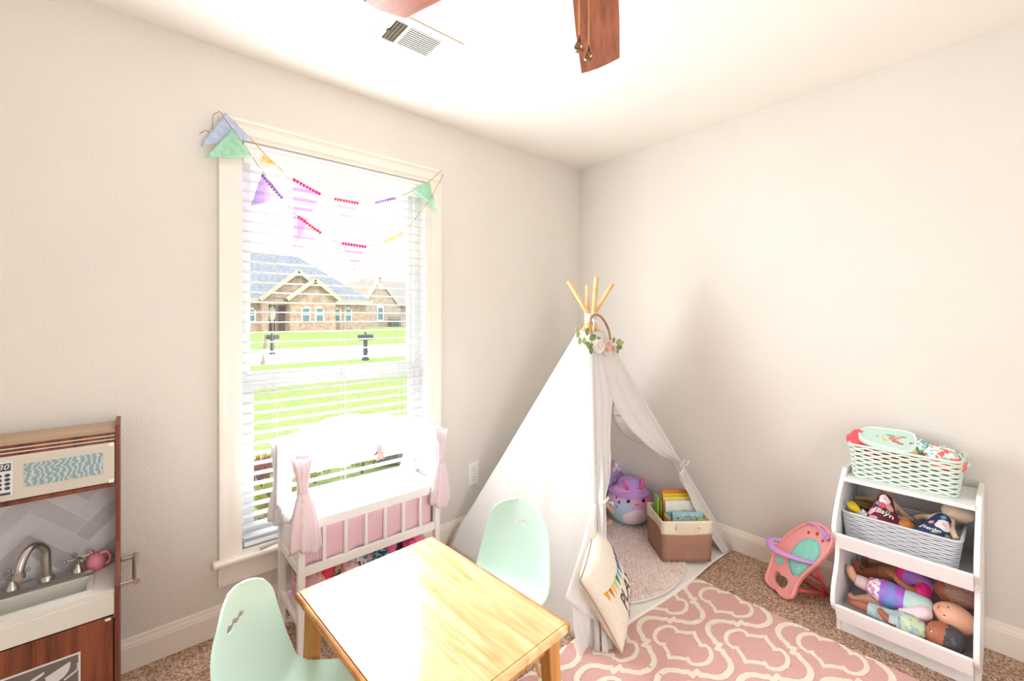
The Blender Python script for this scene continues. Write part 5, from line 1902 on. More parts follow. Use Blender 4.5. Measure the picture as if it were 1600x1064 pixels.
bel = MB()
n = 28
vs_ = [on_plush(0.005, 0.086, 0.004)]
for j in range(1, 5):
    for k in range(n):
        a = 2 * PI * k / n
        vs_.append(on_plush(0.005 + math.cos(a) * 0.088 * j / 4, 0.084 + math.sin(a) * 0.058 * j / 4, 0.006 * (1 - (j / 4) ** 4) + 0.0008))
fs = [(0, 1 + i, 1 + (i + 1) % n) for i in range(n)] + [(1 + j * n + i, 1 + (j + 1) * n + i, 1 + (j + 1) * n + (i + 1) % n, 1 + j * n + (i + 1) % n) for j in range(3) for i in range(n)]
bel.add(vs_, fs).build('belly', mat('plush_belly', srgb(248, 226, 236), 0.95, var=0.03, vscale=40, sheen=0.4, bump=0.4, bscale=220), pls, smooth=True)
BLK = mat('black_plastic', srgb(28, 24, 28), 0.25, var=0.02)
for x in (-0.05, 0.042):
    q = on_plush(x, 0.18)
    MB().ball(q, 0.0115, 0.005, 0.0115, 14, 8).build('eye', BLK, pls, smooth=True)
MB().tube([on_plush(-0.004 + 0.026 * (k / 6 - 0.5), 0.168 - 0.007 * math.sin(PI * k / 6), 0.002) for k in range(7)], 0.0016, 6).build('mouth', BLK, pls)
SPT = mat('plush_spot', srgb(70, 60, 110), 0.95, var=0.05)
for (x, z, r) in ((-0.098, 0.168, 0.011), (-0.112, 0.142, 0.008), (-0.108, 0.19, 0.007), (0.112, 0.128, 0.008)):
    MB().ball(on_plush(x, z, -0.001), r * 0.8, 0.004, r, 10, 6).build('spot', SPT, pls, smooth=True)
HATM = mat('hat_purple', srgb(200, 154, 234), 0.9, var=0.05, vscale=40, sheen=0.3)
hat = MB().lathe([(0.001, 0.285), (0.04, 0.284), (0.062, 0.276), (0.07, 0.262), (0.078, 0.232), (0.1, 0.218), (0.122, 0.206), (0.132, 0.203), (0.128, 0.2), (0.1, 0.21), (0.072, 0.222)], (0, 0.005, 0), 36, sy=0.88).build('hat', HATM, pls, smooth=True)
PKV = mat('pink_vinyl_clear', srgb(248, 120, 190), 0.2, var=0.1, vscale=60, clear=0.15)
for x, l in ((-0.04, -0.018), (0.045, 0.016)):
    MB().tube([(x, -0.055, 0.232), (x + l * 0.4, -0.058, 0.262), (x + l, -0.05, 0.288)], [0.008, 0.009, 0.0095], 10).ball((x + l, -0.05, 0.29), 0.0105, nu=12, nv=8).build('antenna', PKV, hat, smooth=True)

# ------------------------------------------------------------------ fabric bin with books
BROWN = mat('brown_burlap', srgb(172, 132, 112), 0.95, var=0.1, vscale=160, bump=0.5, bscale=240)
CREAM = mat('cream_canvas', srgb(240, 230, 206), 0.9, var=0.03, vscale=100, bump=0.3, bscale=240)
bn_fl = Vector((-0.485, -0.968, 0.0))
ea = Vector((0.77, -0.638, 0))
eb = Vector((0.638, 0.77, 0))
BW, BD, BH = 0.265, 0.235, 0.215
bk = thing('book_bin', 'brown and cream fabric bin holding picture books in the tent', 'bin', bn_fl + ea * BW / 2 + eb * BD / 2 + Vector((0, 0, 0.033)), math.atan2(ea.y, ea.x))
tk = 0.006


def bin_band(z0, z1, f0, f1, name, m):
    mb = MB()
    for i in range(4):
        def fn(a, b_, i=i):
            s_ = f0 + (f1 - f0) * b_
            hw, hd = BW / 2 * s_, BD / 2 * s_
            cs = [(-hw, -hd), (hw, -hd), (hw, hd), (-hw, hd)]
            p, q = Vector((*cs[i], 0)), Vector((*cs[(i + 1) % 4], 0))
            r_ = p.lerp(q, a)
            nrm = Vector(((q - p).y, -(q - p).x, 0)).normalized()
            sg = 0.012 * math.sin(PI * a) * math.sin(PI * (z0 + (z1 - z0) * b_) / BH)
            r_ += nrm * (sg if i != 3 else -sg * 1.6)
            return (r_.x, r_.y, z0 + (z1 - z0) * b_)
        mb.grid(fn, 10, 6)
    return mb.build(name, m, bk, smooth=True, solid=tk, auto=50)


bin_band(0, 0.148, 0.95, 0.985, 'body', BROWN)
band = bin_band(0.146, BH, 0.99, 1.0, 'rim_band', CREAM)
MB().box(-BW / 2 * 0.93, BW / 2 * 0.93, -BD / 2 * 0.93, BD / 2 * 0.93, 0.001, 0.008).build('base', BROWN, bk)
MB().tube(smooth_path([(-0.06, -BD / 2 - 0.012, 0.178), (-0.058, -BD / 2 - 0.018, 0.192), (-0.05, -BD / 2 - 0.018, 0.197), (0.05, -BD / 2 - 0.018, 0.197), (0.058, -BD / 2 - 0.018, 0.192), (0.06, -BD / 2 - 0.012, 0.178), (0.05, -BD / 2 - 0.014, 0.172), (-0.05, -BD / 2 - 0.014, 0.172)], 4, True), 0.0045, 8, closed=True).build('handle', CREAM, band, smooth=True)

PAGE = mat('book_pages', srgb(238, 232, 218), 0.9, var=0.03, vscale=200)
BINM = bk.matrix_basis.copy()


def book(label, x, y, w, h, t, col, tilt=0.0, yaw=0.0, dots=None, zoff=0.0):
    """upright book in the bin; cover facing the bin front"""
    o = thing('picture_book', label, 'book', (0, 0, 0), group='picture books in the bin')
    cm = mat('book_cover_%d_%d_%d' % col, srgb(*col), 0.4, var=0.02, vscale=30)
    MB().box(-w / 2, w / 2, -t / 2, -t / 2 + 0.002, 0, h).box(-w / 2, w / 2, t / 2 - 0.002, t / 2, 0, h).box(-w / 2 - 0.002, -w / 2, -t / 2, t / 2, 0, h).build('cover', cm, o)
    MB().box(-w / 2, w / 2 - 0.003, -t / 2 + 0.0022, t / 2 - 0.0022, 0.002, h - 0.003).build('pages', PAGE, o)
    if dots:
        r2 = random.Random(len(label))
        for k in range(dots[1]):
            a, b_ = r2.uniform(-w * 0.36, w * 0.4), r2.uniform(h * dots[2], h * dots[3])
            rr = r2.uniform(0.003, 0.006)
            c = dots[0][k % len(dots[0])]
            MB().lathe([(rr, 0), (rr, 0.0006)], (a, -t / 2 - 0.0001, b_), 8, axis=(0, -1, 0)).build('cover_print', mat('cover_print_%d_%d_%d' % c, srgb(*c), 0.5, var=0.03), o)
    o.matrix_basis = BINM @ Matrix.Translation((x, y, 0.012 + zoff)) @ Matrix.Rotation(yaw, 4, 'Z') @ Matrix.Rotation(-tilt, 4, 'X')
    return o


book('tall orange picture book at the back of the fabric bin', 0.035, 0.085, 0.18, 0.285, 0.012, (232, 150, 60), 0.02)
book('bright yellow picture book behind the white one', 0.035, 0.062, 0.185, 0.272, 0.014, (250, 216, 60), 0.04)
book('pale yellow thin book between yellow and white books', 0.03, 0.038, 0.185, 0.262, 0.008, (248, 226, 120), 0.05)
book('large white picture book with a dotted cover', 0.032, 0.012, 0.185, 0.25, 0.016, (244, 240, 232), 0.07, 0, ([(90, 110, 50), (220, 170, 60), (70, 60, 60), (200, 200, 120)], 26, 0.62, 0.8))
book('light blue picture book at the front of the bin', 0.042, -0.045, 0.165, 0.208, 0.014, (170, 220, 230), 0.10, 0, ([(240, 240, 244), (120, 130, 140), (210, 170, 150)], 18, 0.82, 0.96))
book('teal picture book behind the light blue one', 0.02, -0.022, 0.16, 0.2, 0.012, (110, 190, 200), 0.09)
book('small lime book tucked in the right corner of the bin', 0.098, -0.07, 0.05, 0.19, 0.01, (210, 214, 60), 0.0, 0.3)
book('lime green book standing sideways at the left of the bin', -0.095, 0.07, 0.07, 0.265, 0.010, (140, 190, 70), 0.0, 1.5)
book('olive book standing sideways at the left of the bin', -0.083, 0.06, 0.07, 0.25, 0.008, (170, 150, 60), 0.0, 1.52)
book('thin brown book standing sideways beside the teal book', -0.085, -0.05, 0.06, 0.205, 0.012, (190, 130, 70), 0.0, 1.5)
book('thin tan book standing sideways beside the teal book', -0.072, -0.045, 0.06, 0.198, 0.008, (226, 180, 110), 0.0, 1.5)


# ------------------------------------------------------------------ dolls
def skinned(name, m, parent, chains, sub=2):
    """limbs grown from joint chains: one continuous surface; chains share joints by equal position"""
    b = Vector((0, 0, 0))
    r = parent
    while r is not None and r.parent is not None:
        r = r.parent
    if r is not None:
        b = BASE.get(r.name, b)
    pts, rad, edges, idx = [], [], [], {}
    for ch in chains:
        prev = None
        for (p, rr) in ch:
            key = tuple(round(c, 4) for c in p)
            if key not in idx:
                idx[key] = len(pts)
                pts.append(Vector(p) - b)
                rad.append(rr)
            if prev is not None and prev != idx[key]:
                edges.append((prev, idx[key]))
            prev = idx[key]
    me = bpy.data.meshes.new(name)
    me.from_pydata(pts, edges, [])
    o = bpy.data.objects.new(name, me)
    COL.objects.link(o)
    o.modifiers.new('skin', 'SKIN').use_smooth_shade = True
    bpy.context.view_layer.update()
    sv = me.skin_vertices[0].data
    for i, rr in enumerate(rad):
        rr = rr if isinstance(rr, (tuple, list)) else (rr, rr)
        sv[i].radius = rr
        sv[i].use_root = (i == 0)
    md = o.modifiers.new('sub', 'SUBSURF')
    md.levels = md.render_levels = sub
    bpy.context.view_layer.update()
    bake(o)
    o.data.materials.clear()
    o.data.materials.append(m)
    o.data.polygons.foreach_set('use_smooth', [True] * len(o.data.polygons))
    o.parent = parent
    return o


SK_TAN = mat('doll_skin_tan', srgb(226, 170, 138), 0.5, var=0.03, vscale=20, sss=0.1)
SK_DARK = mat('doll_skin_brown', srgb(172, 106, 78), 0.5, var=0.04, vscale=20, sss=0.1)
SK_PEACH = mat('doll_skin_peach', srgb(236, 180, 150), 0.45, var=0.03, vscale=20, sss=0.1)


def finger_hand(wrist, d, up, s):
    """chains for a small hand: palm then four curled fingers and a thumb from its side"""
    d, up = Vector(d).normalized(), Vector(up)
    sd = d.cross(up).normalized()
    up = sd.cross(d)
    w = Vector(wrist)
    palm = w + d * 0.35 * s
    out = [[(w, 0.2 * s), (palm, (0.3 * s, 0.16 * s))]]
    for k, l in enumerate((0.32, 0.38, 0.36, 0.28)):
        off = sd * ((k - 1.5) * 0.14 * s)
        out.append([(palm, (0.3 * s, 0.16 * s)), (palm + d * 0.18 * s + off, 0.085 * s), (palm + d * (0.18 + l * 0.55) * s + off - up * 0.05 * s, 0.075 * s), (palm + d * (0.18 + l) * s + off - up * 0.16 * s, 0.065 * s)])
    th = w + d * 0.2 * s
    out[0].insert(1, (th, (0.26 * s, 0.17 * s)))
    out.append([(th, (0.26 * s, 0.17 * s)), (th + sd * 0.26 * s + d * 0.1 * s, 0.085 * s), (th + sd * 0.34 * s + d * 0.3 * s - up * 0.05 * s, 0.07 * s)])
    return out


def foot_chain(ankle, d, s):
    d = Vector(d).normalized()
    a = Vector(ankle)
    return [(a, 0.3 * s), (a + d * 0.3 * s + Vector((0, 0, -0.18 * s)), (0.3 * s, 0.24 * s)), (a + d * 0.75 * s + Vector((0, 0, -0.2 * s)), (0.3 * s, 0.19 * s)), (a + d * 1.0 * s + Vector((0, 0, -0.2 * s)), (0.24 * s, 0.14 * s))]


def doll_head(parent, c, r, face, up, m, eyes=True, name='head', long=1.1, nose=1.0):
    """modelled head: cranium, cheeks, nose, lips, ears and eye sockets; face = facing direction"""
    f, u = Vector(face).normalized(), Vector(up)
    s = f.cross(u).normalized()
    u = s.cross(f)
    c = Vector(c)
    R = Matrix((s, -f, u)).transposed()                       # local x = side, -y = face, z = up

    def fn(d_, p):
        q = p.copy()
        fr = max(0.0, -d_.y)
        if d_.z < 0:
            q.x *= 1 - 0.2 * d_.z * d_.z
        ch = math.exp(-((d_.z + 0.35) / 0.3) ** 2) * math.exp(-((abs(d_.x) - 0.5) / 0.25) ** 2) * fr
        ns = math.exp(-((d_.z + 0.12) / 0.12) ** 2) * math.exp(-(d_.x / 0.12) ** 2) * (fr > 0.5)
        lp = math.exp(-((d_.z + 0.42) / 0.07) ** 2) * math.exp(-(d_.x / 0.22) ** 2) * (fr > 0.5)
        es = math.exp(-((d_.z - 0.02) / 0.13) ** 2) * math.exp(-((abs(d_.x) - 0.36) / 0.15) ** 2) * fr
        cn = math.exp(-((d_.z + 0.7) / 0.16) ** 2) * math.exp(-(d_.x / 0.3) ** 2) * (fr > 0.2)
        q.y -= r * (0.07 * ch + 0.16 * nose * ns + 0.06 * lp - 0.07 * es + 0.08 * cn)
        q.x += r * 0.05 * ch * (1 if d_.x > 0 else -1)
        return q
    h = MB().ball(c, r, r * 1.02, r * long, 44, 30, fn=fn, rot=R).build(name, m, parent, smooth=True)
    for sx in (-1, 1):
        e = MB()
        e.ball(c + R @ Vector((sx * r * 0.97, r * 0.08, -r * 0.08)), r * 0.08, r * 0.17, r * 0.24, 10, 8, rot=R)
        e.build('ear', m, h, smooth=True)
        if eyes:
            ec = c + R @ Vector((sx * r * 0.35, -r * 0.86, r * 0.04))
            ey = MB().ball(ec, r * 0.13, r * 0.07, r * 0.11, 12, 8, rot=R).build('eye', mat('doll_eye_white', srgb(240, 238, 236), 0.2, var=0.01), h, smooth=True)
            MB().ball(ec + R @ Vector((0, -r * 0.045, 0)), r * 0.07, r * 0.035, r * 0.08, 10, 6, rot=R).build('iris', mat('doll_iris', srgb(70, 60, 56), 0.15, var=0.05), h, smooth=True)
    MB().ball(c + R @ Vector((0, -r * 0.99, -r * 0.46)), r * 0.17, r * 0.05, r * 0.045, 12, 6, rot=R).build('lips', mat('doll_lips', srgb(206, 110, 108), 0.4, var=0.03), h, smooth=True)
    return h


# doll sitting half hidden behind the left tent flap
ds = thing('sitting_doll', 'doll in white clothes sitting half hidden behind the tent flap', 'doll', (-0.52, -0.44, 0.034), world_coords=True)
hip = Vector((-0.53, -0.43, 0.085))
che = Vector((-0.535, -0.425, 0.185))
nk = Vector((-0.535, -0.425, 0.235))
sh1, sh2 = che + Vector((0.045, -0.035, 0.025)), che + Vector((-0.045, 0.035, 0.025))
el = at_d(936, 776, 2.62)
ha = at_d(952, 793, 2.58)
kn = at_d(928, 800, 2.58)
an_ = at_d(944, 817, 2.56)
body = skinned('body', SK_TAN, ds, [
    [(hip, 0.05), ((hip + che) / 2, 0.048), (che, 0.048), (nk, 0.022)],
    [(che, 0.048), (sh1, 0.024), (el, 0.018), (ha, 0.014)], *finger_hand(ha, (ha - el), (0, 0, 1), 0.042),
    [(che, 0.048), (sh2, 0.024), (sh2 + Vector((-0.03, -0.03, -0.07)), 0.018), (sh2 + Vector((-0.02, -0.07, -0.11)), 0.014)],
    [(hip, 0.05), (hip + Vector((0.03, -0.05, -0.005)), 0.034), (kn, 0.028)] + [(p, r_) for p, r_ in foot_chain(an_, (0.35, -0.6, 0.45), 0.055)],
    [(hip, 0.05), (hip + Vector((-0.03, 0.0, -0.01)), 0.034), (hip + Vector((-0.06, -0.1, -0.015)), 0.026)] + [(p, r_) for p, r_ in foot_chain(hip + Vector((-0.07, -0.18, -0.01)), (0, -0.6, 0.6), 0.055)],
])
WCL = mat('doll_white_cotton', srgb(244, 238, 236), 0.9, var=0.03, vscale=50, bump=0.3, bscale=90)
MB().tube([hip + Vector((0, 0, -0.045)), hip, (hip + che) / 2, che + Vector((0, 0, 0.02)), nk - Vector((0, 0, 0.01))], [0.05, 0.062, 0.06, 0.058, 0.03], 20).build('dress', WCL, ds, smooth=True)
MB().tube([sh1 - (el - sh1) * 0.15, sh1 + (el - sh1) * 0.45, el - (el - sh1) * 0.05], [0.03, 0.03, 0.026], 14).build('sleeve', WCL, ds, smooth=True)
MB().tube([hip + Vector((0.0, -0.02, 0)), hip + Vector((0.03, -0.05, -0.003)), hip.lerp(kn, 0.75)], [0.044, 0.042, 0.036], 14).build('trouser_leg', WCL, ds, smooth=True)
doll_head(ds, nk + Vector((0, 0, 0.06)), 0.058, (0.4, -0.9, -0.05), (0, 0, 1), SK_TAN)

# ================================================================== patterned rug
RUGP = mat('rug_pink', srgb(220, 174, 170), 0.95, var=0.05, vscale=160, bump=0.4, bscale=420, bdist=0.003)
RUGC = mat('rug_cream', srgb(244, 232, 214), 0.95, var=0.04, vscale=160, bump=0.4, bscale=420, bdist=0.003)
rx0, rx1, ry0, ry1 = -1.72, -0.437, -2.6, -1.0
rug = thing('patterned_rug', 'pink rug with cream trellis pattern in front of the tent', 'rug', ((rx0 + rx1) / 2, (ry0 + ry1) / 2, 0), world_coords=True)
MB().box(rx0, rx1, ry0, ry1, 0.0005, 0.0085).build('field', RUGP, rug, bevel=0.003)


def mirror4(q):
    """quarter outline from the +x end to the +y end, mirrored round"""
    a = list(q)
    b_ = [(-x, y) for x, y in reversed(q)]
    c_ = [(-x, -y) for x, y in q]
    d_ = [(x, -y) for x, y in reversed(q)]
    out = []
    for p in a + b_ + c_ + d_:
        if not out or abs(out[-1][0] - p[0]) + abs(out[-1][1] - p[1]) > 1e-6:
            out.append(p)
    return out


inner_q = [(0.100, 0), (0.086, 0.011), (0.074, 0.024), (0.066, 0.036), (0.060, 0.046), (0.052, 0.050), (0.062, 0.060), (0.064, 0.066), (0.060, 0.080), (0.048, 0.093), (0.032, 0.102), (0.015, 0.107), (0, 0.108)]
outer_q = [(0.2, 0.019), (0.178, 0.021), (0.155, 0.031), (0.137, 0.047), (0.125, 0.068), (0.110, 0.082), (0.117, 0.098), (0.083, 0.102), (0.090, 0.118), (0.075, 0.132), (0.063, 0.153), (0.045, 0.169), (0.022, 0.179), (0, 0.181)]


def ribbon(path, w, closed, cx_, cy_, name):
    pts = [Vector((x + cx_, y + cy_, 0)) for x, y in path]
    m = len(pts)
    L_, R_ = [], []
    for i in range(m):
        if closed:
            d1, d2 = (pts[i] - pts[i - 1]).normalized(), (pts[(i + 1) % m] - pts[i]).normalized()
        else:
            d1 = (pts[i] - pts[max(i - 1, 0)])
            d2 = (pts[min(i + 1, m - 1)] - pts[i])
            d1 = (d1 if d1.length > 0 else d2).normalized()
            d2 = (d2 if d2.length > 0 else d1).normalized()
        n = Vector((-(d1 + d2).y, (d1 + d2).x, 0))
        n = n.normalized() if n.length > 1e-5 else Vector((-d1.y, d1.x, 0))
        k = min(1.5, 1 / max(0.5, n.dot(Vector((-d1.y, d1.x, 0)))))
        L_.append(pts[i] + n * w / 2 * k)
        R_.append(pts[i] - n * w / 2 * k)
    mb = MB()
    for i in range(m if closed else m - 1):
        j = (i + 1) % m
        pl = clip_poly([(p.x, p.y) for p in (R_[i], R_[j], L_[j], L_[i])], rx0 + 0.002, rx1 - 0.002, ry0 + 0.002, ry1 - 0.002)
        if pl:
            b0 = len(mb.v)
            mb.v += [(x, y, 0.0098) for x, y in pl]
            mb.f.append(tuple(range(b0, b0 + len(pl))))
            mb.mi.append(0)
    if mb.f:
        mb.build(name, RUGC, rug, solid=0.0015, offset=-1)


for i in range(-1, 5):
    for j in range(-2, 4):
        bx_, by_ = -0.920 + 0.398 * (1 - i), -1.305 - 0.402 * j
        ribbon(mirror4(inner_q)[:-1], 0.0165, True, bx_, by_, 'inner_motif')
        ribbon(mirror4(inner_q)[:-1], 0.0165, True, bx_ + 0.199, by_ - 0.201, 'inner_motif')
        half = [(x, y) for x, y in outer_q] + [(-x, y) for x, y in reversed(outer_q)][1:]
        ribbon(half, 0.0215, False, bx_, by_, 'trellis_band')
        ribbon([(x, -y) for x, y in half], 0.0215, False, bx_, by_, 'trellis_band')

# ================================================================== doll bouncer seat
BO, Bw, Bu = Vector((-0.257, -1.445, 0.012)), Vector((-0.517, -0.856, 0)), Vector((0.43, -0.26, 0.866))
Bn = Bw.cross(Bu).normalized()
if Bn.dot(CAM - BO) < 0:
    Bn = -Bn
COR = mat('coral_plastic', srgb(252, 170, 168), 0.4, var=0.02, spec=0.4)
CORD_ = mat('coral_red_plastic', srgb(236, 92, 104), 0.4, var=0.03)
AQUA = mat('aqua_pad', srgb(150, 226, 213), 0.7, var=0.05, vscale=60, bump=0.2, bscale=150)
LILAC = mat('lilac_plastic', srgb(218, 162, 232), 0.4, var=0.02)
HOLE = mat('carpet_seen', srgb(150, 116, 94), 0.9, var=0.1, vscale=90)
bo = thing('doll_bouncer', 'coral plastic doll seat with aqua pad leaning beside the white shelf', 'doll seat', (BO.x, BO.y, 0), world_coords=True)


def bpt(a, b_, w=0.0):
    return BO + Bw * a + Bu * b_ + Bn * w


outline = [(-0.02, 0.345), (0.014, 0.366), (0.06, 0.373), (0.101, 0.362), (0.124, 0.338), (0.130, 0.305), (0.124, 0.263), (0.112, 0.22), (0.092, 0.176), (0.073, 0.127), (0.064, 0.083), (0.067, 0.042), (0.064, 0.014), (0.044, -0.004), (0.015, -0.009),
           (-0.014, 0.0), (-0.042, -0.006), (-0.076, 0.0), (-0.092, 0.02), (-0.097, 0.064), (-0.108, 0.119), (-0.107, 0.17), (-0.096, 0.221), (-0.065, 0.287)]
shell = MB().prism(smooth2(outline, 4), lambda u, v, w: bpt(u, v, w), -0.012, 0.006).build('seat_shell', COR, bo, smooth=False)
hole_pts = smooth2([(-0.062, 0.06), (-0.047, 0.074), (-0.024, 0.068), (0.003, 0.073), (0.02, 0.061), (0.019, 0.035), (0.004, 0.022), (-0.03, 0.023), (-0.056, 0.035)], 4)
cuts = MB().prism(hole_pts, lambda u, v, w: bpt(u, v, w), -0.05, 0.05)
for (a, b_, r_) in ((0.008, 0.311, 0.0105), (0.048, 0.325, 0.0125), (0.084, 0.31, 0.0095)):
    cuts.prism([(a + math.cos(2 * PI * k / 10 + 0.3) * r_ * (1 if k % 2 == 0 else 0.5), b_ + math.sin(2 * PI * k / 10 + 0.3) * r_ * (1 if k % 2 == 0 else 0.5)) for k in range(10)], lambda u, v, w: bpt(u, v, w), -0.05, 0.05)
cu = cuts.build('cutter', COR, bo)
md = shell.modifiers.new('hole', 'BOOLEAN')
md.operation = 'DIFFERENCE'
md.object = cu
md.solver = 'EXACT'
bpy.context.view_layer.update()
bake(shell)
bpy.data.objects.remove(cu)
md = shell.modifiers.new('bevel', 'BEVEL')
md.width = 0.004
md.segments = 3
md.limit_method = 'ANGLE'
md.angle_limit = math.radians(50)
rim = smooth2(outline, 3)
MB().tube([bpt(u * 0.985 + 0.0005, v * 0.985 + 0.002, 0.006) for u, v in rim], 0.0075, 8, closed=True).build('rim', COR, bo, smooth=True)
pad = smooth2([(0.016, 0.285), (0.059, 0.298), (0.09, 0.279), (0.101, 0.244), (0.094, 0.209), (0.077, 0.175), (0.065, 0.132), (0.047, 0.108), (0.025, 0.101), (-0.004, 0.122), (-0.026, 0.15), (-0.029, 0.191), (-0.016, 0.246)], 4)
n = len(pad)
cxp, cyp = 0.035, 0.2
mb = MB()
vs_ = [bpt(cxp, cyp, 0.012)]
for j in range(1, 5):
    for (u, v) in pad:
        f = j / 4
        vs_.append(bpt(cxp + (u - cxp) * f, cyp + (v - cyp) * f, 0.0065 + 0.006 * (1 - f ** 4)))
fs = [(0, 1 + i, 1 + (i + 1) % n) for i in range(n)] + [(1 + j * n + i, 1 + (j + 1) * n + i, 1 + (j + 1) * n + (i + 1) % n, 1 + j * n + (i + 1) % n) for j in range(3) for i in range(n)]
mb.add(vs_, fs).build('pad', AQUA, bo, smooth=True, solid=0.003, offset=-1)
MB().prism(smooth2([(-0.089, 0.121), (-0.072, 0.138), (-0.048, 0.136), (-0.038, 0.118), (-0.06, 0.107), (-0.078, 0.108)], 4), lambda u, v, w: bpt(u, v, w), 0.004, 0.0085).build('foot_pad', AQUA, bo)
# lilac guard bar arched out in front
gp = smooth_path([bpt(-0.1, 0.215, 0.0), bpt(-0.128, 0.19, 0.03), bpt(-0.115, 0.168, 0.05), bpt(-0.06, 0.158, 0.056), bpt(0.0, 0.168, 0.046), bpt(0.06, 0.187, 0.026), bpt(0.108, 0.208, 0.004)], 6)
MB().tube(gp, [0.01] + [0.0165] * 14 + [0.0165 - 0.0004 * k for k in range(len(gp) - 16)] + [0.006], 10, flat=0.45).build('guard_bar', LILAC, bo, smooth=True)
MB().tube(smooth_path([bpt(-0.014, 0.348, 0.01), bpt(0.021, 0.357, 0.012), bpt(0.066, 0.353, 0.012), bpt(0.1, 0.335, 0.01)], 5), 0.009, 8, flat=0.5).build('headrest_trim', LILAC, bo, smooth=True)
fw = MB()
for k in range(6):
    a = 2 * PI * k / 6
    fw.ball(bpt(0.1 + math.cos(a) * 0.012, 0.336 + math.sin(a) * 0.012, 0.016), 0.008, nu=8, nv=6)
fw.ball(bpt(0.1, 0.336, 0.02), 0.007, nu=8, nv=6)
fw.build('flower', LILAC, bo, smooth=True)
# rear stand
for sx in (0.085, 0.03):
    pass
q0, q1 = bpt(0.098, 0.185, -0.012), bpt(-0.085, 0.185, -0.012)
f0, f1 = Vector((-0.105, -1.60, 0.009)), Vector((-0.03, -1.44, 0.009))
MB().tube([q0, f0], 0.008, 8).build('stand_leg', CORD_, bo, smooth=True)
MB().tube([q1, f1], 0.008, 8).build('stand_leg', CORD_, bo, smooth=True)
MB().tube([f0, f1], 0.008, 8).build('stand_foot', CORD_, bo, smooth=True)
MB().tube([bpt(0.07, 0.06, -0.01), f0 + Vector((0, 0, 0.0))], 0.007, 8).build('stand_brace', CORD_, bo, smooth=True)
MB().tube([q0.lerp(f0, 0.5), q1.lerp(f1, 0.5)], 0.006, 8).build('stand_brace', CORD_, bo, smooth=True)

# ================================================================== white storage shelf
SHW = mat('shelf_white', srgb(243, 242, 242), 0.38, var=0.006)
SY0, SY1 = -1.682, -2.098                                  # outer faces of the two sides
sh = thing('toy_shelf', 'white three-tier toy shelf with curved sides against the right wall', 'shelf', (-0.2, (SY0 + SY1) / 2, 0), world_coords=True)
fprof = [(-0.33, 0.0), (-0.33, 0.052), (-0.352, 0.085), (-0.392, 0.112), (-0.424, 0.145), (-0.425, 0.185), (-0.408, 0.231), (-0.378, 0.270), (-0.358, 0.31), (-0.351, 0.35), (-0.36, 0.385), (-0.388, 0.412), (-0.407, 0.437), (-0.405, 0.465), (-0.389, 0.50), (-0.345, 0.555), (-0.30, 0.598), (-0.262, 0.63), (-0.235, 0.65)]
sprof = smooth2(fprof, 3, closed=False) + [(-0.225, 0.656), (-0.02, 0.656), (-0.02, 0.0)]
TS_ = 0.015
for y0 in (SY0, SY1 + TS_):
    MB().prism(sprof, lambda u, v, w: (u, w, v), y0 - TS_, y0).build('side_panel', SHW, sh, bevel=0.0015)
yi0, yi1 = SY1 + TS_ + 0.0004, SY0 - TS_ - 0.0004
MB().box(-0.278, -0.021, yi0, yi1, 0.614, 0.629).build('top_board', SHW, sh, bevel=0.001)
MB().box(-0.372, -0.021, yi0, yi1, 0.362, 0.375).build('middle_board', SHW, sh, bevel=0.001)
MB().box(-0.40, -0.021, yi0, yi1, 0.082, 0.095).build('bottom_board', SHW, sh, bevel=0.001)
MB().box(-0.027, -0.0205, yi0, yi1, 0.0, 0.6135).build('back_panel', SHW, sh)
for (xa, za, xb, zb_) in ((-0.405, 0.432, -0.376, 0.368), (-0.422, 0.150, -0.395, 0.086)):
    p, q = Vector((xa, 0, za)), Vector((xb, 0, zb_))
    d_ = q - p
    nn = Vector((d_.z, 0, -d_.x)).normalized() * 0.006
    c = (p + q) / 2 + Vector((0, (yi0 + yi1) / 2, 0))
    MB().obox(c, d_ / 2, Vector((0, (yi1 - yi0) / 2, 0)), nn).build('front_lip', SHW, sh, bevel=0.001)
MB().box(-0.325, -0.312, yi0, yi1, 0.0, 0.0815).build('kick_board', SHW, sh)
for (x, z) in ((-0.25, 0.62), (-0.36, 0.37), (-0.38, 0.09), (-0.1, 0.62), (-0.1, 0.37), (-0.1, 0.09)):
    MB().lathe([(0.004, 0), (0.0035, 0.0015), (0.001, 0.002)], (x, SY1, z), 8, axis=(0, -1, 0)).build('screw', mat('screw_cap', srgb(250, 246, 236), 0.3, var=0.01), sh)


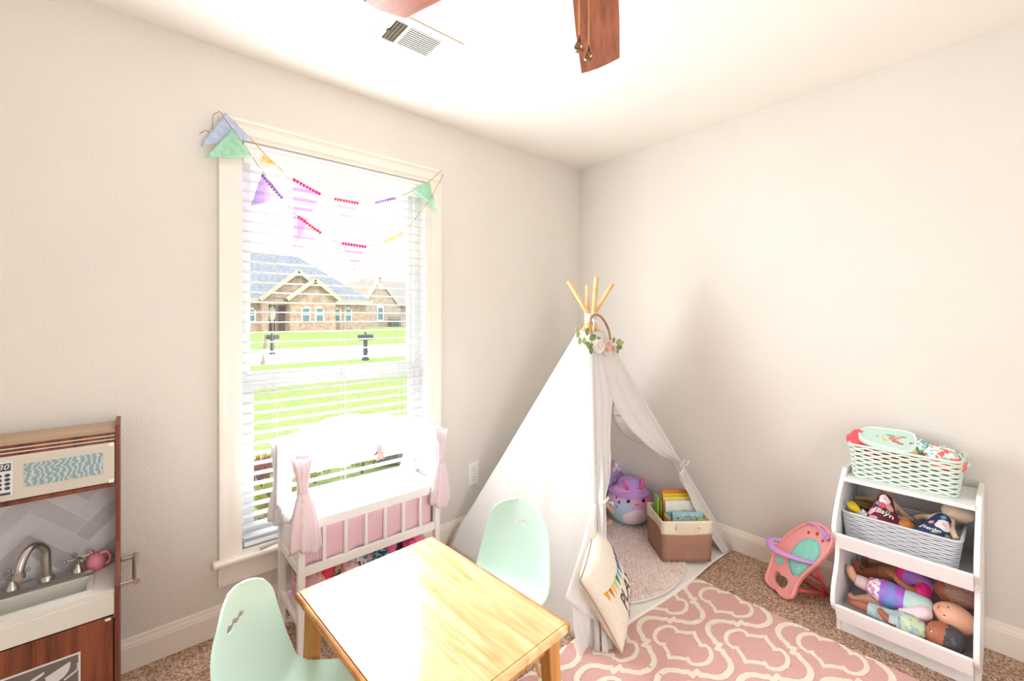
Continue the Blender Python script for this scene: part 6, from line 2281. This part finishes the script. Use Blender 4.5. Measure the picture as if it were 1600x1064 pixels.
def basket(name, label, c, lx, ly, h, m, rows, z0, rim_w, taper=0.9, handle=False, lens=0.22, fat=0.4):
    """woven plastic basket: wavy strands round upright staves"""
    r = thing(name, label, 'basket', (c[0], c[1], z0), group='woven plastic baskets on the shelf')

    def per(t, s, out=0.0):
        hx_, hy_ = lx / 2 * s + out, ly / 2 * s + out
        cr = 0.03
        seg = [(hx_ - cr, -hy_, 0), (hx_, -hy_ + cr, 1), (hx_, hy_ - cr, 0), (hx_ - cr, hy_, 1), (-hx_ + cr, hy_, 0), (-hx_, hy_ - cr, 1), (-hx_, -hy_ + cr, 0), (-hx_ + cr, -hy_, 1)]
        L = [2 * hy_ - 2 * cr, PI * cr / 2, 2 * hx_ - 2 * cr, PI * cr / 2] * 2
        tot = sum(L)
        d_ = (t % 1.0) * tot
        cc = [((hx_, -hy_ + cr), (0, 1)), None, ((hx_ - cr, hy_), (-1, 0)), None, ((-hx_, hy_ - cr), (0, -1)), None, ((-hx_ + cr, -hy_), (1, 0)), None]
        ctr = {1: (hx_ - cr, hy_ - cr, 0), 3: (-hx_ + cr, hy_ - cr, PI / 2), 5: (-hx_ + cr, -hy_ + cr, PI), 7: (hx_ - cr, -hy_ + cr, 1.5 * PI)}
        for i in range(8):
            if d_ <= L[i] or i == 7:
                if i % 2 == 0:
                    (px, py), (ux, uy) = cc[i]
                    return px + ux * d_, py + uy * d_
                cx_, cy_, a0 = ctr[i]
                a = a0 + d_ / cr
                return cx_ + math.cos(a) * cr, cy_ + math.sin(a) * cr
            d_ -= L[i]
    ns = 34
    wv_ = MB()
    n = 204
    pitch = (h - 0.012) / rows
    for k in range(rows):
        f = (k + 0.5) / rows
        s = taper + (1 - taper) * f
        pts = []
        for i in range(n):
            t = i / n
            x, y = per(t, s, 0.0)
            pts.append((x, y, 0.006 + (h - 0.012) * f + lens * pitch * math.cos(2 * PI * t * ns / 2 + PI * k)))
        wv_.tube(pts, pitch * fat, 6, closed=True)
    o = wv_.build('weave', m, r, smooth=True)
    o['kind'] = 'stuff'
    sv_ = MB()
    for k in range(ns):
        t = (k + 0.5) / ns
        x0, y0 = per(t, taper, -0.003)
        x1, y1 = per(t, 1.0, -0.003)
        sv_.tube([(x0, y0, 0.002), (x1, y1, h)], 0.002, 5)
    sv_.build('staves', m, r)['kind'] = 'stuff'
    MB().tube([(*per(i / n, 1.0, 0.001), h) for i in range(n)], rim_w, 8, closed=True).build('rim', m, r, smooth=True)
    MB().prism([per(i / 60, taper, -0.002) for i in range(60)], lambda u, v, w: (u, v, w), 0.0005, 0.005).build('base', m, r)
    if handle:
        for sg in (-1, 1):
            y = sg * (ly / 2)
            MB().tube(smooth_path([(-0.03, y + sg * 0.002, h - 0.02), (-0.022, y + sg * 0.014, h - 0.022), (0.022, y + sg * 0.014, h - 0.022), (0.03, y + sg * 0.002, h - 0.02)], 4), 0.0045, 8).build('handle', m, r, smooth=True)
    return r


MINTB = mat('mint_basket', srgb(222, 240, 228), 0.5, var=0.01)
GREYB = mat('grey_basket', srgb(206, 208, 214), 0.5, var=0.01)
basket('woven_basket', 'mint woven plastic basket on top of the white shelf', (-0.145, -1.876), 0.2, 0.34, 0.14, MINTB, 13, 0.6294, 0.005, 0.93, True)
basket('woven_basket', 'grey woven plastic basket on the middle tier of the shelf', (-0.225, -1.875), 0.225, 0.35, 0.13, GREYB, 14, 0.3754, 0.0055, 0.92, False, 0.1, 0.46)

# contents of the mint basket
CORAL = mat('coral_cloth', srgb(240, 96, 104), 0.8, var=0.12, vscale=20, bump=0.4, bscale=60)
garment('coral_clothing', (-0.15, -1.735, 0.765), (0.07, 0.05, 0.05), CORAL, 'crumpled coral clothing at the left of the mint basket', 'clothes in the mint basket', 21, 0.4, 2.0)
garment('coral_clothing', (-0.18, -1.83, 0.735), (0.05, 0.09, 0.04), CORAL, 'coral cloth under the mint lid in the basket', 'clothes in the mint basket', 22, 0.4, 2.4)
FLOR = spots('floral_print', [srgb(246, 244, 240), srgb(246, 244, 240), srgb(100, 170, 186), srgb(246, 244, 240), srgb(232, 110, 110), srgb(240, 240, 236), srgb(170, 214, 206)], 95)
garment('doll_hat', (-0.15, -1.985, 0.772), (0.075, 0.062, 0.036), FLOR, 'white floral print doll hat in the mint basket', 'clothes in the mint basket', 23, 0.16, 1.6)
garment('floral_ribbon', (-0.165, -1.93, 0.79), (0.03, 0.02, 0.03), spots('floral_print_teal', [srgb(150, 206, 200), srgb(240, 244, 240), srgb(120, 180, 184)], 120), 'teal printed cloth knot in the mint basket', 'clothes in the mint basket', 24, 0.4, 2.2)
garment('coral_band', (-0.17, -1.995, 0.745), (0.072, 0.066, 0.034), mat('coral_light_cloth', srgb(246, 128, 122), 0.8, var=0.08, vscale=20, bump=0.3, bscale=60), 'light coral cloth below the floral hat', 'clothes in the mint basket', 25, 0.12, 1.5)
garment('yellow_cloth', (-0.185, -1.905, 0.765), (0.032, 0.018, 0.022), mat('yellow_cloth', srgb(246, 220, 120), 0.8, var=0.08, vscale=20), 'small yellow cloth beside the mint lid', 'clothes in the mint basket', 26, 0.3, 2.0)
garment('maroon_cloth', (-0.165, -1.898, 0.785), (0.02, 0.02, 0.014), mat('maroon_cloth', srgb(170, 30, 44), 0.8, var=0.08, vscale=20), 'small dark red cloth beside the mint lid', 'clothes in the mint basket', 27, 0.3, 2.0)
# tilted mint lid with a printed picture
lid = thing('picnic_lid', 'pale mint plastic lid with a flower picture on the mint basket', 'lid', (-0.165, -1.82, 0.802))
LIDM = mat('mint_lid_plastic', srgb(206, 238, 226), 0.35, var=0.01)
lp = smooth2([(-0.075, -0.085), (0.075, -0.085), (0.082, 0.0), (0.066, 0.06), (0.03, 0.088), (-0.03, 0.088), (-0.066, 0.06), (-0.082, 0.0)], 4)
MB().prism(lp, lambda u, v, w: (u, v, w), -0.014, 0.004).build('body', LIDM, lid, bevel=0.003)
MB().tube([(u * 0.97, v * 0.97, 0.004) for u, v in lp], 0.004, 6, closed=True).build('rim', mat('mint_lid_rim', srgb(232, 248, 242), 0.35, var=0.01), lid, smooth=True)
for (u, v, a, b_, c) in ((0.0, -0.02, 0.016, 0.014, (232, 140, 120)), (0.014, -0.036, 0.012, 0.01, (240, 170, 120)), (-0.02, -0.03, 0.01, 0.012, (190, 120, 150)), (-0.024, 0.004, 0.012, 0.009, (246, 214, 120)), (0.024, -0.012, 0.008, 0.016, (120, 180, 170)),
                       (-0.006, 0.03, 0.008, 0.006, (220, 190, 190)), (-0.03, -0.046, 0.008, 0.012, (220, 110, 110)), (0.03, -0.05, 0.006, 0.012, (130, 170, 160)), (0.012, 0.012, 0.006, 0.005, (240, 200, 190))):
    MB().ball((u, v, 0.0045), a, b_, 0.0008, 10, 4).build('picture_print', mat('lid_print_%d_%d_%d' % c, srgb(*c), 0.5, var=0.04), lid)
lid.rotation_euler = (math.radians(4), math.radians(-16), math.radians(3))

# ------------------------------------------------------------------ rag dolls and brush in the grey basket
RAG = mat('rag_doll_cotton', srgb(214, 180, 148), 0.9, var=0.03, vscale=60, bump=0.3, bscale=160)
RAG2 = mat('rag_doll_pale_cotton', srgb(232, 210, 184), 0.9, var=0.03, vscale=60, bump=0.3, bscale=160)


def u_(px, py, x, sc=6.154, ox=1290, oy=740):
    return at_x(ox + px / sc, oy + py / sc, x)


def rag_doll(label, head, hr, torso0, torso1, arms, skin, dressm, dress_pts, flowers, word, wpos):
    r = thing('rag_doll', label, 'rag doll', (torso1.x, torso1.y, 0.4), world_coords=True, group='rag dolls in the grey basket')
    ch = [[(torso1, (0.045, 0.03)), (torso0, (0.03, 0.022)), (torso0.lerp(head, 0.45), 0.018)]]
    for a in arms:
        ch.append([(torso0, (0.03, 0.022))] + [(p, 0.0115) for p in a])
    skinned('body', skin, r, ch)
    MB().ball(head, hr, hr * 0.95, hr * 0.7, 24, 16).build('head', skin, r, smooth=True)
    # flared dress: front sheet over the body
    tl_, tr_, bl_, br_ = dress_pts
    nrm = (tr_ - tl_).cross(bl_ - tl_).normalized()
    if nrm.dot(CAM - tl_) < 0:
        nrm = -nrm

    def dp(a, b_, lift=0.0):
        p = tl_.lerp(tr_, a).lerp(bl_.lerp(br_, a), b_)
        return p + nrm * (0.03 * max(0.0, math.sin(PI * a)) ** 0.7 + 0.004 * math.sin(a * 13) * b_ + lift)
    mb = MB()
    mb.grid(lambda a, b_: dp(a, b_), 20, 14)
    mb.grid(lambda a, b_: tl_.lerp(tr_, a).lerp(bl_.lerp(br_, a), b_) - nrm * 0.02 * math.sin(PI * a), 20, 4)
    dr_ = mb.build('dress', dressm, r, smooth=True, solid=0.0015)
    for (a, b_, ra, rb, m) in flowers:
        pts = []
        n = 14
        vs_ = [dp(a, b_, 0.004)]
        for j in (1, 2):
            for k in range(n):
                t = 2 * PI * k / n
                w = (1 + 0.09 * math.cos(5 * t)) * j / 2
                vs_.append(dp(a + math.cos(t) * ra * w, b_ + math.sin(t) * rb * w, 0.0035 if j == 1 else 0.002))
        fs = [(0, 1 + i, 1 + (i + 1) % n) for i in range(n)] + [(1 + i, 1 + n + i, 1 + n + (i + 1) % n, 1 + (i + 1) % n) for i in range(n)]
        MB().add(vs_, fs).build('flower_print', m, dr_, smooth=True)
    if word:
        tv, tf = text_mesh(word, 1.0, 0.0, shear=0.3, offset=0.012)
        wmax = max(p.x for p in tv)
        a0, b0, aw, bh, sl = wpos
        MB().add([dp(a0 + p.x / wmax * aw, b0 - p.y * bh + sl * p.x / wmax, 0.0055) for p in tv], tf).build('lettering', mat('white_vinyl_print', srgb(248, 246, 244), 0.6, var=0.01), dr_)
    return r


FWH = mat('print_rose_white', srgb(240, 226, 230), 0.8, var=0.05, vscale=90)
FPK = mat('print_rose_pink', srgb(216, 156, 168), 0.8, var=0.12, vscale=120)
FRS = mat('print_rose_red', srgb(206, 86, 104), 0.8, var=0.1, vscale=120)
FGR = mat('print_leaf_green', srgb(120, 160, 110), 0.8, var=0.1, vscale=120)
FTL = mat('print_leaf_teal', srgb(90, 170, 176), 0.8, var=0.1, vscale=120)
MAROON = mat('maroon_dress', srgb(100, 34, 56), 0.85, var=0.1, vscale=60)
NAVY = mat('navy_dress', srgb(44, 58, 104), 0.85, var=0.1, vscale=60)
rag_doll('tan rag doll in a maroon floral dress at the left of the grey basket',
         u_(600, 130, -0.14), 0.042, u_(580, 235, -0.2), u_(560, 420, -0.25),
         [[u_(470, 250, -0.17), u_(380, 240, -0.15), u_(275, 245, -0.14)], [u_(690, 330, -0.18), u_(760, 400, -0.17), u_(850, 460, -0.17)]],
         RAG, MAROON, (u_(500, 225, -0.225), u_(640, 235, -0.225), u_(370, 440, -0.30), u_(720, 545, -0.30)),
         [(0.62, 0.2, 0.27, 0.17, FWH), (0.64, 0.18, 0.14, 0.08, FPK), (0.55, 0.42, 0.2, 0.1, FRS), (0.82, 0.42, 0.13, 0.12, FPK), (0.3, 0.36, 0.1, 0.06, FTL), (0.16, 0.7, 0.12, 0.14, FPK), (0.76, 0.6, 0.07, 0.05, FGR), (0.3, 0.92, 0.14, 0.07, FPK)],
         'Ellisyn', (0.22, 0.70, 0.68, 0.24, 0.10))
rag_doll('pale rag doll in a navy floral dress at the right of the grey basket',
         u_(1275, 375, -0.15), 0.05, u_(1165, 440, -0.2), u_(1000, 560, -0.25),
         [[u_(1200, 520, -0.24), u_(1225, 580, -0.27), u_(1260, 640, -0.285)], [u_(1010, 420, -0.17), u_(930, 410, -0.16), u_(850, 430, -0.16)]],
         RAG2, NAVY, (u_(1070, 385, -0.21), u_(1215, 495, -0.22), u_(815, 545, -0.31), u_(1200, 680, -0.31)),
         [(0.62, 0.45, 0.3, 0.24, FWH), (0.62, 0.44, 0.12, 0.09, FPK), (0.92, 0.22, 0.12, 0.16, FRS), (0.42, 0.14, 0.14, 0.08, FTL), (0.9, 0.8, 0.12, 0.1, FGR), (0.2, 0.5, 0.08, 0.08, FPK), (0.5, 0.88, 0.1, 0.08, FGR)],
         'Everlyn', (0.05, 0.84, 0.6, 0.2, 0.06))
br = u_(270, 325, -0.30)
brs = thing('toy_brush', 'yellow toy hair brush in the left corner of the grey basket', 'brush', br, world_coords=True)
YELP = mat('yellow_plastic', srgb(246, 214, 40), 0.4, var=0.04)
Rb = Matrix.Rotation(math.radians(35), 3, 'X')
MB().ball(br, 0.012, 0.024, 0.017, 18, 12, rot=Rb).build('head', YELP, brs, smooth=True)
mb = MB()
for k in range(40):
    a = k * 2.4
    rr = 0.019 * math.sqrt(k / 40)
    p = br + Rb @ Vector((-0.004, math.cos(a) * rr, 0.006 + math.sin(a) * rr * 0.6))
    mb.tube([p, p + Vector((-0.008, 0, 0.012))], 0.0009, 4)
mb.build('bristles', YELP, brs)['kind'] = 'stuff'
MB().tube([br + Rb @ Vector((0, -0.02, -0.004)), br + Rb @ Vector((0.01, -0.06, -0.015))], [0.006, 0.005], 10).build('handle', YELP, brs, smooth=True)
ORG = mat('orange_brown_hair', srgb(206, 124, 56), 0.6, var=0.15, vscale=60)
garment('orange_toy', u_(765, 505, -0.27), (0.024, 0.03, 0.024), ORG, 'rounded orange-brown toy between the two rag dolls', None, 31, 0.15, 1.5, cat='toy')
garment('pastel_cloth', u_(355, 395, -0.29), (0.02, 0.022, 0.02), spots('pastel_print', [srgb(220, 170, 210), srgb(160, 200, 220), srgb(240, 230, 236)], 150), 'small pastel scrap of cloth beside the yellow brush', None, 32, 0.3, 2.0)
garment('olive_cloth', u_(370, 300, -0.2), (0.03, 0.05, 0.016), mat('olive_cloth', srgb(120, 104, 60), 0.9, var=0.2, vscale=50), 'olive and gold cloth behind the yellow brush', None, 33, 0.3, 2.0)
garment('pink_cloth', u_(740, 440, -0.22), (0.02, 0.024, 0.014), mat('dusty_pink_cloth', srgb(206, 160, 150), 0.9, var=0.1, vscale=50), 'dusty pink cloth scrap between the rag dolls', None, 34, 0.3, 2.0)


# ------------------------------------------------------------------ vinyl dolls lying in the lowest tier
def w_(px, py, x, sc=4.973, ox=1290, oy=850):
    return at_x(ox + px / sc, oy + py / sc, x)


def sleeve(root, pts, rad, m, name):
    return MB().tube(smooth_path(pts, 4), [rad[min(int(i / 4), len(rad) - 1)] + (rad[min(int(i / 4) + 1, len(rad) - 1)] - rad[min(int(i / 4), len(rad) - 1)]) * ((i % 4) / 4) for i in range((len(pts) - 1) * 4 + 1)], 18).build(name, m, root, smooth=True)


def toes(d_foot, p, s):
    return p


PURP = bpy.data.materials.new('tie_dye_purple_blue')
PURP.use_nodes = True
nt = PURP.node_tree
b = nt.nodes['Principled BSDF']
b.inputs['Roughness'].default_value = 0.45
tc = node(nt, 'ShaderNodeTexCoord')
nz = node(nt, 'ShaderNodeTexNoise')
nz.inputs['Scale'].default_value = 16
nt.links.new(tc.outputs['Object'], nz.inputs['Vector'])
rp = ramp_node(nt, [(0.36, srgb(90, 190, 226)), (0.48, srgb(140, 140, 224)), (0.6, srgb(178, 96, 214))])
nt.links.new(nz.outputs['Fac'], rp.inputs['Fac'])
nt.links.new(rp.outputs['Color'], b.inputs['Base Color'])
PKFL = spots('pink_white_floral', [srgb(250, 240, 246), srgb(226, 150, 200), srgb(250, 240, 246), srgb(214, 120, 180)], 110)
MINTC = mat('mint_knit', srgb(196, 226, 222), 0.9, var=0.05, vscale=60, bump=0.3, bscale=120)
PINKS = mat('pale_pink_knit', srgb(248, 222, 228), 0.9, var=0.04, vscale=60, bump=0.3, bscale=120)
HOTP = mat('hot_pink_cotton', srgb(240, 50, 140), 0.8, var=0.06, vscale=50)
VIOL = mat('violet_cotton', srgb(176, 120, 206), 0.8, var=0.08, vscale=50)
TANC = mat('tan_leggings', srgb(190, 138, 92), 0.8, var=0.06, vscale=60)
GRBL = spots('green_blue_print', [srgb(206, 220, 170), srgb(178, 206, 214), srgb(196, 216, 186), srgb(160, 190, 210)], 70)
SOCK = mat('pale_blue_sock', srgb(178, 200, 204), 0.9, var=0.06, vscale=60)

# doll at the back: brown skin, violet and hot pink outfit
A = thing('vinyl_doll', 'brown vinyl doll in violet and hot pink lying at the back of the shelf', 'doll', (-0.13, -1.88, 0.0955), world_coords=True, group='vinyl dolls on the lowest tier')
xA = -0.16
pel, che, nek = w_(590, 250, xA), w_(760, 320, xA), w_(850, 360, xA)
kn1, an1 = w_(420, 225, xA), w_(275, 225, xA + 0.0)
kn2, an2 = w_(440, 190, xA + 0.07), w_(330, 175, xA + 0.08)
s1 = w_(735, 385, xA - 0.05)
e1, h1 = w_(625, 340, xA - 0.085), w_(545, 265, xA - 0.085)
s2 = w_(800, 290, xA + 0.05)
skinned('body', SK_DARK, A, [[(pel, 0.036), (pel.lerp(che, 0.5), 0.036), (che, 0.036), (nek, 0.018)],
                            [(pel, 0.036), (kn1, 0.024), (an1, 0.019), (an1 + Vector((0.0, 0.018, 0.014)), 0.018), (an1 + Vector((-0.004, 0.012, 0.05)), (0.016, 0.011))],
                            [(pel, 0.036), (kn2, 0.024), (an2, 0.018), (an2 + Vector((0, 0.016, 0.012)), 0.016), (an2 + Vector((0.0, 0.006, 0.044)), (0.014, 0.01))],
                            [(che, 0.036), (s1, 0.019), (e1, 0.015), (h1, 0.011)], *finger_hand(h1, h1 - e1, (-0.8, 0, 0.6), 0.036),
                            [(che, 0.036), (s2, 0.019), (s2 + Vector((0.02, 0.03, -0.02)), 0.014)]])
sleeve(A, [pel.lerp(che, -0.1), pel.lerp(che, 0.3), pel.lerp(che, 0.75), nek], [0.044, 0.044, 0.042, 0.024], VIOL, 'dress')
sleeve(A, [pel.lerp(che, -0.22), pel.lerp(che, -0.05), pel.lerp(che, 0.08)], [0.042, 0.047, 0.044], HOTP, 'skirt_band')
sleeve(A, [che.lerp(s1, 0.35), s1, s1.lerp(e1, 0.45)], [0.03, 0.031, 0.026], HOTP, 'sleeve')
sleeve(A, [pel.lerp(kn1, 0.05), pel.lerp(kn1, 0.6), kn1], [0.034, 0.029, 0.026], TANC, 'legging')
hA = w_(1000, 385, xA - 0.01)
hd_ = doll_head(A, hA, 0.05, (-0.55, 0.35, 0.5), (0, -1, 0.0), SK_DARK, long=1.25)
HAIRA = wood('doll_hair_streaked', srgb(140, 104, 88), srgb(198, 160, 142), (60, 4, 60), 0.5, 4)
MB().ball(hA + Vector((-0.006, -0.017, 0.008)), 0.052, 0.058, 0.054, 28, 18, fn=lambda d_, p: p * (1 + 0.02 * math.sin(d_.x * 40))).build('hair', HAIRA, A, smooth=True)

# middle doll: bald peach head, mint top and tie-dye skirt
Bd = thing('vinyl_doll', 'bald peach vinyl doll in mint top and purple-blue skirt lying in the middle', 'doll', (-0.25, -1.88, 0.0955), world_coords=True, group='vinyl dolls on the lowest tier')
xB = -0.27
pel, che, nek = w_(510, 400, xB), w_(740, 490, xB), w_(830, 530, xB)
kn1, an1 = w_(340, 325, xB), w_(225, 270, xB)
kn2, an2 = w_(400, 440, xB - 0.01), w_(290, 425, xB - 0.02)
s1, e1, h1 = w_(760, 540, xB - 0.045), w_(650, 545, xB - 0.06), w_(545, 540, xB - 0.06)
s2 = w_(780, 440, xB + 0.05)
skinned('body', SK_PEACH, Bd, [[(pel, 0.036), (pel.lerp(che, 0.5), 0.036), (che, 0.036), (nek, 0.018)],
                             [(pel, 0.036), (kn1, 0.024), (an1, 0.018), (w_(200, 225, xB), 0.018), (w_(190, 185, xB), (0.017, 0.013)), (w_(188, 165, xB), (0.014, 0.01))],
                             [(pel, 0.036), (kn2, 0.023), (an2, 0.018), (w_(225, 435, xB - 0.03), 0.016), (w_(195, 405, xB - 0.03), (0.014, 0.011)), (w_(180, 380, xB - 0.03), (0.011, 0.008))],
                             [(che, 0.036), (s1, 0.02), (e1, 0.016), (h1, 0.012)], *finger_hand(h1, h1 - e1, (-0.6, 0, 0.8), 0.038),
                             [(che, 0.036), (s2, 0.02), (s2 + Vector((0.01, 0.02, -0.03)), 0.015)]])
sleeve(Bd, [pel.lerp(che, 0.45), pel.lerp(che, 0.75), che.lerp(nek, 0.5), nek], [0.043, 0.045, 0.042, 0.026], MINTC, 'top')
sleeve(Bd, [pel.lerp(che, -0.35), pel.lerp(che, 0.0), pel.lerp(che, 0.35), pel.lerp(che, 0.56)], [0.05, 0.05, 0.046, 0.04], PURP, 'skirt')
sleeve(Bd, [pel.lerp(kn1, 0.35), pel.lerp(kn1, 0.7), pel.lerp(kn1, 1.05)], [0.047, 0.042, 0.034], PKFL, 'bloomers')
sleeve(Bd, [kn1.lerp(an1, 0.0), kn1.lerp(an1, 0.5), an1.lerp(kn1, 0.1)], [0.026, 0.025, 0.022], PINKS, 'stocking')
sleeve(Bd, [che.lerp(s1, 0.4), s1, s1.lerp(e1, 0.6), e1, e1.lerp(h1, 0.6)], [0.026, 0.026, 0.023, 0.021, 0.019], PINKS, 'sleeve')
hB = w_(1000, 575, xB - 0.01)
doll_head(Bd, hB, 0.049, (-0.62, 0.45, 0.62), (0.05, -0.9, -0.35), SK_PEACH, long=1.28)

# front doll: brown skin, dark moulded hair, green printed trousers
Cd = thing('vinyl_doll', 'brown vinyl doll with dark moulded hair lying at the front of the shelf', 'doll', (-0.36, -1.88, 0.0955), world_coords=True, group='vinyl dolls on the lowest tier')
xC = -0.365
pel, che, nek = w_(600, 615, xC), w_(730, 660, xC), w_(780, 680, xC)
kn1, an1 = w_(470, 560, xC), w_(330, 500, xC)
kn2, an2 = w_(560, 610, xC - 0.02), w_(500, 595, xC - 0.025)
s1, e1, h1 = w_(760, 630, xC + 0.03), w_(735, 610, xC + 0.0), w_(725, 590, xC - 0.02)
skinned('body', SK_DARK, Cd, [[(pel, 0.032), (pel.lerp(che, 0.5), 0.032), (che, 0.031), (nek, 0.017)],
                            [(pel, 0.032), (kn1, 0.023), (an1, 0.018), (w_(270, 475, xC), 0.018), (w_(215, 455, xC), (0.017, 0.013)), (w_(170, 435, xC), (0.013, 0.009))],
                            [(pel, 0.032), (kn2, 0.022), (an2, 0.018), (w_(455, 560, xC - 0.03), (0.017, 0.013)), (w_(425, 520, xC - 0.03), (0.016, 0.012)), (w_(415, 500, xC - 0.03), (0.012, 0.009))],
                            [(che, 0.031), (s1, 0.018), (e1, 0.015)]])
sleeve(Cd, [pel.lerp(che, -0.45), pel.lerp(che, 0.1), pel.lerp(che, 0.6), nek], [0.036, 0.041, 0.04, 0.024], GRBL, 'outfit')
sleeve(Cd, [kn1.lerp(an1, 0.2), kn1.lerp(an1, 0.55), an1], [0.026, 0.027, 0.023], SOCK, 'sock')
sleeve(Cd, [pel.lerp(kn1, 0.2), pel.lerp(kn1, 0.7), kn1.lerp(an1, 0.25)], [0.034, 0.03, 0.027], SOCK, 'trouser_leg')
sleeve(Cd, [an2 + Vector((0, -0.012, -0.006)), an2.lerp(kn2, 0.6), kn2], [0.024, 0.026, 0.028], SOCK, 'cuff')
hC = w_(900, 715, xC + 0.005)
doll_head(Cd, hC, 0.044, (-0.35, 0.82, 0.45), (-0.1, 0.1, 0.98), SK_DARK, long=1.1)
HAIRC = mat('moulded_dark_hair', srgb(74, 70, 76), 0.35, var=0.15, vscale=70, bump=0.6, bscale=70)
MB().ball(hC + Vector((0.0, -0.020, -0.002)), 0.046, 0.042, 0.048, 26, 18, fn=lambda d_, p: p * (1 + 0.04 * math.sin(d_.x * 22 + d_.z * 14))).build('hair', HAIRC, Cd, smooth=True)
# little fist of the middle doll's other hand
